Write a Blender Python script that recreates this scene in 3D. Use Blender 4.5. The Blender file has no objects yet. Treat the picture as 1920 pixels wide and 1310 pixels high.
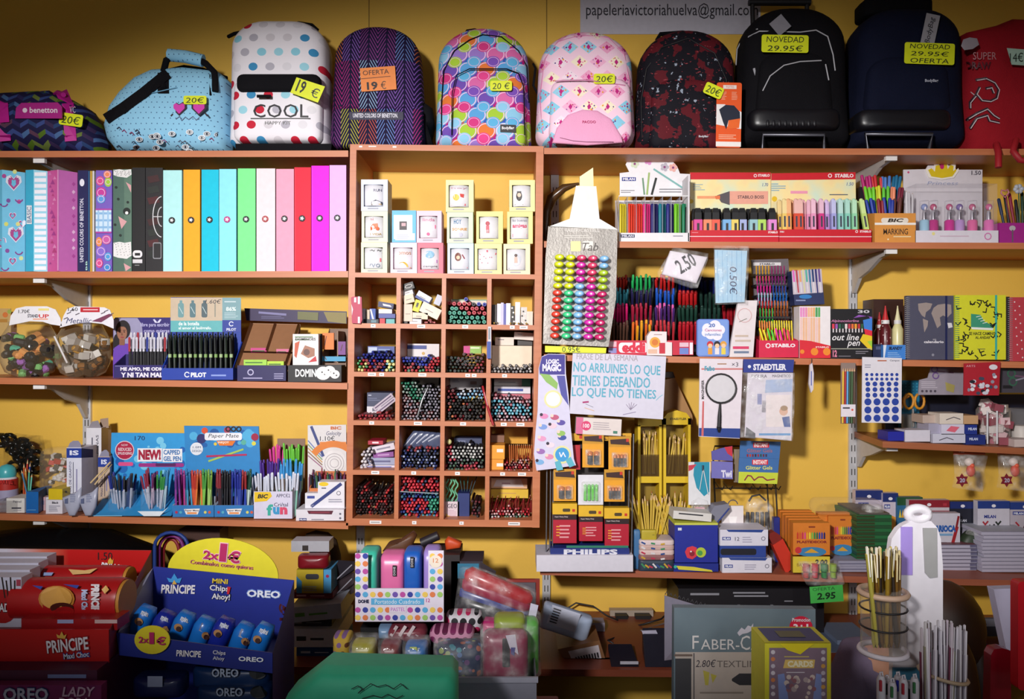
import bpy,math,random
from mathutils import Vector,Matrix
random.seed(11)
C=bpy.context.scene.collection
SC=bpy.context.scene
# ---------------------------------------------------------------- camera, light, exposure
F=1434.0;CY=-2.73;HZ=1.6          # focal length in px of the 1920 frame, camera depth and height
cam=bpy.data.objects.new('camera',bpy.data.cameras.new('camera'));C.objects.link(cam)
cam.location=(0,CY,HZ);cam.rotation_euler=(math.radians(90),0,0)
cam.data.sensor_width=36;cam.data.lens=F/1920*36;cam.data.clip_start=0.05
SC.camera=cam
SC.view_settings.view_transform='Standard';SC.view_settings.look='None'
SC.view_settings.exposure=0.0;SC.view_settings.gamma=1.0
SC.view_settings.use_curve_mapping=False
w=bpy.data.worlds.new('world');SC.world=w;w.use_nodes=True
w.node_tree.nodes['Background'].inputs[0].default_value=(0.78,0.86,1.0,1)
w.node_tree.nodes['Background'].inputs[1].default_value=0.22
def spot(name,loc,aim,watts,size,blend,rad,col):
    l=bpy.data.lights.new(name,'SPOT');l.energy=watts;l.spot_size=math.radians(size);l.spot_blend=blend
    l.shadow_soft_size=rad;l.color=col
    o=bpy.data.objects.new(name,l);C.objects.link(o);o.location=loc
    o.rotation_euler=(Vector(aim)-Vector(loc)).to_track_quat('-Z','Y').to_euler()
    return o
o=spot('added_spotlight',(-0.75,-3.35,2.25),(0.0,0,1.60),500,45,.9,0.10,(1.0,0.965,0.95));o.scale=(2.35,1,1)  # unseen key from the left, its oval beam shaped to darken top and bottom
o=spot('added_spotlight',(1.1,-3.3,1.9),(0.45,0,1.55),60,45,1.0,0.2,(1.0,0.97,0.97));o.scale=(1.4,1,1)  # unseen fill lamp added to brighten the right side

def X(px,Y):return(px-960)/F*(Y-CY)
def Z(py,Y):return HZ+(655-py)/F*(Y-CY)
def PX(x,Y):return 960+x*F/(Y-CY)
def PY(z,Y):return 655-(z-HZ)*F/(Y-CY)
# ---------------------------------------------------------------- materials
def lin(v):return v/12.92 if v<=.04045 else((v+.055)/1.055)**2.4
def rgb(h):
    h=h.lstrip('#')
    if len(h)==3:h=''.join(c*2 for c in h)
    return tuple(lin(int(h[i:i+2],16)/255)for i in(0,2,4))+(1,)
class G:
    """small node-graph helper"""
    def __init__(s,name,rough=.5,metal=0,spec=.5):
        s.m=bpy.data.materials.new(name);s.m.use_nodes=True;s.t=s.m.node_tree
        s.b=s.t.nodes['Principled BSDF'];s.b.inputs['Roughness'].default_value=rough
        s.b.inputs['Metallic'].default_value=metal
        s.b.inputs['Specular IOR Level'].default_value=spec
        co=s.n('ShaderNodeTexCoord');s.co=co.outputs['Object']
        sp=s.n('ShaderNodeSeparateXYZ');s.l(s.co,sp.inputs[0]);s.x,s.y,s.z=sp.outputs
    def n(s,ty):return s.t.nodes.new(ty)
    def l(s,a,b):
        if isinstance(a,(int,float)):b.default_value=a
        elif isinstance(a,tuple):b.default_value=a
        else:s.t.links.new(a,b)
    def k(s,op,a,b=0,c=0):
        q=s.n('ShaderNodeMath');q.operation=op
        for i,v in enumerate((a,b,c)):s.l(v,q.inputs[i])
        return q.outputs[0]
    def mix(s,f,a,b):
        q=s.n('ShaderNodeMix');q.data_type='RGBA'
        s.l(f,q.inputs[0]);s.l(a,q.inputs[6]);s.l(b,q.inputs[7]);return q.outputs[2]
    def ramp(s,f,cols,const=True,pos=None):
        q=s.n('ShaderNodeValToRGB');e=q.color_ramp.elements;n=len(cols)
        if const:q.color_ramp.interpolation='CONSTANT'
        while len(e)<n:e.new(0.5)
        for i,c in enumerate(cols):
            e[i].position=(pos[i]if pos else(i/n if const else i/(n-1))); 
        for i,c in enumerate(cols):e[i].color=rgb(c)
        s.l(f,q.inputs[0]);return q.outputs[0]
    def vec(s,x,y,z=0):
        q=s.n('ShaderNodeCombineXYZ')
        for i,v in enumerate((x,y,z)):s.l(v,q.inputs[i])
        return q.outputs[0]
    def white(s,v):
        q=s.n('ShaderNodeTexWhiteNoise');q.noise_dimensions='3D';s.l(v,q.inputs[0]);return q.outputs[0]
    def noise(s,scale,det=2,v=None,sc=None):
        q=s.n('ShaderNodeTexNoise');q.inputs['Scale'].default_value=scale;q.inputs['Detail'].default_value=det
        v=v or s.co
        if sc:
            mp=s.n('ShaderNodeMapping');mp.inputs['Scale'].default_value=sc;s.l(v,mp.inputs[0]);v=mp.outputs[0]
        s.l(v,q.inputs['Vector']);return q.outputs[0]
    def voro(s,scale,feat='F1',sc=None):
        q=s.n('ShaderNodeTexVoronoi');q.inputs['Scale'].default_value=scale;q.feature=feat
        v=s.co
        if sc:
            mp=s.n('ShaderNodeMapping');mp.inputs['Scale'].default_value=sc;s.l(v,mp.inputs[0]);v=mp.outputs[0]
        s.l(v,q.inputs['Vector']);return q
    def cells(s,sx,sz,stagger=True,ox=0,oz=0):
        v=s.k('DIVIDE',s.k('ADD',s.z,50+oz),sz);fv=s.k('FLOOR',v)
        u=s.k('DIVIDE',s.k('ADD',s.x,50+ox),sx)
        if stagger:u=s.k('ADD',u,s.k('MULTIPLY',s.k('MODULO',fv,2),.5))
        fu=s.k('FLOOR',u)
        return s.k('SUBTRACT',s.k('SUBTRACT',u,fu),.5),s.k('SUBTRACT',s.k('SUBTRACT',v,fv),.5),s.white(s.vec(fu,fv,3.1))
    def disc(s,u,v,r):
        return s.k('LESS_THAN',s.k('SQRT',s.k('ADD',s.k('MULTIPLY',u,u),s.k('MULTIPLY',v,v))),r)
    def out(s,col,bump=None,bs=.3):
        s.l(col,s.b.inputs['Base Color'])
        if bump is not None:
            q=s.n('ShaderNodeBump');q.inputs['Strength'].default_value=bs;q.inputs['Distance'].default_value=.003
            s.l(bump,q.inputs['Height']);s.l(q.outputs[0],s.b.inputs['Normal'])
        return s.m
_mc={}
def M(c,rough=.5,metal=0,alpha=1,spec=.5):
    """plain procedural material: a colour with a faint grain in it"""
    if not isinstance(c,str):return c
    key=(c,rough,metal,alpha,spec)
    if key in _mc:return _mc[key]
    g=G('mat_'+c.strip('#'),rough,metal,spec)
    r=rgb(c);d=tuple(v*.88 for v in r[:3])+(1,)
    g.out(g.mix(g.noise(60,1),d,r))
    if alpha<1:g.b.inputs['Alpha'].default_value=alpha
    _mc[key]=g.m;return g.m
def clear(alpha=.12,c='#ffffff',rough=.05):
    return M(c,rough,0,alpha,1.0)
def glass(c='#e8e4dc',lo=.10,hi=.75,key=None):
    k=('glass',c,lo,hi)
    if k in _mc:return _mc[k]
    g=G('clear_plastic',.05,0,1.0);lw=g.n('ShaderNodeLayerWeight');lw.inputs[0].default_value=.5
    g.l(g.k('ADD',g.k('MULTIPLY',g.k('POWER',lw.outputs[1],2.5),hi),lo),g.b.inputs['Alpha']);g.out(rgb(c));_mc[k]=g.m;return g.m
def film(key='film',c='#ffffff',lo=.06,hi=.75,sc=28):
    """crinkled cellophane: mostly clear, opaque along its folds"""
    if key in _mc:return _mc[key]
    g=G(key,.08,0,1.0);nz=g.noise(sc,4)
    a=g.k('MULTIPLY',g.k('POWER',nz,5),hi*11);g.l(g.k('MINIMUM',g.k('ADD',a,lo),.85),g.b.inputs['Alpha'])
    g.out(rgb(c),nz,1.0);_mc[key]=g.m;return g.m
def wood_mat(c1,c2,key,rough=.45):
    g=G(key,rough)
    n=g.noise(3.0,4,sc=(1.2,1.2,14));n2=g.noise(40,3,sc=(.12,.5,3))
    return g.out(g.mix(g.k('MULTIPLY',g.k('ADD',n,n2),.5),rgb(c1),rgb(c2)),n2,.05)
WOOD=wood_mat('#a65833','#d0865c','orange_wood')
DARKWOOD=wood_mat('#6b2f1c','#8a4630','dark_wood')
def fabric(c,key,c2=None):
    g=G('fabric_'+key,.85,0,.15);nz=g.noise(420,2)
    return g.out(g.mix(g.noise(9,3),rgb(c),rgb(c2 or c)),g.k('ADD',nz,g.k('MULTIPLY',g.noise(14,3),4)),.5)
# ---------------------------------------------------------------- glyphs
_gl={}
def glyphs(s,bold=0.0,shear=0.0):
    key=(s,bold,shear)
    if key not in _gl:
        cu=bpy.data.curves.new('tmp','FONT');cu.body=s;cu.size=1;cu.resolution_u=2
        cu.offset=bold;cu.shear=shear;cu.fill_mode='FRONT'
        ob=bpy.data.objects.new('tmp',cu);C.objects.link(ob)
        me=bpy.data.meshes.new_from_object(ob)
        vs=[(v.co.x,v.co.y)for v in me.vertices];fs=[tuple(p.vertices)for p in me.polygons]
        bpy.data.objects.remove(ob);bpy.data.meshes.remove(me);bpy.data.curves.remove(cu)
        if not vs:vs=[(0,0),(1,0),(0,1)]
        x0=min(v[0]for v in vs);x1=max(v[0]for v in vs);y0=min(v[1]for v in vs);y1=max(v[1]for v in vs)
        _gl[key]=([((x-x0)/max(x1-x0,1e-6),(y-y0)/max(y1-y0,1e-6))for x,y in vs],fs)
    return _gl[key]
# ---------------------------------------------------------------- mesh builder working on depth planes
class MB:
    def __init__(s,Y=-.28):
        s.Y=Y;s.v=[];s.f=[];s.fm=[];s.fs=[];s.ms=[];s.r=None;s.bev=0;s.dc=0
    def mi(s,c):
        m=M(c)
        if m not in s.ms:s.ms.append(m)
        return s.ms.index(m)
    def p(s,px,py,Y=None,lift=0):
        """a point of the plane Y (metres) seen at px, py"""
        if s.r:
            cx,cy,a=s.r[:3];a=math.radians(a);dx,dy=px-cx,py-cy
            px=cx+dx*math.cos(a)-dy*math.sin(a);py=cy+dx*math.sin(a)+dy*math.cos(a)
        y=s.Y if Y is None else Y
        if callable(y):y=y(px,py)
        if lift or s.dc:lift+=s.dc*.00001
        return Vector((X(px,y),y-lift,Z(py,y)))
    def add(s,vs,fs,c,smooth=False):
        b=len(s.v);s.v+=[Vector(q)for q in vs];i=s.mi(c)
        for f in fs:s.f.append([b+k for k in f]);s.fm.append(i);s.fs.append(smooth)
        return s
    def R(s,x0,y0,x1,y1,c,lift=.0008,Y=None):
        s.dc+=1
        return s.add([s.p(*q,Y,lift)for q in((x0,y1),(x1,y1),(x1,y0),(x0,y0))],[(0,1,2,3)],c)
    def P(s,pts,c,lift=.0008,Y=None):
        a=sum(pts[i-1][0]*pts[i][1]-pts[i][0]*pts[i-1][1]for i in range(len(pts)))
        if a>0:pts=pts[::-1]
        s.dc+=1
        return s.add([s.p(x,y,Y,lift)for x,y in pts],[tuple(range(len(pts)))],c)
    def D(s,cx,cy,r,c,lift=.0008,ry=None,n=18,Y=None,a0=0,a1=360):
        ry=ry or r
        pts=[(cx+r*math.cos(math.radians(a0+(a1-a0)*i/n)),cy+ry*math.sin(math.radians(a0+(a1-a0)*i/n)))for i in range(n if a1-a0==360 else n+1)]
        return s.P(pts,c,lift,Y)
    def L(s,pts,wd,c,lift=.001,Y=None):
        """drawn line of width wd px through pts"""
        for(xa,ya),(xb,yb)in zip(pts,pts[1:]):
            d=math.hypot(xb-xa,yb-ya)or 1;nx,ny=-(yb-ya)/d*wd/2,(xb-xa)/d*wd/2
            ex,ey=(xb-xa)/d*wd*.25,(yb-ya)/d*wd*.25
            s.P([(xa+nx-ex,ya+ny-ey),(xb+nx+ex,yb+ny+ey),(xb-nx+ex,yb-ny+ey),(xa-nx-ex,ya-ny-ey)],c,lift,Y)
        return s
    def ring(s,cx,cy,r,wd,c,lift=.001,Y=None,ry=None,a0=0,a1=360,n=20):
        ry=ry or r
        pts=[(cx+r*math.cos(math.radians(a0+(a1-a0)*i/n)),cy+ry*math.sin(math.radians(a0+(a1-a0)*i/n)))for i in range(n+1)]
        return s.L(pts,wd,c,lift,Y)
    def t(s,txt,x0,y0,x1,y1,c='#111',lift=.0012,Y=None,bold=0,sh=0,rot=0):
        """lettering filling the given box (rot: 90 reads upwards, -90 downwards, else degrees of tilt)"""
        s.dc+=1;vs,fs=glyphs(txt,bold,sh);out=[]
        for u,v in vs:
            if rot==90:px,py=x0+(1-v)*(x1-x0),y1-u*(y1-y0)
            elif rot==-90:px,py=x0+v*(x1-x0),y0+u*(y1-y0)
            elif rot==180:px,py=x1-u*(x1-x0),y0+v*(y1-y0)
            else:
                px,py=x0+u*(x1-x0),y1-v*(y1-y0)
                if rot:
                    cx,cy,a=(x0+x1)/2,(y0+y1)/2,math.radians(rot);dx,dy=px-cx,py-cy
                    px,py=cx+dx*math.cos(a)-dy*math.sin(a),cy+dx*math.sin(a)+dy*math.cos(a)
            out.append(s.p(px,py,Y,lift))
        return s.add(out,fs,c)
    def LN(s,x0,y0,x1,y1,n,c='#556',wd=None,jit=.35,lift=.001,Y=None):
        """rows of illegible small print"""
        h=(y1-y0)/n;wd=wd or h*.4
        for i in range(n):
            y=y0+h*(i+.5);e=x1-(x1-x0)*random.random()*jit
            s.R(x0,y-wd/2,e,y+wd/2,c,lift,Y)
        return s
    def B(s,x0,y0,x1,y1,dep,c,Y=None,side=None,top=None,k=1.0):
        """box with its front face on plane Y, dep metres deep"""
        s.dc=0
        a=[s.p(*q,Y)for q in((x0,y1),(x1,y1),(x1,y0),(x0,y0))]
        b=[q+Vector((0,dep,0))for q in a]
        s.add(a+b,[(0,1,2,3)],c)
        s.add(a+b,[(5,4,7,6),(0,3,7,4),(2,1,5,6)],side or c)
        s.add(a+b,[(3,2,6,7),(1,0,4,5)],top or side or c)
        return s
    def K(s,x0,y0,x1,y1,dep,c,Y=None,inside=None,th=.003,lip=None,yb=None):
        """open-topped tray: front height from y0, back height from yb"""
        Y=s.Y if Y is None else Y
        yb=y0 if yb is None else yb
        inside=inside or c
        a=[s.p(*q,Y)for q in((x0,y1),(x1,y1),(x1,y0),(x0,y0))]
        zb=Z(yb,Y);D=Vector((0,dep,0))
        o=[a[0],a[1],a[2],a[3],a[0]+D,a[1]+D,Vector((a[1].x,a[1].y+dep,zb)),Vector((a[0].x,a[0].y+dep,zb))]
        i=[Vector((v.x+(th if k in(0,3,4,7)else-th),v.y+(th if k<4 else-th),v.z+(th if k in(0,1,4,5)else 0)))for k,v in enumerate(o)]
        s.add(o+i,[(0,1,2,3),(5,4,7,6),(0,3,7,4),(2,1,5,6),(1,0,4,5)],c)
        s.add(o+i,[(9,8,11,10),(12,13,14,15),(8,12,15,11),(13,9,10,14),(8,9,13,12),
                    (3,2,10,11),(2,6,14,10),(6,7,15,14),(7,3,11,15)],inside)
        return s
    def PR(s,pts,dep,c,Y=None,side=None,smooth=False):
        a=sum(pts[i-1][0]*pts[i][1]-pts[i][0]*pts[i-1][1]for i in range(len(pts)))
        if a>0:pts=pts[::-1]
        s.dc=0;n=len(pts);f=[s.p(x,y,Y)for x,y in pts];b=[q+Vector((0,dep,0))for q in f]
        s.add(f+b,[tuple(range(n))],c)
        s.add(f+b,[tuple(range(2*n-1,n-1,-1))],side or c)
        s.add(f+b,[(i,n+i,n+(i+1)%n,(i+1)%n)for i in range(n)],side or c,smooth)
        return s
    def TB(s,pts,r,c,n=8,px=True,taper=None,closed=False):
        """tube through pts; r in metres (number or one per point)"""
        P=[s.p(*q)if px else Vector(q)for q in pts];m=len(P)
        rs=list(r)if isinstance(r,(list,tuple))else[r]*m
        vs=[];up=None
        for i,q in enumerate(P):
            d=(P[(i+1)%m]-P[i-1])if closed else(P[min(i+1,m-1)]-P[max(i-1,0)])
            d=d.normalized()if d.length>1e-9 else Vector((0,0,1))
            if up is None:up=d.orthogonal().normalized()
            up=(up-d*up.dot(d));up=up.normalized()if up.length>1e-6 else d.orthogonal().normalized()
            w_=d.cross(up)
            vs+=[q+(up*math.cos(2*math.pi*k/n)+w_*math.sin(2*math.pi*k/n))*rs[i]for k in range(n)]
        fs=[(i*n+k,i*n+(k+1)%n,(i+1)%m*n+(k+1)%n,(i+1)%m*n+k)for i in range(m if closed else m-1)for k in range(n)]
        s.add(vs,fs,c,True)
        if not closed:s.add(vs,[tuple(range(n-1,-1,-1)),tuple(range((m-1)*n,m*n))],c)
        return s
    def LA(s,x,y,z,prof,c,n=24,ax='z',sx=1,sy=1):
        """turned shape: prof = [(radius, height)] metres about a vertical axis at x, y, z"""
        vs=[]
        for r,h in prof:
            for k in range(n):
                a=2*math.pi*k/n
                if ax=='z':vs.append((x+r*math.cos(a)*sx,y+r*math.sin(a)*sy,z+h))
                else:vs.append((x+r*math.cos(a)*sx,y-h,z+r*math.sin(a)*sy))
        m=len(prof)
        if ax=='z':fs=[(i*n+k,i*n+(k+1)%n,(i+1)*n+(k+1)%n,(i+1)*n+k)for i in range(m-1)for k in range(n)]
        else:fs=[(i*n+k,i*n+(k+1)%n,(i+1)*n+(k+1)%n,(i+1)*n+k)for i in range(m-1)for k in range(n)]
        s.add(vs,fs,c,True)
        if prof[0][0]>1e-5:s.add(vs[:n],[tuple(range(n-1,-1,-1))],c)
        if prof[-1][0]>1e-5:s.add(vs[-n:],[tuple(range(n))],c)
        return s
    def EL(s,x,y,z,rx,ry,rz,c,n=14,m=8):
        vs=[]; 
        for i in range(m+1):
            t_=math.pi*i/m
            for k in range(n):
                a=2*math.pi*k/n;vs.append((x+rx*math.sin(t_)*math.cos(a),y+ry*math.sin(t_)*math.sin(a),z-rz*math.cos(t_)))
        s.add(vs,[(i*n+k,i*n+(k+1)%n,(i+1)*n+(k+1)%n,(i+1)*n+k)for i in range(m)for k in range(n)],c,True)
        return s
    def WB(s,x0,x1,y0,y1,z0,z1,c):
        vs=[(x0,y0,z0),(x1,y0,z0),(x1,y0,z1),(x0,y0,z1),(x0,y1,z0),(x1,y1,z0),(x1,y1,z1),(x0,y1,z1)]
        s.add(vs,[(0,1,2,3),(5,4,7,6),(0,3,7,4),(2,1,5,6),(3,2,6,7),(1,0,4,5)],c);return s
    def IN(s,pts,front,back,c,Y=None,n=3.0,lump=0.0,seed=0):
        """pillow: the outline swollen towards the viewer by front and away by back metres; returns its front depth"""
        Y=s.Y if Y is None else Y
        O=[s.p(x,y,Y)for x,y in pts];m=len(O)
        cx=(min(q.x for q in O)+max(q.x for q in O))/2;cz=(min(q.z for q in O)+max(q.z for q in O))/2
        S=[1,.985,.95,.89,.8,.68,.52,.35,.18,.001]
        ph=random.Random(seed);w1,w2,w3=ph.uniform(0,6),ph.uniform(0,6),ph.uniform(14,24)
        def dep(sc,x,z,B):
            h=(1-min(sc,1)**n)**(1/n)
            return B*h*(1+lump*(math.sin(w3*x+w1)*math.cos(w3*1.3*z+w2))*(1-.0))
        vs=[]; 
        for sc in S:
            for q in O:
                x,z=cx+(q.x-cx)*sc,cz+(q.z-cz)*sc;vs.append((x,Y-dep(sc,x-cx,z-cz,front),z))
        fs=[(i*m+k,(i+1)*m+k,(i+1)*m+(k+1)%m,i*m+(k+1)%m)for i in range(len(S)-1)for k in range(m)]
        a=sum(pts[i-1][0]*pts[i][1]-pts[i][0]*pts[i-1][1]for i in range(m))
        if a<0:fs=[f[::-1]for f in fs]
        s.add(vs,fs,c,True)
        vb=[]
        for sc in S:
            for q in O:
                x,z=cx+(q.x-cx)*sc,cz+(q.z-cz)*sc;vb.append((x,Y+dep(sc,x-cx,z-cz,back),z))
        s.add(vb,[f[::-1]for f in fs],c,True)
        tab=sorted((math.atan2(q.z-cz,q.x-cx),math.hypot(q.x-cx,q.z-cz))for q in O)
        tab=[(tab[-1][0]-2*math.pi,tab[-1][1])]+tab+[(tab[0][0]+2*math.pi,tab[0][1])]
        def yf(px,py):
            y=Y-front
            for _ in range(3):
                x,z=X(px,y),Z(py,y);a=math.atan2(z-cz,x-cx);d=math.hypot(x-cx,z-cz);R0=tab[-1][1]
                for(a0,r0),(a1,r1)in zip(tab,tab[1:]):
                    if a0<=a<=a1:R0=r0+(r1-r0)*(a-a0)/max(a1-a0,1e-6);break
                y=Y-dep(min(d/R0,1),x-cx,z-cz,front)
            return y-.001
        return yf
    def build(s,name,parent,org):
        me=bpy.data.meshes.new(name)
        me.from_pydata([tuple(v-org)for v in s.v],[],s.f)
        for m in s.ms:me.materials.append(m)
        me.polygons.foreach_set('material_index',s.fm);me.polygons.foreach_set('use_smooth',s.fs);me.update()
        o=bpy.data.objects.new(name,me);C.objects.link(o)
        if parent:o.parent=parent
        else:o.location=org
        if s.bev:
            b=o.modifiers.new('edge','BEVEL');b.width=s.bev;b.segments=2;b.limit_method='ANGLE';b.angle_limit=.6
        return o
BR=(('Paper Mate','bubble-print'),('BIC Marking','orange'),('BIC Cristal fun','yellow-cornered'),('BIC fun','yellow-cornered'),('BIC','orange-arc'),('PILOT','white-logo'),('STABILO','red-logo'),('Milan','navy-logo'),('Faber-Castell Textliner','highlighter'),
      ('Carioca','blue-lettered'),('PHILIPS','blue-fronted'),('OREO and Lady','two-panel'),('OREO','cookie-print'),('PRINCIPE','star-topped'),('STAEDTLER ',''),('edding ',''))
def tag(o,label,cat,group=None,kind=None):
    for a,b in BR:label=label and label.replace(a,b);group=group and group.replace(a,b)
    if label:o['label']=label
    if cat:o['category']=cat
    if group:o['group']=group
    if kind:o['kind']=kind
    return o
class T:
    """a thing: parts added with .q(), finished with .end()"""
    def __init__(s,name,label,cat,Y=-.28,on=None,group=None,kind=None,r=None):
        s.a=(name,label,cat,group,kind);s.Y=Y;s.on=on;s.ps=[];s.rr=r
    def q(s,name='body',parent=None,label=None,bev=0,Y=None):
        m=MB(s.Y if Y is None else Y);m.r=s.rr;m.bev=bev;m.nm=name;m.pa=parent;m.lb=label
        s.ps.append(m);return m
    def end(s,dz=0):
        name,label,cat,group,kind=s.a
        vs=[v for m in s.ps for v in m.v]
        x0,x1=min(v.x for v in vs),max(v.x for v in vs);y0,y1=min(v.y for v in vs),max(v.y for v in vs);z0=min(v.z for v in vs)
        org=Vector(((x0+x1)/2,(y0+y1)/2,z0))
        if s.on is not None:
            z=s.on if not callable(s.on)else max(s.on(x0),s.on(x1));dz=z+.0006-z0
            if callable(s.on)and dz>0:
                for m in s.ps:
                    for v in m.v:v.z=max(v.z,z+.0006)
                org.z=z+.0006;dz=0
        if len(s.ps)==1:
            root=s.ps[0].build(name,None,org)
        else:
            root=bpy.data.objects.new(name,None);C.objects.link(root);root.location=org;root.empty_display_size=.05
            for m in s.ps:
                m.ob=m.build(m.nm,m.pa.ob if m.pa else root,org)
                if m.lb:m.ob['label']=m.lb
        root.location.z+=dz;s.dz=dz
        tag(root,label,cat,group,kind);s.root=root;s.top=max(v.z for v in vs)+dz
        return root
def dup(root,loc=None,label=None,rot=None):
    r=root.copy();C.objects.link(r)
    if loc is not None:r.location=loc
    if rot is not None:r.rotation_euler=rot
    if label:r['label']=label
    for ch in root.children:
        c=ch.copy();C.objects.link(c);c.parent=r
        for g in ch.children:
            d=g.copy();C.objects.link(d);d.parent=c
    return r
def struct(name,fn,kind='structure'):
    t_=T(name,None,None,0,kind=kind);fn(t_.q());o=t_.end()
    return o
# ---------------------------------------------------------------- shared pen meshes (local z runs from tip to head)
_pm={}
def penmesh(kind,c,c2='#ddd'):
    key=(kind,c,c2)
    if key in _pm:return _pm[key]
    m=MB();n=8
    def la(prof,col,nn=n):m.LA(0,0,0,prof,col,nn)
    if kind=='stick':       # capped ballpoint, cap uppermost
        la([(.0008,0),(.0036,.012),(.0036,.09)],c2);la([(.0043,.088),(.0045,.142),(.003,.146)],c)
        m.WB(-.0012,.0012,-.0066,-.0046,.095,.14,c)
    elif kind=='click':     # retractable pen, button uppermost
        la([(.0008,0),(.0045,.014),(.005,.05)],c2);la([(.005,.05),(.0048,.13),(.0026,.131),(.0026,.142)],c)
        m.WB(-.0013,.0013,-.0078,-.006,.085,.132,c2)
    elif kind=='felt':      # fibre pen, cap uppermost
        la([(.0045,0),(.0047,.105)],c2);la([(.005,.1),(.0048,.145),(.003,.15)],c)
    elif kind=='marker':
        la([(.0085,0),(.0088,.085)],c2);la([(.0092,.083),(.0088,.128),(.006,.133)],c)
    elif kind=='pencil':    # point uppermost
        m.LA(0,0,0,[(.0036,0),(.0036,.006)],'#b9a77a',6);m.LA(0,0,0,[(.0037,.006),(.0037,.158)],c,6)
        m.LA(0,0,0,[(.0036,.158),(.0012,.171)],'#e3c08e',6);m.LA(0,0,0,[(.0012,.171),(.0003,.176)],c2,6)
    elif kind=='head':      # pen lying towards the viewer, only its end shows: z runs to the visible end
        la([(.0044,0),(.0048,.128),(.0044,.136)],c);la([(.0021,.136),(.0018,.139),(.0001,.1392)],c2)
    elif kind=='thin':
        la([(.003,0),(.0033,.13),(.002,.136)],c);m.LA(0,0,0,[(.0012,.136),(.001,.1385)],c2,5)
    elif kind=='hl':        # fat highlighter, black cap uppermost
        m.add([(x*.0135,y*.0085,z)for z in(0,.062)for x,y in((-1,-1),(1,-1),(1,1),(-1,1))],
              [(0,1,5,4),(1,2,6,5),(2,3,7,6),(3,0,4,7),(3,2,1,0),(4,5,6,7)],c)
        m.WB(-.004,.004,-.009,-.0087,.012,.05,'#333')
        m.add([(x*w_,y*.008*w_/.011,z)for z,w_ in((.062,.0115),(.085,.011),(.1,.0075))for x,y in((-1,-1),(1,-1),(1,1),(-1,1))],
              [(0,1,5,4),(1,2,6,5),(2,3,7,6),(3,0,4,7),(4,5,9,8),(5,6,10,9),(6,7,11,10),(7,4,8,11),(8,9,10,11)],'#17171a')
    elif kind=='flat':      # slim flat highlighter
        for z0,z1,w_,cc in((0,.07,.0085,c),(.07,.118,.0078,c2)):
            m.WB(-w_,w_,-.005,.005,z0,z1,cc)
        m.LA(0,0,0,[(.0078,.118),(.006,.124),(.002,.126)],c2,10,sy=.6)
        m.WB(-.003,.003,-.0055,-.005,.02,.06,'#445')
    me=bpy.data.meshes.new(kind);me.from_pydata([tuple(v)for v in m.v],[],m.f)
    for q in m.ms:me.materials.append(q)
    me.polygons.foreach_set('material_index',m.fm);me.polygons.foreach_set('use_smooth',m.fs);me.update()
    _pm[key]=me;return me
def pen(kind,name,a,b,c,c2,label,cat,group,sc=1.0,roll=0):
    """a pen whose low end is at world point a and which points to b"""
    o=bpy.data.objects.new(name,penmesh(kind,c,c2));C.objects.link(o);a=Vector(a);d=Vector(b)-a
    o.rotation_mode='QUATERNION';qq=d.to_track_quat('Z','Y')
    fr=qq@Vector((0,-1,0))
    # turn the clip or print towards the viewer
    dn=d.normalized();tgt=Vector((0,-1,0));tgt=(tgt-dn*tgt.dot(dn))
    if tgt.length>1e-3:
        z_=dn;y_=-tgt.normalized();x_=y_.cross(z_)
        qq=Matrix((x_,y_,z_)).transposed().to_quaternion()
    o.rotation_quaternion=qq;o.location=a;o.scale=(sc,sc,sc)
    return tag(o,label,cat,group)
def ppen(kind,name,p0,p1,c,c2,label,cat,group,sc=1.0):
    """pen from (px, py, Y) to (px, py, Y), p0 its low end"""
    a=Vector((X(p0[0],p0[2]),p0[2],Z(p0[1],p0[2])));b=Vector((X(p1[0],p1[2]),p1[2],Z(p1[1],p1[2])))
    o=pen(kind,name,a,b,c,c2,label,cat,group,sc);o.scale=(sc,sc,min((b-a).length/PL[kind],1.35));return o
def dome(x0,y0,x1,y1,top=.42,bot=.1,tap=.06,n=9):
    """bag outline: rounded shoulders, small rounded bottom corners, slightly narrower above"""
    w_,h=x1-x0,y1-y0;pts=[]
    rt=top*w_;rb=bot*w_;tx=tap*w_
    def arc(cx,cy,rx,ry,a0,a1):
        for i in range(n+1):
            a=math.radians(a0+(a1-a0)*i/n);pts.append((cx+rx*math.cos(a),cy-ry*math.sin(a)))
    arc(x1-tx-rt,y0+rt*.8,rt,rt*.8,0,90);arc(x0+tx+rt,y0+rt*.8,rt,rt*.8,90,180)
    for i in range(1,5):pts.append((x0+tx*(1-i/5),y0+rt*.8+(y1-rb-y0-rt*.8)*i/5))
    arc(x0+rb,y1-rb,rb,rb,180,270);arc(x1-rb,y1-rb,rb,rb,270,360)
    for i in range(1,5):pts.append((x1-tx*i/5,y1-rb-(y1-rb-y0-rt*.8)*i/5))
    return pts
def rr(x0,y0,x1,y1,r,n=4):
    pts=[]
    for cx,cy,a0 in((x1-r,y0+r,0),(x0+r,y0+r,90),(x0+r,y1-r,180),(x1-r,y1-r,270)):
        for i in range(n+1):
            a=math.radians(a0+90*i/n);pts.append((cx+r*math.cos(a),cy-r*math.sin(a)))
    return pts
PL={'stick':.146,'click':.142,'felt':.15,'marker':.133,'pencil':.176,'hl':.1,'flat':.126,'thin':.1385,'head':.1392}
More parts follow.
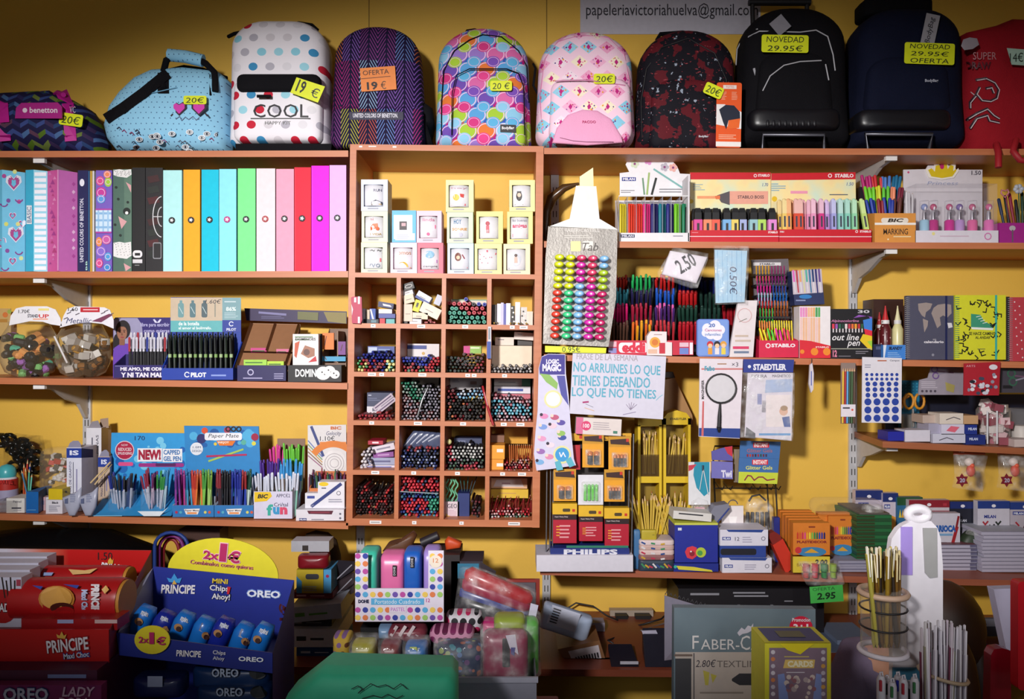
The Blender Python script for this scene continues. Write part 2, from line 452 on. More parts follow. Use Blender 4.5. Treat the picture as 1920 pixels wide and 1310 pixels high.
def bunch(kind,name,x0,x1,yt0,yt1,yb,Y0,Y1,n,cols,label,cat,group,sc=1.,lean=8,seed=0,bx=None,sub=None,zf=None):
    """n pens standing together: heads between x0..x1, yt0..yt1, feet gathered between bx and never below the surface zf"""
    r_=random.Random(seed);bx=bx or(x0,x1)
    for k in range(n):
        u=(k+.5)/n;u2=min(1,max(0,u+r_.uniform(-.08,.08)));Yk=r_.uniform(Y0,Y1);c_=cols[k*len(cols)//n]if sub=='band' else r_.choice(cols)
        nm=c_[2]+' ' if len(c_)>2 else '';Yh=Yk+r_.uniform(-.01,.01);xh,yh=x0+(x1-x0)*u+r_.uniform(-1,1)*lean*.3,r_.uniform(yt0,yt1)
        a=Vector((X(bx[0]+(bx[1]-bx[0])*u2,Yk),Yk,Z(yb,Yk)));b=Vector((X(xh,Yh),Yh,Z(yh,Yh)))
        if zf:a.z=max(a.z,zf(a.x)+.005)
        o=pen(kind,name,a,b,c_[0],c_[1],nm+label,cat,nm+group,sc);o.scale=(sc,sc,(b-a).length/PL[kind])
# ================================================================ the setting
gw=G('yellow_wall',.6);n1=gw.noise(1.6,3);n2=gw.noise(90,3)
WALL=gw.out(gw.mix(n1,rgb('#dcad3a'),rgb('#ebc053')),n2,.12)
gf=G('floor_tiles',.35);bt=gf.n('ShaderNodeTexBrick');bt.inputs['Scale'].default_value=2.6;bt.offset=0
bt.inputs['Color1'].default_value=rgb('#8a8178');bt.inputs['Color2'].default_value=rgb('#958b80');bt.inputs['Mortar'].default_value=rgb('#555049')
bt.inputs['Mortar Size'].default_value=.01;gf.l(gf.co,bt.inputs['Vector']);FLOOR=gf.out(bt.outputs[0])
gc=G('white_plaster',.8);PLASTER=gc.out(gc.mix(gc.noise(5,3),rgb('#b9b3a8'),rgb('#c9c3b8')),gc.noise(80,3),.1)
struct('wall_back',lambda m:m.WB(-2.6,2.6,0,.12,0,3.2,WALL))
struct('wall_left',lambda m:m.WB(-2.72,-2.6,-4.6,.12,0,3.2,WALL))
struct('wall_right',lambda m:m.WB(2.6,2.72,-4.6,.12,0,3.2,WALL))
struct('floor',lambda m:m.WB(-2.72,2.72,-4.6,.12,-.1,0,FLOOR))
struct('ceiling',lambda m:m.WB(-2.72,2.72,-4.6,.12,3.2,3.3,PLASTER))
for i,px in enumerate((692,1025)):
    struct('trim_%d'%(i+1),lambda m:m.WB(X(px,0)-.0015,X(px,0)+.0015,-.0012,.0,2.3,3.2,'#8a6a22'))
# ---------------------------------------------------------------- shelves
FY=-.30
def line(xa,ya,xb,yb,Y=FY):
    a,b,za,zb=X(xa,Y),X(xb,Y),Z(ya,Y),Z(yb,Y)
    return lambda x:za+(zb-za)*(x-a)/(b-a)
def shelf(label,zf,x0,x1,th=.020,y0=FY,mat=WOOD,x0b=None):
    t_=T('wall_shelf',label,'shelf',y0,group=None);m=t_.q()
    x0b=x0 if x0b is None else x0b
    vs=[(x0,y0,zf(x0)-th),(x1,y0,zf(x1)-th),(x1,y0,zf(x1)),(x0,y0,zf(x0)),
          (x0b,-.001,zf(x0)-th),(x1,-.001,zf(x1)-th),(x1,-.001,zf(x1)),(x0b,-.001,zf(x0))]
    m.add(vs,[(0,1,2,3),(5,4,7,6),(0,3,7,4),(2,1,5,6),(3,2,6,7),(1,0,4,5)],mat)
    t_.end();return zf
CXL,CXR=X(654,FY),X(1019,FY)
S1=shelf('orange wooden wall shelf at top left, carrying the bags',line(0,283,650,282),-1.95,CXL-.002)
S2=shelf('orange wooden wall shelf under the row of ring binders',line(0,509,650,508),-1.95,CXL-.002)
S3=shelf('orange wooden wall shelf under the round jars and blue pen displays',line(0,708,650,718),-1.95,CXL-.002)
S4=shelf('orange wooden wall shelf under the light blue pen displays',line(0,963,650,980),-1.95,CXL-.002)
R1=shelf('orange wooden wall shelf at top right, carrying the backpacks',line(1020,277,1920,279),CXR+.002,2.1)
R2=shelf('orange wooden wall shelf under the highlighter displays',line(1020,452,1920,455),CXR+.002,2.1)
R3=shelf('orange wooden wall shelf under the marker tray and spiral notebooks',line(1020,664,1920,678),CXR+.002,2.1)
R4=shelf('short brown wall shelf under the scissors and eraser jars at right',line(1655,827,1920,840),X(1655,FY),2.1,x0b=X(1600,0),mat=wood_mat('#8a4a2c','#ae6a46','brown_wood'))
R5=shelf('long brown wall shelf under the battery rack and pencil boxes',line(1020,1066,1920,1088),CXR-.01,2.1,mat=wood_mat('#8f4a33','#b0684c','red_wood'))
R6=shelf('dark low wooden shelf behind the counter, carrying the card terminals',line(1010,1254,1920,1262,-.5),-1.95,2.1,mat=DARKWOOD,y0=-.5)
# ---------------------------------------------------------------- slotted rails and brackets
METAL=M('#cfcfd2',.4,.3)
def rail(label,px,z0,z1):
    t_=T('shelf_upright',label,'shelf upright',0);m=t_.q();x=X(px,0)
    m.WB(x-.014,x+.014,-.012,0,z0,z1,METAL);z=z0+.03
    while z<z1-.03:
        for dx in(-.007,.004):m.add([(x+dx,-.0125,z),(x+dx+.003,-.0125,z),(x+dx+.003,-.0125,z+.022),(x+dx,-.0125,z+.022)],[(0,1,2,3)],'#2a2622')
        z+=.042
    t_.end()
rail('white slotted metal upright behind the left shelves',166,.5,2.21)
rail('white slotted metal upright beside the right edge of the pigeonhole cabinet',1040,1.2,2.22)
rail('white slotted metal upright behind the shelves at right',1597,.62,2.22)
rail('white slotted metal upright below the battery rack',1024,.5,.86)
rail('white slotted metal upright under the pigeonhole cabinet',677,.5,.98)
def bracket(label,px,zf,dep=.27,h=.11,y0=None):
    t_=T('shelf_bracket',label,'shelf bracket',0);m=t_.q();x=X(px,0);z=zf(x)-.0205
    pr=[(0,0),(-dep,0),(-dep,-.012),(-dep*.75,-.02),(-dep*.45,-h*.45),(-dep*.2,-h*.6),(-.012,-h),(0,-h)]
    vs=[(x-.006,y-.013,z+q)for y,q in pr]+[(x+.006,y-.013,z+q)for y,q in pr];n=len(pr)
    m.add(vs,[tuple(range(n)),tuple(range(2*n-1,n-1,-1))]+[(i,n+i,n+(i+1)%n,(i+1)%n)for i in range(n)],'#b9b4b2')
    m.WB(x-.018,x+.018,-dep-.017,-dep-.004,z-.014,z-.0004,'#e5e3e2')
    t_.end()
for zf,s_ in((S1,'under the top left shelf'),(S2,'under the ring binder shelf'),(S3,'under the shelf of round jars'),(S4,'under the shelf of light blue pen displays')):
    bracket('grey metal shelf bracket '+s_,166,zf,.27,.13)
for zf,s_ in((R1,'under the top right shelf'),(R2,'under the highlighter shelf at right')):
    bracket('grey metal shelf bracket '+s_,1597,zf,.27,.12)
bracket('grey metal shelf bracket under the left end of the short brown shelf',1606,R4,.24,.10)
# ---------------------------------------------------------------- pigeonhole cabinet
RC=(835,400,.62)
COLX=[667,749,834,919,1004];ROWY=[517,612,703,794,887,980]
t=T('pigeonhole_cabinet','tall orange wooden wall cabinet with an open top bay and sixteen pigeonholes','cabinet',FY,r=RC)
t.ps=[]
for nm,xa,xb in(('side_panel',655,667),('side_panel',1004,1018)):
    q=t.q(nm,bev=.001);q.B(xa,272,xb,987,.298,WOOD)
q=t.q('top_board',bev=.001);q.B(667,272,1004,283,.298,WOOD)
for x0,s_ in((672,1),(690,2),(735,3)):
    q.R(x0,275,x0+[6,14,7][s_-1],277+s_%2,'#f2ece8')
for i,y in enumerate(ROWY):
    q=t.q('shelf_board' if i<5 else 'bottom_board',bev=.001);h=4.5 if i<5 else 6.5
    q.B(667,y-h,1004,y+h,.298,WOOD)
    random.seed(40+i)
    if i>0:   # small price stickers on the front edge
        for j in range(4):
            for k in range(random.choice((1,1,2))):
                x=COLX[j]+24+random.random()*20+k*18;wd=random.choice((9,11,15))if i<5 else random.choice((8,22,26))
                q.R(x,y-3,x+wd,y+3,'#f3eeee');q.R(x+2,y-.8,x+wd-3,y+.6,'#777',.0013)
for i in range(3):
    x=COLX[i+1]
    for k in range(5):q=t.q('divider',bev=.001);q.B(x-4,ROWY[k]+4.6,x+4,ROWY[k+1]-(4.6 if k<4 else 6.6),.296,WOOD)
t.end()
def cell(i,j,Y=-.27):
    """pixel box of pigeonhole row i, column j"""
    return COLX[j]+4,ROWY[i]+5,COLX[j+1]-4,ROWY[i+1]-4.7
def floorz(i):
    """height of a pigeonhole floor"""
    a=MB(FY);a.r=RC;p0=a.p(667,ROWY[i+1]-4.5);p1=a.p(1004,ROWY[i+1]-4.5)
    return lambda x:p0.z+(p1.z-p0.z)*(x-p0.x)/(p1.x-p0.x)
# ---------------------------------------------------------------- boxed mugs in the top bay
def bayz(x):
    a=MB(FY);a.r=RC;p0=a.p(667,512.5);p1=a.p(1004,512.5);return p0.z+(p1.z-p0.z)*(x-p0.x)/(p1.x-p0.x)
MUGS=[ # x0,y0,x1,y1,box,print,description, row
 (677,452,726,510,'#e4ecc4','boots','pale green box holding a white mug with red and grey lettering','bottom'),
 (732,452,782,510,'#f6cfe0','sun','pale pink box holding a white mug with a yellow half sun','bottom'),
 (783,452,831,510,'#e5647c','ribbon','dark pink box holding a white mug with blue drawing and purple ribbon','bottom'),
 (839,452,888,510,'#c9dcec','girl','light blue box holding a white mug with a brown-haired girl','bottom'),
 (890,452,941,510,'#efe89a','dots','yellow box holding a white mug with a red arch and dots','bottom'),
 (944,454,994,512,'#f1e6b8','couple','cream box holding a white mug with a standing figure','bottom'),
 (678,392,727,450,'#e9e8c8','moto','cream box holding a white mug with an orange scooter','middle'),
 (735,390,780,450,'#58b6e6','card','bright blue box with a small dark picture in its window','middle'),
 (781,390,828,450,'#f4c6d8','pink','pink box holding a white mug with magenta lettering','middle'),
 (838,392,887,450,'#cfe0c0','beer','pale green box holding a white mug with orange and blue words','middle'),
 (893,390,943,450,'#eee48c','doll','yellow box holding a white mug with a small red figure','middle'),
 (951,391,999,451,'#efe590','amigas','pale yellow box holding a white mug reading amigas','middle'),
 (677,331,727,390,'#d3dcf0','shoe','pale blue box holding a white mug with a dark running shoe','top'),
 (836,330,888,390,'#f0e7a6','sun2','cream box holding a white mug with a yellow sun and red band','top'),
 (955,331,1003,390,'#f0e8a0','beard','pale yellow box holding a white mug with a bearded face','top')]
tops={}
for(x0,y0,x1,y1,bc,pr,lab,row)in MUGS:
    k=round((x0+x1)/2/54);under=None
    for kk,(a0,a1,zt)in tops.items():
        if a0-6<(x0+x1)/2<a1+6:under=max(under or 0,zt)
    t=T('boxed_mug',lab.replace(' holding a white mug',', white mug')+', '+row+' row','boxed mug',-.27,on=(under if under else bayz),group=None)
    m=t.q('carton');dep=.085;w_,h=x1-x0,y1-y0
    wx0,wy0,wx1,wy1=x0+w_*.1,y0+h*.16,x1-w_*.17,y1-h*.14
    # front face as four strips round the window
    for a in((x0,y0,x1,wy0),(x0,wy1,x1,y1),(wx1,wy0,x1,wy1),(x0,wy0,wx0,wy1)):
        m.B(*a,.002,bc)
    a=[m.p(x0,y1),m.p(x1,y1),m.p(x1,y0),m.p(x0,y0)];b=[q+Vector((0,dep,0))for q in a]
    m.add(a+b,[(5,4,7,6),(0,3,7,4),(2,1,5,6),(3,2,6,7),(1,0,4,5)],bc)
    m.R(x0+w_*.25,y1-h*.1,x1-w_*.35,y1-h*.06,'#9a9aa8')
    cx,cy=(wx0+wx1)/2,(wy0+wy1)/2
    if pr=='card':
        m.R(wx0-1,wy0-1,wx1+1,wy1+2,'#eef4fa',.001);m.R(cx-7,cy-10,cx+7,cy+6,'#2c1822',.0014);m.R(cx-3,cy-7,cx+5,cy-1,'#c9a0a8',.0018)
        m.R(x0+6,y1-17,x1-2,y1-4,'#e6eef6',.001)
        m.LN(x0+9,y1-15,x1-6,y1-6,3,'#aac')
    else:
        g=t.q('mug');Yc=-.27+.045;rx=X(wx1,-.27)-X(wx0,-.27)
        xc,zc=X(cx,-.25),Z(wy1,-.25);r_=rx*.66;hh=Z(wy0,-.25)-zc
        g.LA(xc,Yc,zc,[(r_*.9,0),(r_,.004),(r_,hh),(r_*.93,hh),(r_*.9,.006)],M('#efeef4',.2),20)
        t.q('handle',g).TB([(xc+.005,Yc+r_*.9,zc+hh*.8),(xc+.008,Yc+.034,zc+hh*.7),(xc+.008,Yc+.034,zc+hh*.35),(xc+.005,Yc+r_*.9,zc+hh*.22)],.003,'#efeef4',px=False)
        Yf=lambda px,py,xc=xc,r_=r_,Yc=Yc:Yc-math.sqrt(max(r_*r_-(X(px,-.24)-xc)**2,0))-.0008
        d=lambda*a,**k:g.D(*a,Y=Yf,lift=0,**k);R_=lambda*a:g.R(*a,lift=0,Y=Yf)
        tt=lambda s_,xa,ya,xb,yb,c,**k:g.t(s_,xa,ya,xb,yb,c,lift=0,Y=Yf,**k)
        l,r2,u,b_=wx0+5,wx1-3,wy0+4,wy1-3
        if pr=='boots':tt('~~ ~',l,u,r2,u+4,'#777');R_(l,cy,r2,cy+7,'#d83a4a');tt('vvo',l+2,b_-7,r2-2,b_,'#8a9ab0')
        elif pr=='sun':tt('somos',l,u+4,r2,u+9,'#d08a60');d(cx,b_-1,10,'#e8b93c',a0=180,a1=360);R_(l,b_-1,r2,b_+1,'#d87a50')
        elif pr=='ribbon':d(cx,cy-8,9,'#8fc0de',ry=7);R_(l,cy+2,r2,cy+8,'#a04aa0');tt('siempre',l,b_-5,r2,b_,'#445')
        elif pr=='girl':d(cx-3,cy-4,6,'#7a4030',ry=8);d(cx-3,cy-3,3.5,'#f2c8a8');g.L([(cx+5,cy-8),(cx+9,cy-1)],2,'#9a3848',Y=Yf,lift=0);R_(l,b_-2,r2,b_,'#d05a70')
        elif pr=='dots':
            g.L([(l,u+6),(cx,u+1),(r2,u+6)],4,'#d8506a',Y=Yf,lift=0)
            for k_ in range(7):d(l+k_*3.6,cy+7*math.sin(k_*2),1,'#c86a80',n=6)
        elif pr=='couple':d(cx,cy-1,10,'#d9dee8',ry=13);d(cx,cy-8,3,'#5a4038');R_(cx-3,cy-5,cx+3,cy+6,'#d8b8a8');R_(l,b_-2,r2,b_,'#889')
        elif pr=='moto':
            tt('mi',l+3,u-1,l+12,u+4,'#c05a60');d(cx-6,cy+3,3.5,'#e06a3c');d(cx+7,cy+3,3.5,'#e06a3c');g.P([(cx-6,cy),(cx-2,cy-6),(cx+7,cy-7),(cx+8,cy+2),(cx,cy+3)],'#ea7848',0,Yf);tt('MI VIDA',l,b_-6,r2,b_-2,'#c8a050')
        elif pr=='pink':R_(l,cy-4,r2,cy+3,'#e03a7c');tt('linda',l+2,u,r2-2,u+6,'#d87aa0');d(cx,b_-5,3,'#e0508c')
        elif pr=='beer':tt('HOY',l+3,u,cx+4,u+9,'#4a7fa8',bold=.02);tt('SONRIE',l,cy,r2,cy+5,'#e0a040',bold=.02);d(cx+3,b_-5,4,'#ccd'); 
        elif pr=='doll':d(cx-2,cy-8,4,'#b83848');R_(cx-5,cy-4,cx+1,cy+4,'#d05060');R_(cx-4,cy+4,cx-2,cy+10,'#c05a60');R_(cx-1,cy+4,cx+1,cy+10,'#c05a60');R_(l,b_-1,r2,b_,'#998')
        elif pr=='amigas':tt('las buenas',l,u,r2,u+5,'#889');tt('amigas',l,cy-8,r2,cy+2,'#e05a7c',bold=.03);R_(l,b_-7,r2,b_-1,'#e07a9c')
        elif pr=='shoe':tt('RUN',cx,u+4,r2,u+9,'#557');g.P([(cx-4,b_),(cx-4,b_-6),(cx+4,b_-10),(r2+2,b_-5),(r2+2,b_)],'#28324a',0,Yf);R_(cx-3,b_-2,r2,b_-1,'#e0b04a')
        elif pr=='sun2':d(cx-5,cy+2,6,'#f0cc50');g.P([(cx+2,cy-5),(cx+10,cy-4),(cx+9,cy+3),(cx+3,cy+1)],'#d84a44',0,Yf);R_(l,b_-4,r2-3,b_,'#c8384a');tt('hoy',l,u,r2,u+4,'#c9a')
        elif pr=='beard':d(cx-4,cy,5.5,'#2a2224',ry=9);d(cx-4,cy-2,3.6,'#e8c8b0',ry=4);R_(cx-8,cy-9,cx,cy-6,'#2a2224');R_(l,b_-2,cx+4,b_-1,'#998')
    t.end();tops[(x0,y0)]=(x0,x1,t.top)
# ================================================================ bags on the top shelf
def TR(x):return max(S1(x)if x<CXL+.02 else-9,Z(269.6,FY)if CXL-.02<x<CXR+.02 else-9,R1(x)if x>CXR-.02 else-9)
def price(t,x0,y0,x1,y1,lines,Y,col='#e6f01e',ang=0,ink='#3a4a20',parent=None,bold=0):
    m=t.q('price_tag',parent,label='handwritten '+{'#e6f01e':'yellow'}.get(col,'coloured')+' price sticker');m.r=((x0+x1)/2,(y0+y1)/2,ang)
    n=len(lines);h=(y1-y0)/n
    if callable(Y):
        Ym=min(Y(*q)for q in((x0,y0),(x1,y0),(x1,y1),(x0,y1),((x0+x1)/2,(y0+y1)/2)))-.003
    else:Ym=Y-.003
    m.PR(rr(x0,y0,x1,y1,min(4,(y1-y0)*.2),3),.0012,col,Ym)
    for i,s_ in enumerate(lines):
        wd=(x1-x0)*.8*min(1,len(s_)/max(len(q)for q in lines)+.1)
        cx=(x0+x1)/2
        m.t(s_,cx-wd/2,y0+h*(i+.2),cx+wd/2,y0+h*(i+.85),ink,Y=Ym,bold=bold,sh=.1)
def strip(m,pts,w_,c,Y,th=.003):
    """flat webbing strap along px points lying on depth function Y"""
    for(xa,ya),(xb,yb)in zip(pts,pts[1:]):m.L([(xa,ya),(xb,yb)],w_,c,.003,Y)
def tube2(m,pts,yf,r,c,off=.002):
    m.TB([(x,y,yf(x,y)-off)for x,y in pts],r,c,6)
# patterned fabrics
def dotmat(key,bg,sx,r,cols,sz=None,bump=True,stagger=True,r2=None,diamond=False,rough=.7,ring=None,z0=None):
    g=G('fabric_'+key,rough,0,.2);u,v,w_=g.cells(sx,sz or sx,stagger)
    if diamond:f=g.k('LESS_THAN',g.k('ADD',g.k('ABSOLUTE',u),g.k('ABSOLUTE',v)),r)
    else:f=g.disc(u,v,r)
    col=g.mix(f,rgb(bg),g.ramp(w_,cols))
    if ring:col=g.mix(g.k('SUBTRACT',g.disc(u,v,r*.85),g.disc(u,v,r*.7)),col,rgb(ring))
    return g.out(col,g.noise(9,3)if bump else None,.6)
POLKA=dotmat('polka','#efebf2',.055,.27,['#3f8fc0','#d8d3da','#9fd6e6','#c8253c','#b9b6c2','#e2dfe6','#c8253c','#8fcfe2'],.048)
g=G('fabric_scallops',.7,0,.2)
u,v,w_=g.cells(.062,.05);u2,v2,w2=g.cells(.06,.05,True,.028,.026)
base=g.ramp(w_,['#3b5cb4','#7a3fa0','#5a8fd0','#b4207a','#6a50b0'])
c1=g.mix(g.disc(u2,v2,.52),base,g.ramp(w2,['#8fc6e4','#c8247c','#6f4fae','#d86aa8','#5aa0d8','#a4c83c','#e07838','#9b7bcc']))
c1=g.mix(g.k('SUBTRACT',g.disc(u2,v2,.47),g.disc(u2,v2,.42)),c1,rgb('#f0c8e8'))
c1=g.mix(g.disc(u,v,.36),c1,g.ramp(w_,['#5fb0dc','#e0468c','#7a4fb4','#d03a80','#8fc8e8','#a8cc3c']))
c1=g.mix(g.k('SUBTRACT',g.disc(u,v,.30),g.disc(u,v,.27)),c1,rgb('#e8b8e0'))
SCALLOP=g.out(c1,g.noise(12,3),.6)
g=G('fabric_chevron',.75,0,.2)
cx_=g.k('DIVIDE',g.k('ADD',g.x,50),.058);fl=g.k('FLOOR',cx_);fr=g.k('ABSOLUTE',g.k('SUBTRACT',g.k('SUBTRACT',cx_,fl),.5))
vv=g.k('ADD',g.k('DIVIDE',g.k('ADD',g.z,9),.0165),g.k('MULTIPLY',fr,6.5));st=g.k('LESS_THAN',g.k('FRACT',vv),.26)
st=g.k('MULTIPLY',st,g.k('GREATER_THAN',fr,.05))
cc=g.ramp(g.white(g.vec(fl,g.k('FLOOR',g.k('DIVIDE',g.k('ADD',g.z,9),.16)),0)),['#8f3f8c','#c8663c','#6f8fd0','#b8b83c','#b02f7c','#8a5cb8','#9cc0e0','#c85a48'])
CHEV=g.out(g.mix(st,rgb('#1c1436'),cc),g.noise(12,3),.6)
g=G('fabric_parallelogram',.75,0,.2)
sh=g.k('DIVIDE',g.k('ADD',g.x,9),.05);fl=g.k('FLOOR',sh);fr=g.k('ABSOLUTE',g.k('SUBTRACT',g.k('SUBTRACT',sh,fl),.5))
vv=g.k('ADD',g.k('DIVIDE',g.k('ADD',g.z,9),.03),fr);st=g.k('LESS_THAN',g.k('FRACT',vv),.45)
cc=g.ramp(g.white(g.vec(fl,g.k('FLOOR',vv),g.k('FLOOR',g.k('MULTIPLY',sh,2)))),['#3a4a86','#53701f','#2c2858','#4a6a9a','#3a2a50','#6a7a3a','#29406e','#5a3a50'])
PARA=g.out(g.mix(st,rgb('#1d1b42'),cc),g.noise(12,3),.6)
g=G('fabric_flamingo',.7,0,.2)
u,v,w_=g.cells(.06,.05)
dm=g.k('ADD',g.k('ABSOLUTE',u),g.k('ABSOLUTE',v))
c1=g.mix(g.k('LESS_THAN',dm,.46),rgb('#f8d3e6'),g.ramp(w_,['#8fd0ea','#f6e0ec','#f2a8cc','#f9ecd2','#f4b6d6','#9bd4ec']))
nz=g.voro(110);pt=g.k('LESS_THAN',nz.outputs[0],.34)
c1=g.mix(g.k('MULTIPLY',pt,g.k('LESS_THAN',dm,.40)),c1,g.ramp(g.white(nz.outputs[1]),['#c2307c','#5a3a86','#e87ab0','#d8487a','#e8a03c']))
c1=g.mix(g.k('MULTIPLY',g.k('LESS_THAN',g.k('ADD',g.k('ABSOLUTE',g.k('MULTIPLY',u,1.8)),g.k('ABSOLUTE',v)),.2),g.k('GREATER_THAN',w_,.3)),c1,rgb('#c02a80'))
FLAM=g.out(c1,g.noise(12,3),.6)
g=G('fabric_splatter',.75,0,.2)
v1=g.voro(34,sc=(1,1,1.8));a_=g.noise(16,5);b_=g.noise(70,2,sc=(1,1,2.2))
c1=g.mix(g.k('GREATER_THAN',a_,.56),rgb('#15131c'),rgb('#5c1620'))
c1=g.mix(g.k('GREATER_THAN',b_,.68),c1,rgb('#a04048'))
c1=g.mix(g.k('MULTIPLY',g.k('GREATER_THAN',g.noise(60,3),.63),g.k('LESS_THAN',a_,.46)),c1,rgb('#9aa4b4'))
SPLAT=g.out(c1,g.noise(12,3),.6)
BLK=fabric('#0d0c10','black','#141318');NAVY=fabric('#0c1024','navy','#131830');PINKF=fabric('#f0a9cd','pink');REDF=fabric('#8e1420','red','#a51c28')
# -- duffel bag
t=T('duffel_bag','dark blue patterned duffel bag with magenta straps at the left end','duffel bag',-.17,on=TR)
m=t.q('body');yf=m.IN([(-40,200),(-30,182),(20,172),(90,168),(140,180),(172,198),(190,225),(203,262),(203,284),(150,286),(60,286),(-40,286)][::-1],.12,.10,PARA,n=2.6,lump=.05)
m=t.q('side_panel');m.PR([(22,172),(40,164),(92,160),(96,182),(60,186),(25,190)],.05,PARA,-.20)
m=t.q('logo_patch');m.PR([(28,212),(30,192),(40,183),(108,182),(116,190),(116,212)],.004,'#b01c86',yf(70,200)-.012)
m.D(47,197,4.5,'#f2dcec',.001,Y=yf(70,200)-.012);m.t('benetton',56,191,108,202,'#f4e4ee',Y=yf(70,200)-.012,bold=.02)
for x,s_ in((8,0),(131,1)):
    m=t.q('strap');pts=[(x+4,286),(x+3,250),(x,215),(x-2,190),(x-12 if s_ else x-18,168)]
    m.L(pts,22,'#c01a90',.005,yf);m.TB([(pts[-1][0],pts[-1][1],-.24),(x-22,164,-.2),(x-30,170,-.16)],.008,'#c01a90')
    if s_:m.t('VC',131,190,142,202,'#f4d8ea',Y=lambda a,b:yf(a,b)-.006)
price(t,111,203,155,226,['20€'],yf,ang=8)
t.end()
# -- light blue bag
g=G('fabric_blue_specks',.75,0,.2);u,v,w_=g.cells(.017,.017)
col=g.mix(g.disc(u,v,.11),rgb('#93cdec'),rgb('#4a6a8c'));BLUEF=g.out(col,g.noise(10,3),.7)
t=T('holdall_bag','light blue overnight bag printed with eyes and heart sunglasses, black handles','bag',-.165,on=TR)
m=t.q('body');yf=m.IN([(436,284),(300,285),(232,284),(214,262),(208,238),(218,205),(238,178),(268,148),(300,133),(360,129),(420,136),(436,152),(437,200),(437,250)][::-1],.12,.10,BLUEF,n=3.2,lump=.04)
rnd=random.Random(5)
for k in range(34):
    x,y=rnd.uniform(222,436),rnd.uniform(232,279)
    if k%2:m.D(x,y,7,'#e8f0f6',ry=5,Y=yf);m.D(x,y,2.2,'#2a2a3a',Y=yf);m.ring(x,y,5,1,'#445',Y=yf,ry=3,n=8)
    else:m.L([(x-4,y),(x,y-3),(x+4,y+2)],1.6,rnd.choice(['#34405a','#8c3a6a','#2c2c3c']),Y=yf)
m.L([(273,170),(276,280)],1.6,'#6aa3c4',.002,yf);m.L([(285,168),(330,158),(430,160)],1.6,'#6aa3c4',.002,yf)
for x in(336,373):
    m=t.q('sequin_heart');hp=[(x,210),(x-14,196),(x-14,187),(x-8,183),(x,188),(x+8,183),(x+14,187),(x+14,196)]
    y_=yf(355,195);m.PR(hp,.004,'#2a1a2c',y_-.004);hq=[(x+(a-x)*.75,195+(b-195)*.75)for a,b in hp];m.P(hq,M('#d848b4',.3),.001,y_-.004)
    m.L([(x-12,207),(x-15,210)]if x<350 else[(x+12,205),(x+16,210)],3,'#2a1a2c',.001,y_-.004)
m=t.q('print');m.L([(330,216),(337,211),(341,219),(348,212),(354,217),(362,211),(368,218),(374,213)],1.4,'#34507a',.001,yf)
m=t.q('handle');m.TB([(307,160,yf(307,160)-.004),(306,130,-.25),(312,106,-.23),(322,99,-.22),(372,104,-.22),(386,112,-.23),(402,128,-.25),(404,164,yf(404,164)-.004)],.0105,BLK)
m.L([(307,135),(307,163)],21,BLK,.004,yf);m.L([(404,138),(404,167)],21,BLK,.004,yf)
m=t.q('handle');m.TB([(300,140,-.16),(320,125,-.15),(345,119,-.14),(380,124,-.14),(425,140,-.15)],.008,BLK)
m=t.q('handle_grip');m.TB([(317,96,-.22),(348,99,-.222),(381,107,-.22)],.021,BLUEF)
m=t.q('shoulder_strap');m.L([(312,134),(270,168),(232,196),(204,214)],20,BLK,.006,lambda a,b:min(yf(a,b),-.2)); 
price(t,344,172,387,188,['20€'],yf)
t.end()
# -- polka dot backpack
t=T('backpack','white polka dot backpack with a black pocket top reading COOL','backpack',-.165,on=TR)
m=t.q('body');yf=m.IN(dome(440,42,622,276,.34,.06,.02),.10,.10,POLKA,n=3.6,lump=.03)
m=t.q('base');m.PR([(441,262),(622,262),(620,279),(443,279)],.2,BLK,-.27)
m=t.q('front_pocket');y2=m.IN(rr(443,150,606,262,12),.045,.02,POLKA,Y=-.235,n=4.5)
m.t('COOL',475,188,578,213,'#1c1b20',Y=y2,bold=.0);m.R(470,214,582,216,'#333',Y=y2);m.t('HAPPY KIT',497,220,545,226,'#888',Y=y2)
m=t.q('pocket_flap');m.IN(rr(446,135,603,168,11),.03,.02,BLK,Y=-.268,n=4)
m.TB([(482,173,-.3),(508,173,-.3)],.005,BLK)
m=t.q('strap');m.TB([(428,62,-.12),(440,56,-.14),(462,52,-.16)],.006,BLK,taper=1);m=t.q('handle');m.TB([(540,44,-.16),(560,36,-.15),(585,40,-.15),(596,50,-.15)],.006,BLK)
m=t.q('price_tag',label='yellow price sticker reading 19 euros');m.r=(577,160,22);Yt=-.305;m.PR([(549,147),(605,143),(604,176),(549,178)],.0012,'#e6f01e',Yt)
m.t('19',556,148,572,172,'#222',Y=Yt,bold=.02);m.t('€',585,152,600,170,'#444',Y=Yt)
t.end()
# -- chevron backpack
t=T('backpack','dark navy backpack with coloured chevrons and an orange offer card','backpack',-.165,on=TR)
m=t.q('body');yf=m.IN(dome(624,53,800,274,.42,.07,.05),.10,.10,CHEV,n=3.4,lump=.03)
m.R(636,190,794,197,'#1c1638',Y=yf)
m=t.q('front_pocket');y2=m.IN(rr(628,196,792,272,10),.035,.02,CHEV,Y=-.24,n=4.5);m.R(655,203,756,218,'#1d173a',Y=y2)
m.t('UNITED COLORS OF BENETTON.',662,206,746,214,'#e6e4f0',Y=y2,bold=.02)
m=t.q('side_pocket');m.IN([(792,186),(812,200),(816,230),(808,262),(815,274),(788,274)][::-1],.06,.05,BLK,Y=-.14)
m=t.q('price_card',label='orange card reading OFERTA 19 euros');m.r=(709,140,-4);m.PR([(676,119),(742,119),(742,163),(676,163)],.0012,'#f08a3c',yf(709,140)-.008);Yt=yf(709,140)-.008
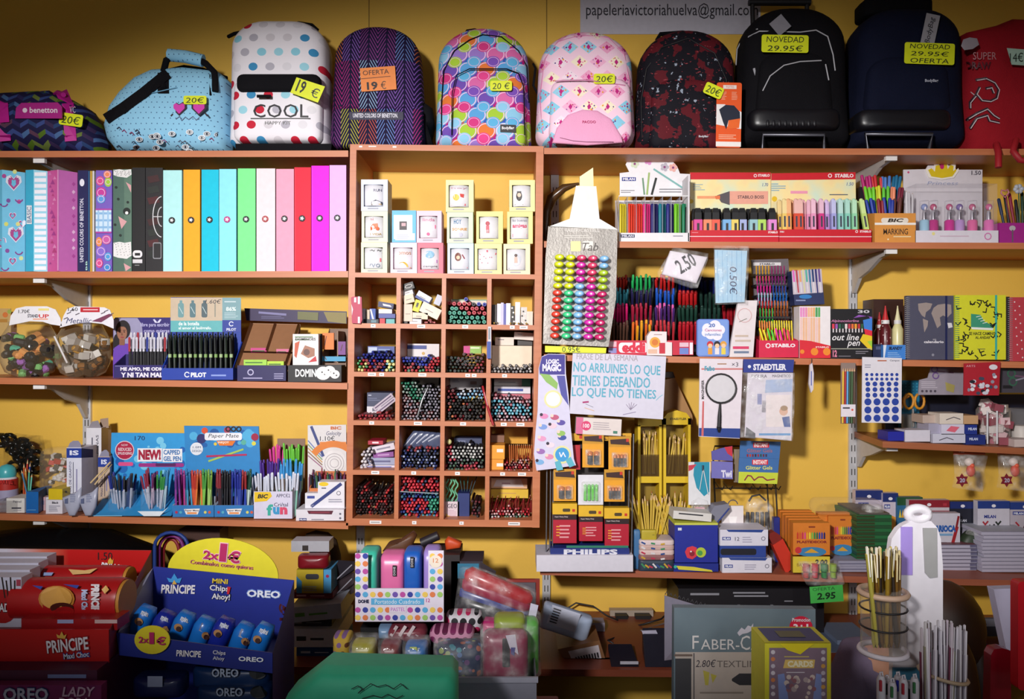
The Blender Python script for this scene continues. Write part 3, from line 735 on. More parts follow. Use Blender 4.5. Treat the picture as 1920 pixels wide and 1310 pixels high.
m.t('OFERTA',681,124,730,133,'#4a2a20',Y=Yt);m.L([(677,139),(732,138)],1,'#4a2a20',Y=Yt);m.t('19',687,146,707,161,'#22181c',Y=Yt,bold=.03);m.t('€',713,146,723,161,'#6a4a30',Y=Yt)
t.end()
# -- scallop backpack
t=T('backpack','multicoloured backpack covered in pink, blue and purple circles','backpack',-.165,on=TR)
m=t.q('body');yf=m.IN(dome(818,49,996,272,.46,.08,.03),.10,.10,SCALLOP,n=3.2,lump=.03)
m=t.q('front_pocket');y2=m.IN(dome(846,116,986,268,.25,.1,.02),.05,.02,SCALLOP,Y=-.225,n=4.2)
m=t.q('zip');tube2(m,[(828,240),(828,180),(832,120),(852,82),(880,62),(905,52),(940,56),(972,82),(988,112),(992,180)],yf,.0022,BLK)
tube2(m,[(847,240),(848,160),(856,128),(880,116),(950,116),(972,124),(982,150),(984,240)],yf,.0018,BLK,.02)
m=t.q('handle');m.TB([(872,56,-.16),(876,46,-.15),(890,44,-.14),(905,50,-.14)],.006,BLK)
m=t.q('label_patch');m.PR([(938,220),(967,221),(967,235),(938,234)],.003,'#1a151c',y2(952,228)-.004);m.t('BodyBag',941,224,964,231,'#f0eef2',Y=y2(952,228)-.004,bold=.03)
price(t,919,138,960,157,['20 €'],lambda a,b:-.285)
t.end()
# -- pink backpack
t=T('backpack','pale pink backpack with flamingo diamonds and a plain pink front patch','backpack',-.165,on=TR)
m=t.q('body');yf=m.IN(dome(1004,68,1188,279,.46,.12,.03),.10,.10,FLAM,n=3.2,lump=.03)
m=t.q('front_pocket');y2=m.IN(dome(1028,150,1184,274,.2,.16,.02),.045,.02,FLAM,Y=-.232,n=4)
m=t.q('front_patch');m.IN([(1035,268),(1044,240),(1064,216),(1092,206),(1120,208),(1146,224),(1166,258),(1168,268),(1100,274)][::-1],.012,.01,PINKF,Y=-.277,n=4)
m.t('PACOO',1092,226,1117,231,'#c03a70',Y=-.2905,bold=.02);m.L([(1050,258),(1075,264),(1100,266),(1150,266)],1,'#8a4a70',Y=-.2895)
m=t.q('zip');tube2(m,[(1018,250),(1012,180),(1022,110),(1046,78),(1090,66),(1140,70),(1170,100),(1180,150),(1183,240)],yf,.0018,'#d486ae')
tube2(m,[(1040,152),(1100,150),(1172,160)],yf,.0018,'#d486ae',.02)
m=t.q('side_strap');m.TB([(1000,120,-.12),(1004,128,-.16),(1000,160,-.18),(1008,176,-.16)],.004,BLK)
price(t,1113,138,1153,157,['20€'],lambda a,b:-.278)
t.end()
# -- splatter backpack
t=T('backpack','black backpack with dark red splatter print and an orange card tag','backpack',-.165,on=TR)
m=t.q('body');yf=m.IN(dome(1190,56,1376,277,.46,.07,.03),.10,.10,SPLAT,n=3.2,lump=.03)
m=t.q('front_pocket');y2=m.IN(dome(1216,140,1362,272,.32,.1,.02),.04,.02,SPLAT,Y=-.235,n=4)
m=t.q('handle');m.TB([(1232,66,-.16),(1238,55,-.14),(1280,52,-.14),(1316,58,-.14),(1322,68,-.16)],.007,BLK)
m=t.q('logo');m.t('BodyBag',1310,244,1328,249,'#d8d8e0',Y=y2,bold=.03)
tube2(m,[(1204,250),(1202,180),(1212,120),(1240,80),(1290,62),(1340,90),(1362,140),(1366,240)],yf,.002,'#0c0b10')
m=t.q('swing_tag',label='orange and white card tag with a backpack picture');m.r=(1366,205,1);Yt=-.30;m.PR(rr(1343,145,1390,267,4),.0012,'#ee5a1c',Yt)
m.R(1355,150,1380,157,'#f4e8e2',Y=Yt);m.t('TOTTO',1360,151.5,1375,155.5,'#e25a28',Y=Yt);m.LN(1352,162,1362,178,6,'#f6b090',Y=Yt);m.LN(1371,162,1382,178,6,'#f6b090',Y=Yt)
m.P([(1343,186),(1358,186),(1390,200),(1390,232),(1343,224)],'#f3eeee',Y=Yt);m.P([(1348,196),(1360,187),(1376,188),(1387,200),(1388,215),(1366,216),(1362,233),(1356,220)],'#1c2236',Y=Yt);m.P([(1366,216),(1388,212),(1386,230),(1364,232)],'#f26a24',Y=Yt)
m.LN(1348,242,1385,252,3,'#f8c0a0',Y=Yt);m.R(1343,256,1390,265,'#f4eeea',Y=Yt)
price(t,1320,149,1356,171,['20€'],-.305,ang=24)
t.end()
# -- black trolley bag
t=T('trolley_backpack','black wheeled backpack with white piping, telescopic handle and yellow card','backpack',-.165,on=TR)
m=t.q('body');yf=m.IN(dome(1377,24,1580,278,.40,.06,.04),.11,.10,BLK,n=3.4,lump=.04)
m=t.q('front_pocket');y2=m.IN(dome(1412,96,1560,240,.3,.12,.05),.04,.02,BLK,Y=-.245,n=3.6)
m=t.q('piping');W_='#b9b9c0'
for p_ in([(1380,120),(1382,90),(1396,62),(1420,52)],[(1392,130),(1392,95),(1404,66),(1424,56),(1500,58),(1530,54),(1552,66),(1562,100),(1566,130)]):tube2(m,p_,yf,.0022,W_)
for p_ in([(1414,130),(1416,106),(1432,98)],[(1430,168),(1444,140),(1470,120),(1500,113),(1540,111)],[(1548,118),(1554,148)]):tube2(m,p_,y2,.0022,W_)
tube2(m,[(1414,126),(1420,154)],y2,.005,'#a8a8b0',.004)
m=t.q('wheel_base');m.IN(rr(1400,206,1570,246,14),.05,.1,M('#16151a',.35),Y=-.24,n=4)
for k in range(9):m.EL(X(1440+k*11,-.29),-.288,Z(228,-.29),.006,.004,.011,'#1d1c22',8,5)
m=t.q('stand_frame');m.TB([(1430,277,-.285),(1430,250,-.29),(1545,250,-.29),(1545,277,-.285)],.006,M('#4a4a52',.3,.5)); 
m=t.q('telescopic_handle');m.TB([(1412,60,-.08),(1410,-14,-.08)],.008,'#1a191d');m.TB([(1513,60,-.08),(1513,-14,-.08)],.008,'#1a191d');m.TB([(1404,2,-.08),(1519,2,-.08)],.013,'#17161a')
m=t.q('swing_tag',label='grey patterned card tag');m.r=(1462,44,50);m.B(1448,29,1478,58,.001,'#8d8b94',-.285)
price(t,1428,63,1516,96,['NOVEDAD','29.95€'],-.288,ang=1,ink='#2a3020')
t.end()
# -- navy trolley bag
t=T('trolley_backpack','dark navy wheeled backpack with a yellow card reading NOVEDAD OFERTA','backpack',-.165,on=TR)
m=t.q('body');yf=m.IN(dome(1586,24,1790,277,.34,.06,.04),.11,.10,NAVY,n=3.6,lump=.04)
m=t.q('top_handle');m.IN(rr(1610,2,1740,34,6),.05,.06,BLK,Y=-.13,n=5)
m=t.q('front_pocket');y2=m.IN(dome(1618,105,1778,212,.28,.1,.03),.04,.02,NAVY,Y=-.245,n=3.6);m.t('BodyBag',1734,144,1759,151,'#b9bccc',Y=y2,bold=.03)
m=t.q('wheel_base');m.IN(rr(1600,206,1776,244,14),.05,.1,M('#14141a',.35),Y=-.24,n=4)
m=t.q('stand_frame');m.TB([(1628,275,-.285),(1622,247,-.29),(1748,247,-.29),(1742,275,-.285)],.006,M('#4a4a52',.3,.5))
m=t.q('swing_tag',label='long white card tag with script');m.r=(1745,52,12);m.B(1731,22,1757,84,.001,'#a5a4ac',-.286);m.t('BodyBag',1738,28,1750,78,'#26242c',Y=-.286,rot=90,sh=.2)
price(t,1696,76,1790,116,['NOVEDAD','29.95€','OFERTA'],-.289,ang=2,ink='#2a3020')
t.end()
# -- red bag
t=T('drawstring_bag','red bag with a white outline drawing at the right end of the top shelf','bag',-.165)
m=t.q('body');yf=m.IN([(1795,298),(1790,180),(1796,70),(1850,58),(1880,46),(1980,48),(1990,298)],.10,.09,REDF,n=3.8,lump=.05)
W_='#d8c8cc'
m=t.q('print');m.t('SUPER',1824,98,1868,112,'#c88a90',Y=yf);m.t('DRAW',1810,116,1858,130,'#5a1424',Y=yf,bold=.03)
for p_ in([(1800,175),(1812,160),(1830,150),(1848,147),(1864,155),(1872,168),(1868,184),(1856,190),(1840,188),(1830,176),(1836,164)],[(1800,182),(1818,172),(1828,180),(1818,192),(1818,202)],
           [(1802,236),(1815,222),(1832,212),(1850,204),(1862,216),(1872,222)],[(1818,240),(1830,222),(1850,216),(1854,226),(1872,230)],[(1848,166),(1858,164),(1862,174)],[(1798,200),(1804,206)]): 
    m.L(p_,4.6,'#2a1424',.0015,yf);m.L([(x+1.5,y+1)for x,y in p_],1.6,W_,.002,yf)
m=t.q('cap_flap');m.IN([(1868,60),(1890,46),(1930,44),(1930,78),(1885,74)][::-1],.03,.03,BLK,Y=-.2)
m=t.q('drawstring'); 
for p_ in([(1868,270,-.30),(1872,286,-.335),(1872,314,-.34)],[(1905,262,-.3),(1900,284,-.335),(1912,300,-.34),(1930,302,-.34)]):m.TB(p_,.010,M('#a01420',.6),8)
m=t.q('swing_tag',label='small white card tag');m.IN([(1802,86),(1806,74),(1818,70),(1832,72),(1836,84),(1824,92),(1808,94)][::-1],.002,.002,'#a8a0aa',Y=-.285)
m=t.q('price_tag',label='pale green price sticker reading 14 euros');m.PR([(1888,90),(1925,93),(1925,123),(1897,121)],.001,'#b4d4c4',-.29);m.t('14€',1893,99,1918,116,'#2a3a34',Y=-.29)
t.end()
# -- banner on the wall
t=T('wall_banner','white banner on the wall above the backpacks with an e-mail address','banner',-.003)
m=t.q();m.B(1088,-90,1426,64,.0025,M('#c9c6d2',.6));m.t('papeleriavictoriahuelva@gmail.com',1099,6,1421,36,'#2c2a33');t.end()
# ================================================================ ring binders
def foldbox(m,xs,Ys,y0,zb,dep,cols):
    """upright carton seen on two faces: its front edge line runs through (px, Y) points"""
    P_=[(X(a,b),b)for a,b in zip(xs,Ys)];zt=Z(y0,min(Ys));n=len(P_)
    for k in range(n-1):
        (xa,ya),(xb,yb)=P_[k],P_[k+1]
        m.add([(xa,ya,zb),(xb,yb,zb),(xb,yb,zt),(xa,ya,zt)],[(0,1,2,3)],cols[k])
    bk=max(Ys)+dep;lx,rx=P_[0],P_[-1]
    m.add([(x,y,zt)for x,y in P_]+[(rx[0],bk,zt),(lx[0],bk,zt)],[tuple(range(n+2))],cols[0])
    m.add([(lx[0],lx[1],zb),(lx[0],bk,zb),(lx[0],bk,zt),(lx[0],lx[1],zt)],[(3,2,1,0)],cols[0])
    m.add([(rx[0],rx[1],zb),(rx[0],bk,zb),(rx[0],bk,zt),(rx[0],rx[1],zt)],[(0,1,2,3)],cols[-1])
    m.add([(lx[0],bk,zb),(rx[0],bk,zb),(rx[0],bk,zt),(lx[0],bk,zt)],[(3,2,1,0)],cols[0])
    def yf(px,py):
        for(a,b),(c_,d_)in zip(zip(xs,Ys),zip(xs[1:],Ys[1:])):
            if a<=px<=c_:return b+(d_-b)*(px-a)/(c_-a)
        return Ys[0]if px<xs[0]else Ys[-1]
    return yf
zs=S2(-1)+.001
t=T('ring_binder','light blue binder printed with hearts at the left end of the row','ring binder',-.28)
m=t.q();yf=foldbox(m,(-40,4,47),(-.24,-.29,-.25),318,zs,.12,['#6cc4e6','#74c8ea'])
for x,y,s_ in((26,343,1),(30,440,1),(24,490,.5),(2,455,.7),(42,420,.5),(24,405,.45)):
    for k,c_ in((1,'#e8e6f4'),(.85,'#b0408c'),(.5,'#6cc4e6')):
        a=15*s_*k;m.P([(x,y+a),(x-a,y-a*.1),(x-a*.9,y-a*.8),(x-a*.4,y-a),(x,y-a*.55),(x+a*.4,y-a),(x+a*.9,y-a*.8),(x+a,y-a*.1)],c_,Y=yf)
for x,y,c_ in((16,376,'#7a4aa0'),(36,378,'#c84a90'),(12,420,'#e0e070'),(34,420,'#e8e08a'),(14,470,'#8a4aa0'),(28,322,'#e0e890'),(8,330,'#b04090'),(40,484,'#e0e8a0')):m.D(x,y,4,c_,Y=yf)
for x,y in((8,380),(36,372),(10,500),(36,470)):m.ring(x,y,7,2.4,'#8a3a90',a0=20,a1=160,n=6,Y=yf)
t.end()
t=T('ring_binder','turquoise binder with a white striped cover beside the hearts binder','ring binder',-.28)
m=t.q();yf=foldbox(m,(48,63,89),(-.285,-.29,-.27),318,zs,.12,['#3fb2d6','#8fd4ea'])
for k in range(17):m.R(65,323+k*11,87,330+k*11,'#eef2fa',Y=yf)
m.R(50,385,60,420,'#e8ecf2',Y=yf);m.t('BASIC',51,388,59,417,'#3a6a9a',Y=yf,rot=90);t.end()
t=T('ring_binder','pink binder with a triangle printed spine beside the striped one','ring binder',-.28)
m=t.q();yf=foldbox(m,(89,110,145),(-.27,-.29,-.25),318,zs,.12,['#d0589e','#c568b4']);rnd=random.Random(3)
for k in range(22):
    x,y=rnd.uniform(91,104),325+k*8;a=rnd.uniform(2,4.5);m.P([(x,y-a),(x+a,y+a),(x-a,y+a)],rnd.choice(['#e48abf','#b8407e','#d872b4','#a83a8c']),Y=yf)
for k in range(10):
    x,y=138,345+k*15;m.P([(x,y-4),(x+4,y),(x,y+4),(x-3,y)],rnd.choice(['#b04a9c','#e6b6dc','#d08ac8']),Y=yf)
m.R(108,318,110,507,'#eaa4d4',Y=yf);t.end()
t=T('ring_binder','thin navy binder with white spine lettering beside the pink binder','ring binder',-.285,on=S2)
m=t.q(bev=.001);m.B(146,318,165,508,.24,'#1a1a52');m.t('UNITED COLORS OF BENETTON.',150,370,157,490,'#dedcf0',rot=90,bold=.02);m.D(154,341,4.5,'#e8e6f4',ry=7);m.t('BB',161,488,164,505,'#cfe',rot=90);t.end()
for k,(x,w_,c_,n_)in enumerate(((165.5,3,'#2c5c8c','blue'),(169,4,'#c8a03c','mustard'),(173.5,3.4,'#dcd8d8','white'))):
    t=T('folder','thin '+n_+' folder standing between the navy and the circle-print binders','folder',-.285,on=S2);m=t.q();m.B(x,318,x+w_-.4,507,.2,c_);t.end()
t=T('ring_binder','narrow multicoloured binder with circles and a blue checked label band','ring binder',-.285,on=S2)
m=t.q(bev=.001);m.B(180,318,210,508,.24,'#7a5cc0')
for x,y,r_,c_ in((188,338,9,'#d84a90'),(203,340,9,'#a4d03c'),(190,360,11,'#c83c9c'),(190,372,8,'#5aa0e0'),(186,452,9,'#e8904c'),(200,448,9,'#c85aa4'),(190,470,10,'#8a6ad0'),(203,480,8,'#4aa0d8'),(187,492,9,'#d84a90'),(202,326,7,'#f08a5a'),(202,500,7,'#3a90d0')):m.D(x,y,min(r_,x-180.3,209.7-x),c_,ry=r_);m.ring(x,y,min(r_,x-180.3,209.7-x)*.7,1,'#f0c8e8')
m.R(180.3,390,209.7,436,'#b040a0');m.R(180.3,393,209.7,433,'#cfe4f6')
for k in range(3):m.R(180.3,397+k*13,209.7,401+k*13,'#8ab8e2');m.R(184+k*9,393,187+k*9,433,'#9cc4e8')
t.end()
t=T('ring_binder','dark green binder with pink triangles and spotted clouds','ring binder',-.285,on=S2)
m=t.q(bev=.001);m.B(212,316,247,508,.24,'#4c6a5e');m.R(233,316,247,508,'#5c7a6a')
for pts in([(222,404),(238,414),(228,428)],[(236,340),(246,346),(246,360)],[(232,492),(246,500),(236,507)]):m.P(pts,'#d8a0a4')
for y,h in((316,16),(452,32)):
    m.P([(213,y+2),(224,y),(234,y+2),(246,y),(247,y+h-6),(238,y+h),(222,y+h-2),(213,y+h-5)],'#e6e4e4')
    for k in range(26):m.D(215+(k*7.3)%30,y+3+(k*5.1)%(h-7),.8,'#4a4a4a',n=5)
for x,y in((218,350),(222,372),(216,420),(226,440),(240,378)):m.D(x,y,2.5,'#1e2a26')
m.D(238,395,7,'#15201c');m.D(238,398,3,'#eee');t.end()
t=T('ring_binder','black binder with white badge at its foot beside the green binder','ring binder',-.285,on=S2)
m=t.q(bev=.001);m.B(248,313,272,508,.25,'#121014');m.P(rr(249,468,267,482,6),'#e6e4e8');m.R(253,473,263,478,'#1a181c');m.R(249,485,267,492,'#d8d6da');m.LN(253,494,263,498,1,'#888');t.end()
t=T('ring_binder','black binder with a dark red and white target cover','ring binder',-.28,on=S2)
m=t.q(bev=.001);m.B(273,313,305,508,.25,'#1b181c')
for k in range(8):m.P([(276,330+k*20),(296,326+k*20),(300,338+k*20),(280,342+k*20)],['#3a1418','#202622','#4a161c','#1c201e'][k%4])
m.ring(304,405,17,1.6,'#d8d8dc',a0=95,a1=265,ry=38);m.ring(304,405,8,1.6,'#c8c8cc',a0=95,a1=265,ry=18);m.R(288,404,304,405.5,'#ccc');m.P(rr(287,453,303,484,3),'#8a8a90');m.P(rr(288.5,455,301.5,482,2),'#1b181c');t.end()
BND=[(306,341,318,'#b5ecec','pale aqua',0),(344,375,317,'#ffac26','orange',0),(378,410,317,'#0cc3e0','turquoise',0),(411,443,316,'#8fe5f5','sky blue',1),(446,479,315,'#7ef392','green',0),
       (481,516,315,'#f8dde2','pale pink',2),(518,551,316,'#ffa3bd','salmon pink',0),(552,583,313,'#f4203c','red',0),(584,617,310,'#ff10dc','magenta',0),(618,649,309,'#e3b4f6','lilac',0)]
for x0,x1,y0,c_,nm,rg in BND:
    t=T('ring_binder','plain %s lever arch binder with a round finger hole'%nm,'ring binder',-.285,on=S2)
    m=t.q('cover',bev=.002);m.B(x0,y0,x1,508,.265,M(c_,.55,0,1,.25));m.R(x0+1.5,y0+3,x0+2.2,505,'#ffffff' if rg==2 else c_,.0005)
    f=t.q('finger_ring',label='metal finger hole ring');cx=(x0+x1)/2-1;cy=412-(x0-306)*.013;rc=['#26262a','#c04a8c','#b0484c'][rg]
    f.LA(X(cx,-.285),-.285,Z(cy,-.285),[(.0105,0),(.0105,.0015),(.0085,.002),(.008,.0012)],rc,18,ax='y')
    f.D(cx,cy,4.6,rc,.0022);f.P([(cx+(4 if k%2==0 else 2)*math.cos(k*math.pi/5),cy+(4 if k%2==0 else 2)*math.sin(k*math.pi/5))for k in range(10)],'#f2f2f4',.0026)
    t.end()
# ================================================================ left: jars and blue pen displays
GLASS=glass('#b8a88c',.10,.85)
def mini(name,x,y,z,kind,c,c2,label,cat,group,rnd):
    key=('mini',kind,c,c2)
    if key not in _pm:
        m=MB()
        if kind=='cap':m.LA(0,0,-.02,[(.004,0),(.0075,.003),(.0075,.018)],c,8);m.LA(0,0,-.02,[(.008,.018),(.008,.036),(.004,.04)],c2,8)
        elif kind=='box':m.WB(-.014,.014,-.008,.008,-.007,.007,c);m.WB(-.0145,.002,-.0085,.0085,-.0075,.0075,c2)
        else:m.EL(0,0,0,.012,.009,.009,c,8,6);m.LA(0,0,-.006,[(.0095,0),(.0095,.012)],c2,8)
        me=bpy.data.meshes.new(kind);me.from_pydata([tuple(v)for v in m.v],[],m.f)
        for q in m.ms:me.materials.append(q)
        me.polygons.foreach_set('material_index',m.fm);_pm[key]=me
    o=bpy.data.objects.new(name,_pm[key]);C.objects.link(o);o.location=(x,y,z)
    o.scale=[1.6 if 'jar' in label and kind!='x' and 'spotted' not in label else 1]*3;o.rotation_euler=(rnd.uniform(-.4,.4)+(1.4 if kind=='cap' else 0),rnd.uniform(-.5,.5),rnd.uniform(0,6));tag(o,label,cat,group)
def fishbowl(cx,x0,x1,ytop,ybot,lab,seed,items,cat,gname,card):
    rnd=random.Random(seed);Yc=-.165;t=T('glass_jar',lab,'jar',Yc);m=t.q('bowl')
    R0=(X(x1,Yc)-X(x0,Yc))/2;xc=X(cx,Yc);zb=S3(xc)+.0008;H=Z(ytop,Yc)-zb
    prof=[(R0*.5,0),(R0*.8,H*.08),(R0*.97,H*.28),(R0,H*.5),(R0*.93,H*.75),(R0*.72,H*.93),(R0*.66,H),(R0*.70,H+.004)]
    m.LA(xc,Yc,zb,prof[:],GLASS,28,sy=.85)
    q=t.q('rim');q.TB([(xc+R0*.69*math.cos(a*.3491),Yc+R0*.59*math.sin(a*.3491),zb+H)for a in range(18)],.003,clear(.3,'#e8e4dc'),6,px=False,closed=True)
    card(t);t.end()
    n=0
    for lay in range(7):
        zz=zb+.016+lay*.019;rl=R0*(.5+.42*min(1,(lay+.7)/3));k=[5,8,9,9,8,6,4][lay]
        for j in range(k):
            a=rnd.uniform(0,6.28);r_=rl*rnd.uniform(.35,.86)
            kind,c,c2,dn=rnd.choice(items);mini(dn[0],xc+r_*math.cos(a),Yc+r_*.8*math.sin(a),zz,kind,c,c2,dn[1],cat,gname+', '+dn[2],rnd)
def card1(t):
    m=t.q('header_card');m.PR([(17,610),(20,592),(30,578),(48,574),(88,574),(104,580),(113,596),(116,611),(96,608),(80,603),(56,602),(36,606)],.002,'#eceaf0',-.26)
    m.t('1.70€',35,580,56,587,'#333',Y=-.26);m.t('STAND',52,589,72,595,'#445',Y=-.26,bold=.02);m.t('UP',73,589,92,596,'#d83a3c',Y=-.26,bold=.02);m.R(62,597,90,599,'#f0a080',Y=-.26);m.R(72,578,92,582,'#f0e08a',Y=-.26)
def card2(t):
    m=t.q('header_card');m.PR([(112,614),(119,592),(126,579),(140,574),(196,576),(206,581),(213,600),(213,616),(192,607),(166,604),(140,607)],.002,'#e8e6ee',-.26)
    m.R(151,576,187,585,'#c01c2c',Y=-.26);m.LN(156,578,184,583,1,'#f0c8cc',Y=-.26);m.t('Metallic',124,596,172,606,'#5a5a80',Y=-.26,sh=.3)
    for x,y in((126,588),(132,583),(142,590),(196,584),(206,590),(120,598),(190,588)):m.L([(x,y),(x+7,y-3)],1.5,'#554a58',.001,-.26)
    m.P([(172,602),(205,588),(212,590),(190,604)],'#7a3a58',Y=-.26);m.t('1.60',128,576,146,583,'#333',Y=-.26)
J1=[('cap','#16151a','#a86cc0',('mini_highlighter','black and purple mini highlighter inside the left round jar','purple')),('cap','#16151a','#e8a05a',('mini_highlighter','black and orange mini highlighter inside the left round jar','orange')),
      ('cap','#16151a','#58c0a0',('mini_highlighter','black and mint mini highlighter inside the left round jar','mint')),('cap','#111015','#17161b',('mini_highlighter','plain black mini highlighter inside the left round jar','black')),('cap','#7ac070','#1b1a20',('mini_highlighter','green mini highlighter with black cap inside the left round jar','green'))]
J2=[('ball','#b8862c','#6a4a1c',('metal_sharpener','gold metallic sharpener inside the right round jar','gold')),('ball','#8a5a24','#3a2814',('metal_sharpener','bronze metallic sharpener inside the right round jar','bronze')),
      ('box','#c9c4bc','#8a8078',('metal_sharpener','silver metallic sharpener inside the right round jar','silver')),('box','#7a5228','#46301a',('metal_sharpener','dark brass sharpener inside the right round jar','brass'))]
fishbowl(56,4,108,606,706,'round clear jar with a white header card, full of mini highlighters',7,J1,'highlighter','mini highlighters in the left jar',card1)
fishbowl(156,108,206,606,706,'round clear jar with a red-labelled header card, full of metallic sharpeners',8,J2,'sharpener','metallic sharpeners in the right jar',card2)
t=T('folded_leaflet','yellow and orange printed card behind the left round jar','card',-.06,on=S3);m=t.q();m.B(-6,578,20,702,.003,'#c9a86a');m.D(10,590,5,'#d87a3c');m.D(18,584,4,'#a0b050');m.R(-6,598,14,604,'#b8863c');t.end()
t=T('ink_tube','thin white tube leaning inside the right round jar','tube',-.22);m=t.q();m.TB([(102,630,-.25),(126,680,-.23)],.0035,'#dcd8d8',6);t.end()
# purple display
t=T('pen_display','purple cardboard pen display with a printed portrait of a woman','pen display',-.27,on=S3)
m=t.q('back_card');m.PR([(212,596),(216,591),(320,591),(320,704),(212,704)],.004,'#2f2370',-.19);Yb=-.19
m.P([(213,598),(217,592),(258,592),(266,604),(270,640),(213,652)],'#9a96b8',Y=Yb)
m.PR([(212,660),(214,648),(226,640),(240,640),(252,652),(256,704),(212,704)],.003,'#6a3fb0',Yb-.002)
f=t.q('portrait');f.D(231,614,14,'#1c141a',Y=Yb-.001,ry=18);f.D(219,640,7,'#1c141a',Y=Yb-.001,ry=18);f.D(229,620,9.5,'#9a6850',ry=14,Y=Yb-.002);f.R(224,632,234,643,'#8a5a44',Y=Yb-.002);f.P([(219,612),(224,604),(234,603),(239,612),(232,608),(225,608)],'#1c141a',Y=Yb-.003)
for x in(225,233):f.D(x,618,1.4,'#1a1014',Y=Yb-.004,ry=.9);f.R(x-2.4,614.5,x+2.4,615.5,'#2a181a',Y=Yb-.004)
f.P([(228.5,618),(230,624),(227,624)],'#7c4c3a',Y=Yb-.004);f.D(229,628,3.2,'#9c3f44',ry=1.3,Y=Yb-.004)
m.t('libre para escribir',264,601,318,610,'#b8b4e0',Y=Yb,bold=.02);m.t('como quieras',270,613,318,621,'#b8b4e0',Y=Yb,bold=.02);m.P([(290,594),(295,600),(300,594),(303,595),(299,601),(291,601),(287,595)],'#d8d6f0',Y=Yb)
m=t.q('tray');m.K(213,680,312,704,.075,'#2c2268',Y=-.27,yb=660);m.t('ME AMO, ME ODIO',226,684,310,692,'#e6e4f4',Y=-.27,bold=.05);m.t('Y NI TAN MAL',227,694,306,703,'#e6e4f4',Y=-.27,bold=.05);m.R(216,681.5,250,682.5,'#8a84c0',Y=-.27)
t.end();pt=t.dz
for r_ in range(2):
    for k in range(11):
        x=243+k*6.6+r_*3;ppen('stick','ballpoint_pen',(x,700,-.262+r_*.03),(x+random.uniform(-1,1),632-r_*9,-.25+r_*.03),'#d8d6e2' if(k*7+r_)%5 else['#b02c38','#30409c'][k%2],'#15141a','white-capped black ballpoint pen in the purple display' if(k*7+r_)%5 else 'coloured cap ballpoint pen in the purple display','pen','white-capped pens in the purple display' if(k*7+r_)%5 else 'colour-capped pens in the purple display',.82)
# PILOT display
t=T('pen_display','blue PILOT display tray with a beige and teal picture card','pen display',-.285,on=S3)
m=t.q('header_card');m.PR([(320,557),(451,558),(453,703),(318,703)],.004,'#1c3c9c',-.2);Yb=-.2
m.R(320,558,417,601,'#cbb8a0',Y=Yb);m.R(320,601,417,622,'#64b4b8',Y=Yb);m.R(417,558,452,600,'#7fa6ae',Y=Yb);m.R(417,600,452,622,'#2a3f9a',Y=Yb)
for x,c_ in((339,'#6f9ca0'),(361,'#5a7c84'),(383,'#54666c')):m.P(rr(x-5,568,x+6,595,3),c_,Y=Yb);m.R(x-2,563,x+3,568,c_,Y=Yb);m.L([(x-3,575),(x+4,588)],1,'#cfe0e0',Y=Yb)
m.R(402.5,568,404.5,594,'#8c8c80',Y=Yb);m.t('de la botella',335,603,374,610,'#e8f4f4',Y=Yb,bold=.03);m.t('al amor al boligrafo.',335,612,397,619,'#e8f4f4',Y=Yb,bold=.03);m.t('1.60€',385,561,415,569,'#3a3a44',Y=Yb,sh=.2)
m.t('86%',424,575,443,583,'#dceaea',Y=Yb,bold=.04);m.LN(421,563,448,568,1,'#cfe0e4',Y=Yb);m.LN(421,585,447,597,4,'#b8d0d6',Y=Yb);m.t('PILOT',425,615,443,620,'#e8ecf8',Y=Yb,bold=.03);m.ring(434,607,4,1.5,'#e8ecf8',a0=40,a1=330,n=8,Y=Yb)
m=t.q('tray');m.K(303,690,437,712,.085,'#1d3da4',Y=-.285,yb=640);m.t('PILOT',358,698,387,707,'#eef0fa',Y=-.285,bold=.05);m.ring(351,702,4.5,1.8,'#e8ecf8',a0=40,a1=330,n=8);m.R(396,702,424,705,'#8ca0e0')
t.end();g_=random.Random(4)
for r_ in range(2):
    for k in range(13):
        x=318+k*9.6+r_*4;top=['#161a18','#1c2a20','#161a18','#1a2024','#861c24' if k>9 else '#16181c'][(k+r_)%5]
        nm='red-topped dark pen in the PILOT tray' if top=='#861c24' else 'dark green-banded pen in the PILOT tray'
        o=ppen('click','gel_pen',(x,706,-.272+r_*.034),(x+g_.uniform(-1,1),628-r_*6,-.262+r_*.034),top,'#1d241f',nm,'pen',nm+'s',.97)
for k in range(13):
    x=318+k*9.6
    t=T('price_band','green printed band round a dark pen in the PILOT tray','pen band',-.276,group='green bands on the PILOT pens');m=t.q();m.LA(X(x,-.272),-.270,Z(670,-.272),[(.0056,0),(.0056,.011)],'#7ea45c' if k%2 else '#a4bc8c',8);t.end()
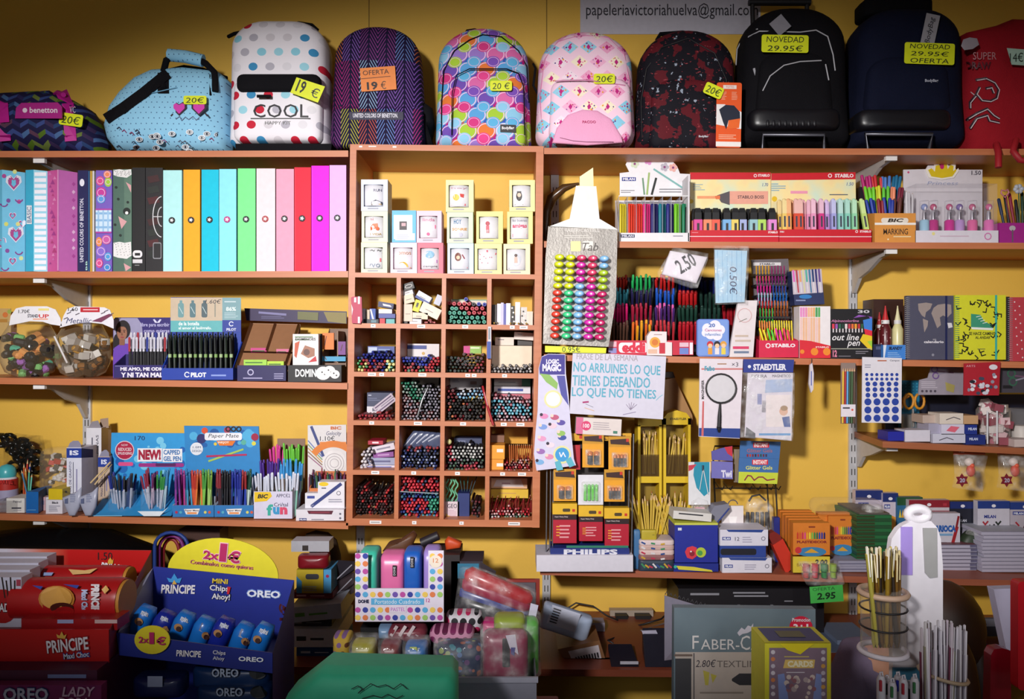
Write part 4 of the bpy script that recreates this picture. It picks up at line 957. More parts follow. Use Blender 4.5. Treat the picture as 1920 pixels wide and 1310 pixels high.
# kraft organiser
t=T('cardboard_organiser','brown cardboard organiser with four slots and a dark purple header','organiser',-.285,on=S3)
KR='#9c7050'
m=t.q('header');m.PR([(458,577),(650,583),(650,606),(462,600)],.003,'#332650',-.10);m.L([(486,585),(536,589)],4,'#7e7aa8',.001,-.10);m.LN(490,591,545,597,2,'#6a6690',Y=-.10);m.PR([(558,583),(597,585),(596,600),(558,598)],.002,'#6c6c3c',-.103);m.P([(607,584),(649,585),(649,606),(615,602)],'#8a7c3c',Y=-.10)
m.PR([(474,605),(563,607),(563,700),(462,700)],.003,KR,-.10)
m=t.q('slots');Ys=lambda y:-.285+(.17)*(710-y)/100
def slope(px,py):return-.275+.16*(700-py)/100
m.P([(446,690),(475,606),(563,608),(540,695)],KR,0,Y=slope)
for xa,ya,xb,yb in((446,690,475,606),(503,658,519,607),(536,690,563,608)):
    m.add([m.p(xa,ya,slope),m.p(xb,yb,slope),m.p(xb,yb,slope)+Vector((0,-.03,.004)),m.p(xa,ya,slope)+Vector((0,-.03,.004))],[(0,1,2,3),(3,2,1,0)],'#b48a66')
m.add([m.p(458,657,slope),m.p(549,659,slope),m.p(549,659,slope)+Vector((0,-.035,0)),m.p(458,657,slope)+Vector((0,-.035,0))],[(0,1,2,3),(3,2,1,0)],'#a88060')
m=t.q('front_panel');m.B(445,684,536,713,.02,'#231d58');m.ring(470,697,5,2,'#b8b4d8');m.R(456,707,492,709,'#a8a4cc');m.LN(514,698,534,710,3,'#a8a4cc',jit=.2)
t.end()
for i,(x0,x1,y0,y1,c_,n_)in enumerate(((457,500,674,690,'#a4d84c','bright green'),(501,532,677,693,'#b8dc3c','lime green'),(470,500,652,661,'#c83c84','magenta'),(518,542,654,662,'#d06a90','dull pink'))):
    t=T('sticky_note_pad',n_+' sticky note pad in the brown organiser','sticky notes',slope(x0,(y0+y1)/2)-.012,group=None);m=t.q();m.B(x0,y0,x1,y1,.01,c_);m.LN(x0+3,y0+3,x1-4,y0+8,1,'#3a6a30');t.end()
t=T('cardboard_organiser','second brown organiser partly hidden behind the DOMINO box','organiser',-.2,on=S3);m=t.q('slots');m.K(601,672,649,706,.12,'#7a5a44',Y=-.2,yb=606);m.B(632,612,634,690,.1,'#8a6a50',Y=-.19);t.end()
for(x0,y0,x1,y1,c_,n_)in((604,624,626,655,'#e87a28','orange'),(634,640,648,665,'#7a3a8c','purple'),(604,668,648,677,'#3f9cc8','light blue')):
    t=T('sticky_note_pad',n_+' sticky note pad in the organiser behind the DOMINO box','sticky notes',-.202);m=t.q();m.B(x0,y0,x1,y1,.008,c_);m.L([(x0+5,y1-8),(x0+8,y0+6)],1.4,'#5a2a1c');t.end()
t=T('game_box','black DOMINO box with white domino tiles printed on it','box',-.285,on=S3)
m=t.q(bev=.001);m.B(540,683,640,714,.06,'#1c1a1e');m.t('DOMINO',554,690,603,705,'#f0f0f2',bold=.03)
for x,y,a in((606,698,14),(618,694,11),(628,700,9)):m.D(x,y,a,'#e4e2e2',ry=a*.9);m.D(x-2,y-2,1.5,'#333');m.D(x+3,y+2,1.5,'#333')
t.end();dt=t.top
t=T('domino_set','white boxed hand-rolling set leaning on top of the DOMINO box','box',-.275,on=dt)
m=t.q(bev=.001);m.B(549,623,597,681,.018,'#e9e6e6');m.LN(553,626,592,636,2,'#5a7a50');m.P([(553,640),(562,636),(556,668),(552,664)],'#c85a3c');m.P([(564,660),(572,644),(590,650),(590,664),(578,668)],'#a8745c');m.D(575,657,6,'#6a4a44');m.P([(578,676),(592,664),(594,674)],'#c83038')
m.t('DOMINOES',554,630,592,635,'#333',bold=.02);t.end()
t=T('battery_tube','black tube behind the white box on the DOMINO box','tube',-.22,on=dt);m=t.q();m.TB([(600,682,-.23),(600,624,-.23)],.008,'#17161a',12);t.end()
# ================================================================ lower left shelf
t=T('scrunchie_bag','clear bag crammed with shiny black hair scrunchies','bag',-.1,on=S4)
m=t.q('bag');m.IN([(-10,830),(10,820),(30,812),(55,815),(76,816),(80,840),(74,858),(70,905),(66,960),(-12,960)][::-1],.04,.04,film('film_dark','#2a2a2a',.05,.3),lump=.1)
rnd=random.Random(2)
for k in range(22):
    x,y=rnd.uniform(0,72),rnd.uniform(822,950 if k>14 else 880);q=t.q('scrunchie');pts=[(x+12*math.cos(a),y+9*math.sin(a),-.1+.018*math.sin(a*2+k))for a in[i*math.pi/5 for i in range(10)]]
    q.TB(pts,.0075,M('#151613',.25),6,closed=True)
t.end()
t=T('glue_bottle','white glue bottle with red label and round turquoise cap','bottle',-.2,on=S4)
xc=X(13,-.2);z0=S4(xc)
m=t.q('bottle');m.LA(xc,-.2,z0,[(.029,0),(.032,.005),(.032,.09),(.026,.1)],'#dcdce4',20);m.LA(xc,-.2,z0+.012,[(.0325,0),(.0325,.082)],'#b42820',20)
m.LA(xc,-.2,z0+.02,[(.033,0),(.033,.04)],'#a8a4c4',20);m.t('ARTEL',0,899,24,907,'#c83030',Y=-.2345,bold=.03)
q=t.q('cap');q.LA(xc,-.2,z0+.10,[(.026,0),(.028,.01),(.025,.028),(.016,.038),(.0001,.042)],M('#4cb4bc',.3),20);t.end()
t=T('pencil_cup','low clear tray at the left end of the pen shelf','tray',-.285,on=S4);m=t.q();m.K(-10,928,33,950,.12,clear(.35,'#a8a4ac'),Y=-.285);t.end()
for k,(x,y,c_,n_)in enumerate(((45,868,'#c85a28','orange'),(52,860,'#c83c2c','red'),(57,866,'#28409c','blue'),(48,876,'#e0a03c','yellow'),(55,878,'#58b890','mint'),(60,888,'#6cc8b0','pale green'),(40,880,'#3a7a9c','teal'))):
    ppen('pencil','colouring_pencil',(44+k*2,948,-.17-k*.006),(x,y,-.17-k*.006),c_,c_,n_+' colouring pencil in the tin beside the glue bottle','pencil','pencils beside the glue bottle',.72)
t=T('small_box','white carton with grey print at the front of the pen shelf','box',-.285,on=S4);m=t.q(bev=.001);m.B(12,933,46,960,.07,'#e4e2de');m.t('Pastel',25,937,40,941,'#556');m.R(22,950,40,952.5,'#334');m.R(25,955,40,956,'#99a');t.end()
t=T('small_box','bright blue carton at the front of the pen shelf','box',-.285,on=S4);m=t.q(bev=.001);foldbox(m,(49,72,87),(-.28,-.285,-.2),922,S4(-1.5)+.0006,.03,['#1767b4','#154f8e']);m.R(51,955,68,956.5,'#5a9cd8',Y=-.287);t.end()
t=T('small_box','white carton reading Black under the yellow box','box',-.285,on=S4);m=t.q(bev=.001);m.B(86,936,117,962,.08,'#dedce6');m.t('Black',98,939,110,943,'#223',bold=.02);m.LN(92,946,113,958,4,'#8a8a9c');t.end();bt_=t.top
t=T('small_box','yellow carton lying on the white carton','box',-.285,on=bt_);m=t.q(bev=.001);foldbox(m,(91,117,135),(-.28,-.285,-.23),917,bt_,.03,['#dcc01c','#b8a01c']);m.D(124,922,2,'#222',Y=-.27);t.end()
t=T('plastic_jar','clear square jar of white spotted erasers','jar',-.15,on=S4)
m=t.q('jar');m.IN(rr(86,822,154,930,12),.05,.05,clear(.14,'#d8c8a8'),n=6);t.end()
rnd=random.Random(9)
for k in range(20):
    x,y=rnd.uniform(96,124),rnd.uniform(852,918);Yk=rnd.uniform(-.17,-.13)
    mini('spotted_eraser',X(x,Yk),Yk,Z(y,Yk),rnd.choice(['box','ball']),'#dcd8d6',rnd.choice(['#e6e2e0','#4a4440','#c84440']),'white spotted eraser inside the clear square jar','eraser','erasers in the clear square jar',rnd)
for k,(x,c_,n_)in enumerate(((62,'#d8d4e6','white'),(70,'#cfcce0','pale'),(78,'#d0a8b0','pinkish'),(86,'#e4e0ea','cream'),(97,'#d8d4de','grey-white'),(105,'#b81c30','red'),(113,'#c06a80','dusky pink'))):
    t=T('eraser_box',n_+' little carton in the row behind the blue and yellow boxes','box',-.24,on=S4);m=t.q();m.B(x,900,x+7.4,925,.03,c_);m.R(x+2,906,x+5,914,'#8a86a8');t.end()
def tallbox(x0,xm,x1,y0,yb,lab,band,base,Y=-.22,txt='S'):
    t=T('marker_box',lab,'box',Y,on=S4);z_=S4(X(x0,Y))+.0006;m=t.q('carton');yf=foldbox(m,(x0,xm,x1),(Y,Y,Y+.06),y0,z_,.02,[base,'#a9a4b4'])
    m.R(x0,y0+1,xm,y0+19,band,Y=Y);m.P([(xm,y0+1),(x1,y0+3),(x1,y0+18),(xm,y0+19)],'#161c48',Y=yf);m.t('IS',x0+6,y0+5,xm-5,y0+14,'#dfe4f8',Y=Y,bold=.04)
    m.t('MINAS DE GRAFITO',x0+5,y0+26,x0+9,yb-20,'#3a3a6a',Y=Y,rot=90);m.R(x0+12,y0+27,x0+13,yb-20,'#2a2a4a',Y=Y);m.R((x0+xm)/2+4,y0+40,(x0+xm)/2+6,yb-30,'#8a86b0',Y=Y)
    q=t.q('flap');q.P([(x0+2,y0),(x0+6,y0-9),(x0+12,y0-13),(xm-6,y0-13),(xm-2,y0-8),(xm-1,y0)],'#8c8aa0',0,Y=Y+.004);t.end()
tallbox(125,153,175,839,952,'tall white carton with a blue band standing in front of the upright','#1c3a98','#dcdeee',-.24)
t=T('marker_box','tall white open carton standing behind the blue-banded ones','box',-.14,on=S4);m=t.q('carton');foldbox(m,(162,190,203),(-.14,-.14,-.08),802,S4(-1.3)+.0006,.02,['#dcdae2','#a58c80']);m.t('MINAS',180,815,185,850,'#445',rot=90);m.R(172,820,174,850,'#556')
q=t.q('flap');q.P([(186,802),(188,785),(203,783),(204,802)],'#a08878',0,Y=-.1);q.P([(166,802),(172,790),(184,788),(190,802)],'#8e8890',0,Y=-.13);t.end()
tallbox(184,206,212,856,950,'short carton with a blue band beside the light blue display','#1c3a98','#c8b09a',-.2)
for k in range(2):
    t=T('wooden_ruler',('upper' if k==0 else 'lower')+' pale wooden stick leaning against the light blue display','stick',-.25);m=t.q();m.TB([(170+k*8,905+k*3,-.262+k*.016),(207+k*2,866+k*4,-.262+k*.016)],.003,'#d8bc8c',6);t.end()
for k in range(2):
    t=T('test_tube_holder',('left' if k==0 else 'right')+' translucent white plastic tube blister at the shelf edge','blister pack',-.3)
    m=t.q();x=118+k*30;m.IN([(x,932),(x+28,920),(x+36,912),(x+32,950),(x+24,966),(x+14,967),(x+8,955)][::-1],.012,.012,M('#b6bad0',.3,0,.85),Y=-.318,n=3)
    m.P([(x+8,934),(x+14,932),(x+14,942),(x+8,942)],'#5a6488',.014,Y=-.318);m.LN(x+18,924,x+28,940,5,'#7c84a4',lift=.0135,Y=-.318);t.end()
# light blue gel pen display
BL='#2f9bdc'
def bubbles(m,x0,y0,x1,y1,n,cols,Y,seed,rmin=2,rmax=9):
    r_=random.Random(seed)
    for k in range(n):
        a=r_.uniform(rmin,rmax);m.D(r_.uniform(x0+a,x1-a),r_.uniform(y0+a,y1-a),a,r_.choice(cols),Y=Y,n=14)
t=T('pen_display','light blue NEW capped gel pen display with two round wells','pen display',-.29,on=S4)
m=t.q('back_card');Yb=-.16;m.PR([(209,811),(349,812),(358,968),(205,968)],.004,BL,Yb);bubbles(m,211,814,348,900,26,['#1560b0','#1a6cbc','#7accee'],Yb,3)
m.t('170',253,817,272,825,'#1a2a5a',Y=Yb);m.D(234,844,18,'#e8d0d8',Y=Yb);m.D(234,844,16.5,'#b01c44',Y=Yb);m.t('REDUCED',222,839,247,845,'#f0dce4',Y=Yb,bold=.02);m.t('SMUDGING',221,847,248,852,'#f0dce4',Y=Yb,bold=.02);m.t('NOW',228,832,240,836,'#f0dce4',Y=Yb)
m.R(258,840,304,865,'#f0f0f4',Y=Yb);m.t('NEW!',260,842,302,862,'#a81c3c',Y=Yb,bold=.06);m.R(305,841,342,866,'#f0f0f4',Y=Yb);m.t('CAPPED',307,843,338,852,'#1f6cb0',Y=Yb,bold=.03);m.t('GEL PEN',307,855,340,864,'#1f6cb0',Y=Yb,bold=.03)
m.P(rr(222,866,250,873,3),'#e0508c',Y=Yb);m.P(rr(260,868,345,875,3),'#a02c84',Y=Yb);m.P(rr(292,868,330,874,2),'#5a1c5c',Y=Yb)
m=t.q('stand');zf=S4(X(250,-.29))
def well(cx,w0):
    Yw=-.235;x=X(cx,Yw);r_=.042;q=t.q('well');q.LA(x,Yw,zf+.012,[(r_,0),(r_,.06)],glass('#9cc8e8',.08,.4),20)
m.add([m.p(168,969,-.30),m.p(321,970,-.30),m.p(346,930,-.17),m.p(200,925,-.17)],[(0,1,2,3)],BL)
m.add([m.p(168,969,-.30),m.p(321,970,-.30),m.p(321,972,-.30),m.p(168,971,-.30)],[(3,2,1,0)],'#2a8ad0')
fan=lambda a,b:-.30+.13*(970-b)/42
m.add([m.p(321,970,-.30),m.p(345,960,-.17),m.p(347,900,-.17),m.p(338,905,-.2),m.p(328,940,-.26)],[(0,1,2,3,4),(4,3,2,1,0)],BL)
m.P([(258,958),(306,958),(316,950),(300,970),(270,968)],'#e6f0f8',.001,Y=-.302);m.LN(172,965,235,968,1,'#8cccf0',Y=-.303)
well(230,0);well(290,0);t.end()
bunch('stick','gel_pen',203,256,884,900,955,-.265,-.215,22,[('#1c2c8c','#b8bccc','blue-capped'),('#17224c','#2a3a70','navy'),('#15151c','#b8bccc','black-capped')],'gel pen in the left round well','pen','gel pens in the left well',.8,14,1,(214,246),zf=S4)
bunch('stick','gel_pen',266,320,876,895,955,-.265,-.215,22,[('#8c1c3c','#b8bccc','dark red'),('#6a1c5c','#c0a8bc','plum'),('#2c8c3c','#b8bccc','green'),('#3a86b8','#a8c4d0','light blue')],'gel pen in the right round well','pen','gel pens in the right well',.8,14,2,(276,308),'band',zf=S4)
t=T('pen_display','light blue Paper Mate display with colourful bubbles and a long tray','pen display',-.285,on=S4)
m=t.q('back_card');Yb=-.17;m.PR([(345,798),(485,799),(492,970),(352,970)],.004,'#2a86c8',Yb);bubbles(m,347,801,486,840,22,['#14549c','#4fb0e0','#1660ac'],Yb,5,3,10)
for x,y,a,c_ in((384,807,6,'#d8502c'),(378,822,9,'#2a2a6c'),(478,819,7,'#a01c44'),(476,831,4,'#e0d84c'),(457,829,5,'#58b0a0'),(426,806,6,'#a83c5c'),(404,832,3,'#e8c83c')):m.D(x,y,a,c_,Y=Yb)
for x in(428,438,448):m.ring(x,804,4,2.5,'#1a141c',Y=Yb)
m.P(rr(384,811,454,825,4),'#eef0f6',Y=Yb);m.t('Paper Mate',391,813,448,822,'#24243c',Y=Yb,sh=.2);m.P([(406,826),(442,826),(436,835),(412,835)],'#e87a28',Y=Yb);m.t('INKJOY',409,827,430,832,'#f4ead8',Y=Yb,bold=.03);m.D(369,841,12,'#e4e8f0',Y=Yb);m.t('1.0M',362,836,377,840,'#2a3a6a',Y=Yb);m.t('DESIGN',361,843,378,847,'#2a3a6a',Y=Yb)
m.L([(392,864),(456,842)],3.5,'#a8c858',Y=Yb);m.L([(388,855),(462,852)],3.5,'#b82458',Y=Yb)
for x0,x1,n_ in((323,401,'left'),(402,475,'right')):
    q=t.q('tray');q.K(x0,947,x1,970,.09,'#2a78bc',Y=-.285,inside='#b8c4dc',yb=940);q.P([(x0+22,954),(x0+52,953),(x0+48,964),(x0+26,964)],'#f0ece8');q.t('Paper Mate',x0+24,955,x0+50,959,'#2a2a50',bold=.02);q.R(x0+28,960,x0+46,963,'#e88a40')
    for x,c_ in((x0+8,'#b8284c'),(x0+62,'#e0d86a'),(x0+70,'#d85a3c'),(x0+16,'#58b0c8')):q.D(x,960,2.6,c_)
t.end()
JOY=[('#6a2c8c','#8c3c9c','purple'),('#9c2c84','#c03c8c','magenta'),('#1f70a8','#4aa0c8','sky blue'),('#c03428','#d85a38','red'),('#c85a28','#e8803c','orange'),('#4a9c3c','#7ac050','lime'),('#7aa83c','#a8d078','pale green')]
JOY2=[('#8c1c2c','#3a2430','dark red'),('#17161c','#2a2a30','black'),('#17161c','#2a2a30','black'),('#1f2f9c','#3a50b0','blue'),('#1f2f9c','#3a50b0','blue'),('#a0282c','#3048b0','red-tipped'),('#1c4c3c','#c8dcd0','dark green')]
for r_ in range(3):
    bunch('stick','ballpoint_pen',327,399,886-r_*4,891-r_*4,958,-.278+r_*.025,-.27+r_*.025,14,JOY,'ballpoint in the left half of the Paper Mate tray','pen','pens in the left Paper Mate tray',.83,1,10+r_,None,'band',zf=S4)
    bunch('stick','ballpoint_pen',405,472,886-r_*4,891-r_*4,958,-.278+r_*.025,-.27+r_*.025,14,JOY2,'ballpoint in the right half of the Paper Mate tray','pen','pens in the right Paper Mate tray',.83,1,20+r_,None,'band',zf=S4)
# BIC fun cup
t=T('pen_display','white and yellow BIC Cristal fun carton of capped pens','pen display',-.285,on=S4)
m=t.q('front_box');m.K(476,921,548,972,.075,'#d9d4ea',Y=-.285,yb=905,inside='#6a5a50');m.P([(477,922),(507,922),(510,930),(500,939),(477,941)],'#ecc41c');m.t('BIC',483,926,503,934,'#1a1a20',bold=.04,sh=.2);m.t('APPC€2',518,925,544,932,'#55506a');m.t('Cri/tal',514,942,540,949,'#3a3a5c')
m.t('f',500,945,512,966,'#3cb0a0',bold=.04);m.t('u',512,950,524,964,'#3a9ad0',bold=.06);m.t('n',525,950,539,964,'#d8486c',bold=.06)
q=t.q('tiered_back');q.B(520,822,572,968,.003,'#8a6a58',Y=-.13);t.end()
for(kx,x0,x1,ya,yb_,Y_,cols,s_)in((0,508,534,832,842,-.15,[('#d83c9c','#e0a0c8','pink')],31),(1,532,571,830,842,-.16,[('#6cc83c','#b8dca0','bright green')],32),(2,484,522,858,868,-.19,[('#4a2490','#a898c8','violet')],33),(3,520,566,858,872,-.20,[('#3a9cdc','#a8cce0','sky blue')],34),(4,472,515,884,894,-.245,[('#d8dcea','#c4c8d8','white-capped')],35),(5,518,558,884,898,-.25,[('#dce0ee','#8cc4b0','white-capped mint')],36)):
    bunch('stick','ballpoint_pen',x0,x1,ya,yb_,ya+92,Y_-.012,Y_+.012,11,cols,'ballpoint in the BIC fun carton','pen','ballpoints in the BIC fun carton',.85,12,s_,(x0+6,x1-4),zf=S4)
# BIC grip display
t=T('pen_display','white BIC display card with a blue pen picture and an orange arc','pen display',-.27,on=S4)
m=t.q('back_card');Yb=-.16;m.PR([(577,797),(649,796),(650,972),(577,972)],.004,'#dcd8d8',Yb);m.t('BIC',620,799,640,805,'#c86428',Y=Yb,bold=.04);m.L([(584,800),(606,854)],5,'#3a4680',Y=Yb);m.t('Gelocity',612,808,640,818,'#5a5a7a',Y=Yb,sh=.3);m.t('1.10€',600,817,628,826,'#3a3a44',Y=Yb)
for k in range(5):m.L([(578,826+k*7),(604,856+k*5)],2,['#6a7ab0','#7a9a6a','#c89a58','#88684c','#9c6a84'][k],Y=Yb)
m.ring(625,870,42,12,'#dd7e30',a0=215,a1=325,n=14,Y=Yb,ry=38);m.R(600,828,649,838,'#e0843a',Y=Yb);m.D(627,866,22,'#e4e0e0',Y=Yb); 
for r_ in(8,13,18):m.ring(627,868,r_,1,'#a8a0a4',Y=Yb)
m=t.q('tray');m.K(580,915,648,968,.08,'#c8743c',Y=-.24,yb=890);t.end()
bunch('click','grip_pen',580,648,876,890,960,-.225,-.18,20,[('#2a2a5c','#3a4070','navy'),('#5a2048','#8a3c64','plum'),('#2c5c3c','#4a7c58','green'),('#8c2034','#b04050','red'),('#1a191f','#38363e','black')],'grip pen in front of the white BIC card','pen','grip pens in front of the white BIC card',.85,12,41,zf=S4)
t=T('pen_box','flat white Milan carton holding dark red pens at the cabinet end of the shelf','box',-.29,on=S4)
m=t.q(bev=.001);m.B(555,955,645,978,.09,'#e2dee6');m.R(561,971,575,976,'#2a3a7c');m.t('MILAN',562,972,574,975,'#e8ecf8',bold=.03);m.LN(584,972,612,975,1,'#556');m.P([(576,957),(625,957),(622,964),(579,963)],'#5a1c30');m.R(582,959,618,961.5,'#8a2c40');m.D(638,963,2,'#667');m.D(638,971,2,'#667');t.end();tb=t.top
t=T('pen_box','white carton with a dark blue pen picture and yellow corner','box',-.27,on=tb)
m=t.q(bev=.001);m.PR([(572,918),(596,918),(596,897),(612,897),(646,897),(646,946),(572,946)],.05,'#e4e2ea');m.D(607,901,9,'#ecc81c',ry=4);m.LN(603,906,612,911,1,'#556');m.L([(585,942),(639,901)],6,'#2c3a7c');m.L([(583,943),(588,940)],2,'#8a8aa0');m.R(576,923,590,928,'#3a4a9a');m.D(635,918,4,'#4a4a58');m.D(635,918,3,'#e4e2ea');m.LN(616,928,642,936,2,'#8a8a9c');t.end()
# ================================================================ pigeonhole contents
def CP(px,py,Y):
    a=MB(Y);a.r=RC;return a.p(px,py)
nstuff=MB();nstuff.Y=-.2
PALS={}
def heap(i,j,x0,x1,top,pals,kind='head',pitch=6.6,rad=None,name='capped_pen',what='pen',nind=24,seed=0,Y=-.262,jag=3,place=''):
    """pens lying end-on in pigeonhole i, j between px x0..x1; top(u) is the pile height; pals = [(colour, tip, word)] or function of (u, v)"""
    r_=random.Random(seed+i*10+j);fz=floorz(i);row=0;pts=[]
    pr=pitch*(-Y-CY*0+0)/1  # unused scale
    zf_y=ROWY[i+1]-4.7
    y=zf_y-pitch*.52
    while True:
        off=(row%2)*pitch*.5;x=x0+pitch*.55+off;any_=False
        while x<x1-pitch*.45:
            u=(x-x0)/(x1-x0)
            if y>top(u)+r_.uniform(-jag,jag):pts.append((x+r_.uniform(-1,1),y+r_.uniform(-.8,.8),u));any_=True
            x+=pitch
        row+=1;y-=pitch*.87
        if not any_ or row>30:break
    ids=list(range(len(pts)));r_.shuffle(ids);ind=set(ids[:nind])
    word_of={}
    for k,(x,y,u)in enumerate(pts):
        v=(zf_y-y)/85;pl=pals(u,v,r_)if callable(pals)else r_.choice(pals);c,c2,wd=pl
        Yk=Y+r_.uniform(-.016,.03);h=CP(x,y,Yk);b=Vector((h.x,Yk+.139,h.z))
        sc=pitch/6.6
        if k in ind:
            o=pen(kind,name,b,(h.x+r_.uniform(-.002,.002),Yk,h.z+r_.uniform(-.001,.001)),c,c2,'%s %s lying end-on in the %s'%(wd,what,place),what.split()[-1],'%s %ss in the %s'%(wd,what,place))
            o.scale=(sc,sc,1)
        else:
            rr_=.0046*sc;nn=7
            vs=[(h.x+rr_*math.cos(a*6.2832/nn),Yk+(.006 if q==0 else 0)+(.1 if q==2 else 0),h.z+rr_*math.sin(a*6.2832/nn))for q in(2,0)for a in range(nn)]
            vs+=[(h.x+rr_*.9*math.cos(a*6.2832/nn),Yk,h.z+rr_*.9*math.sin(a*6.2832/nn))for a in range(nn)]
            vs+=[(h.x+rr_*.45*math.cos(a*6.2832/nn),Yk-.003,h.z+rr_*.45*math.sin(a*6.2832/nn))for a in range(nn)]
            fs=[(q*nn+a,q*nn+(a+1)%nn,(q+1)*nn+(a+1)%nn,(q+1)*nn+a)for q in range(2)for a in range(nn)]
            nstuff.add(vs,fs+[tuple(range(2*nn,3*nn))],c,True);nstuff.add(vs,[tuple(range(3*nn,4*nn))]+[(2*nn+a,2*nn+(a+1)%nn,3*nn+(a+1)%nn,3*nn+a)for a in range(nn)],c2,True)
ORD=['first','second','third','fourth','fifth']
def pl(i,j):return '%s pigeonhole row, %s column'%(ORD[i],ORD[j])
def cbox(i,j,x0,y0,x1,y1,c,lab,Y=-.25,dep=.08,rot=0,deco=None,name='pen_box',on=None):
    x0=max(x0,PX(X(COLX[j]+(4.6 if j else 1),FY),Y)+.3);x1=min(x1,PX(X(COLX[j+1]-(4.6 if j<3 else 1),FY),Y)-.3)
    t=T(name,lab,'box',Y,on=floorz(i)if on is None else(None if on is False else on),r=RC if not rot else((x0+x1)/2,(y0+y1)/2,rot));m=t.q(bev=.0008);m.B(x0,y0,x1,y1,dep,c)
    if deco:deco(m,x0,y0,x1,y1)
    t.end();return t.top
BK,WH,RD,BU,GN='#141318','#dcdae0','#b0203a','#23349c','#2c8468'
# row 1
def dd(c,a=.2,b=.8,h=.4):return lambda m,x0,y0,x1,y1:m.R(x0+(x1-x0)*a,y0+(y1-y0)*(.5-h/2),x0+(x1-x0)*b,y0+(y1-y0)*(.5+h/2),c)
t=T('correction_pack','red and white striped blister pack leaning on the cabinet side','blister pack',-.31,on=Z(607,-.31));m=t.q();m.PR([(658,558),(662,556),(678,557),(679,600),(676,607),(660,606)],.01,'#b81c4c');m.R(664,558,668,567,WH);m.R(671,556,675,570,WH);m.P([(659,570),(662,580),(660,592)],WH);m.R(671,594,675,606,WH);t.end()
cbox(0,0,681,570,687,598,'#d0cede','slim pale lilac carton standing in the '+pl(0,0));cbox(0,0,689,572,696,598,'#cbb8a0','slim cream carton standing in the '+pl(0,0));cbox(0,0,695,572,706,600,'#1f4ea8','blue carton leaning in the '+pl(0,0),rot=0,deco=lambda m,a,b,c,d:m.L([(a+2,b+2),(c-3,d-4)],3,WH))
z1=cbox(0,0,714,596,724,606,'#c41c30','small red carton at the foot of the '+pl(0,0));z2=cbox(0,0,726,597,742,606,'#5fb0b0','small teal carton at the foot of the '+pl(0,0));cbox(0,0,684,598,712,606,'#20202c','black and grey carton lying in the '+pl(0,0),Y=-.255,dep=.1,deco=dd('#5a8090',.5,.85,.6))
z3=cbox(0,0,712,588,743,596,'#46509c','flat indigo carton lying on the red and teal ones',on=max(z1,z2));z4=cbox(0,0,712,580,737,588,'#d8d6e0','flat white carton in the middle of a small stack',on=z3);cbox(0,0,709,567,738,577,'#20245c','navy and white striped carton on top of the small stack',on=z4,rot=9,deco=lambda m,a,b,c,d:m.P([(a+8,b+3),(c-6,b+4),(c-3,d-3),(a+10,d-3)],WH))
# tumbled rubber boxes
for(x0,y0,x1,y1,rot,c,lab)in((753,598,764,606,0,BK,'black'),(756,570,773,602,0,'#dcc8b4','upright cream'),(768,596,790,607,0,'#dfdce6','white front'),(773,586,802,598,3,'#e2d0b8','flat cream'),(776,562,788,584,18,'#e4d81c','bright yellow'),(756,552,776,568,-14,'#e0cdb4','tilted cream'),(755,541,774,554,-16,'#dcd8dc','tilted white'),(756,530,776,543,-18,'#22201e','black and white'),(780,550,808,565,30,'#d4d4de','sloping white and blue'),(788,572,826,592,27,'#e6d8c8','large sloping cream'),(816,553,828,572,24,'#c0c4d4','striped grey')):
    t=T('rubber_box',lab+' eraser carton in the tumbled pile, '+pl(0,1),'box',-.25-((x0*7)%5)*.004);m=t.q(bev=.0008);m.r=((x0+x1)/2,(y0+y1)/2,rot);m.B(x0,y0,x1,y1,.05,c)
    if c[1]in 'de':m.LN(x0+(x1-x0)*.25,y0+(y1-y0)*.4,x1-(x1-x0)*.2,y0+(y1-y0)*.75,1,'#8a8078',wd=1.2); 
    if 'blue' in lab:m.R(x0,y1-5,x1,y1,'#2c4490')
    if 'yellow' in lab:m.R(x0+4,y0+5,x1-4,y1-8,'#2a2810')
    if 'black and' in lab:m.ring((x0+x1)/2,(y0+y1)/2,7,1,'#c8c4c0',ry=3,n=8)
    t.end()
heap(0,1,795,822,lambda u:600,[('#8c2430','#d88','dark red')],nind=3,name='crayon',what='crayon',place=pl(0,1),pitch=5)
cbox(0,2,837,551,914,600,'#dcd0c0','wide cream carton behind the marker pile',Y=-.12,dep=.06,deco=lambda m,a,b,c,d:(m.R(a+22,b+8,a+46,b+16,'#e0a03c'),m.R(a+2,b,c,b+2,'#6a9a78')))
def mk(u,v,r_):
    if v<.22:return('#3c9c84','#2a7a66','green')
    if v>.5+.1*math.sin(u*6):return[('#2a38a4','#1c2878','blue'),('#1d1c22','#2c2b32','black')][int(u*5)%2]
    return('#c02a3c','#8c1c2c','red')if v>.3+.1*math.sin(u*5+1)or u>.75 else('#3c9c84','#2a7a66','green')
heap(0,2,838,915,lambda u:565+3*math.sin(u*9),mk,pitch=9.6,name='marker',what='marker pen',nind=40,place=pl(0,2))
for(x0,x1,y0,y1,c,lab)in((934,941,560,600,'#dedae6','slim white'),(941,946,558,600,'#c9c4e0','slim pale violet'),(946,951,560,600,'#5a5aa8','slim indigo'),(951,959,561,602,'#e4e2ea','white'),(960,967,566,602,'#2a2622','black and white'),(968,977,563,606,'#e6e2ee','front white'),(978,990,566,600,'#cfcac4','grey patterned'),(990,1001,578,604,'#e4d8c8','cream'),(924,933,562,600,'#35302c','dark')):
    cbox(0,3,x0,y0,x1,y1,c,lab+' upright carton in the '+pl(0,3),Y=-.262 if 'front' in lab else-.25,deco=(lambda m,a,b,c_,d:[m.D(a+2+(k*3.3)%(c_-a-3),b+4+k*4.2,1.8,'#1c1a1c' if k%2 else '#e8e4e0',n=6)for k in range(7)])if 'patterned' in lab or 'black and' in lab else None)
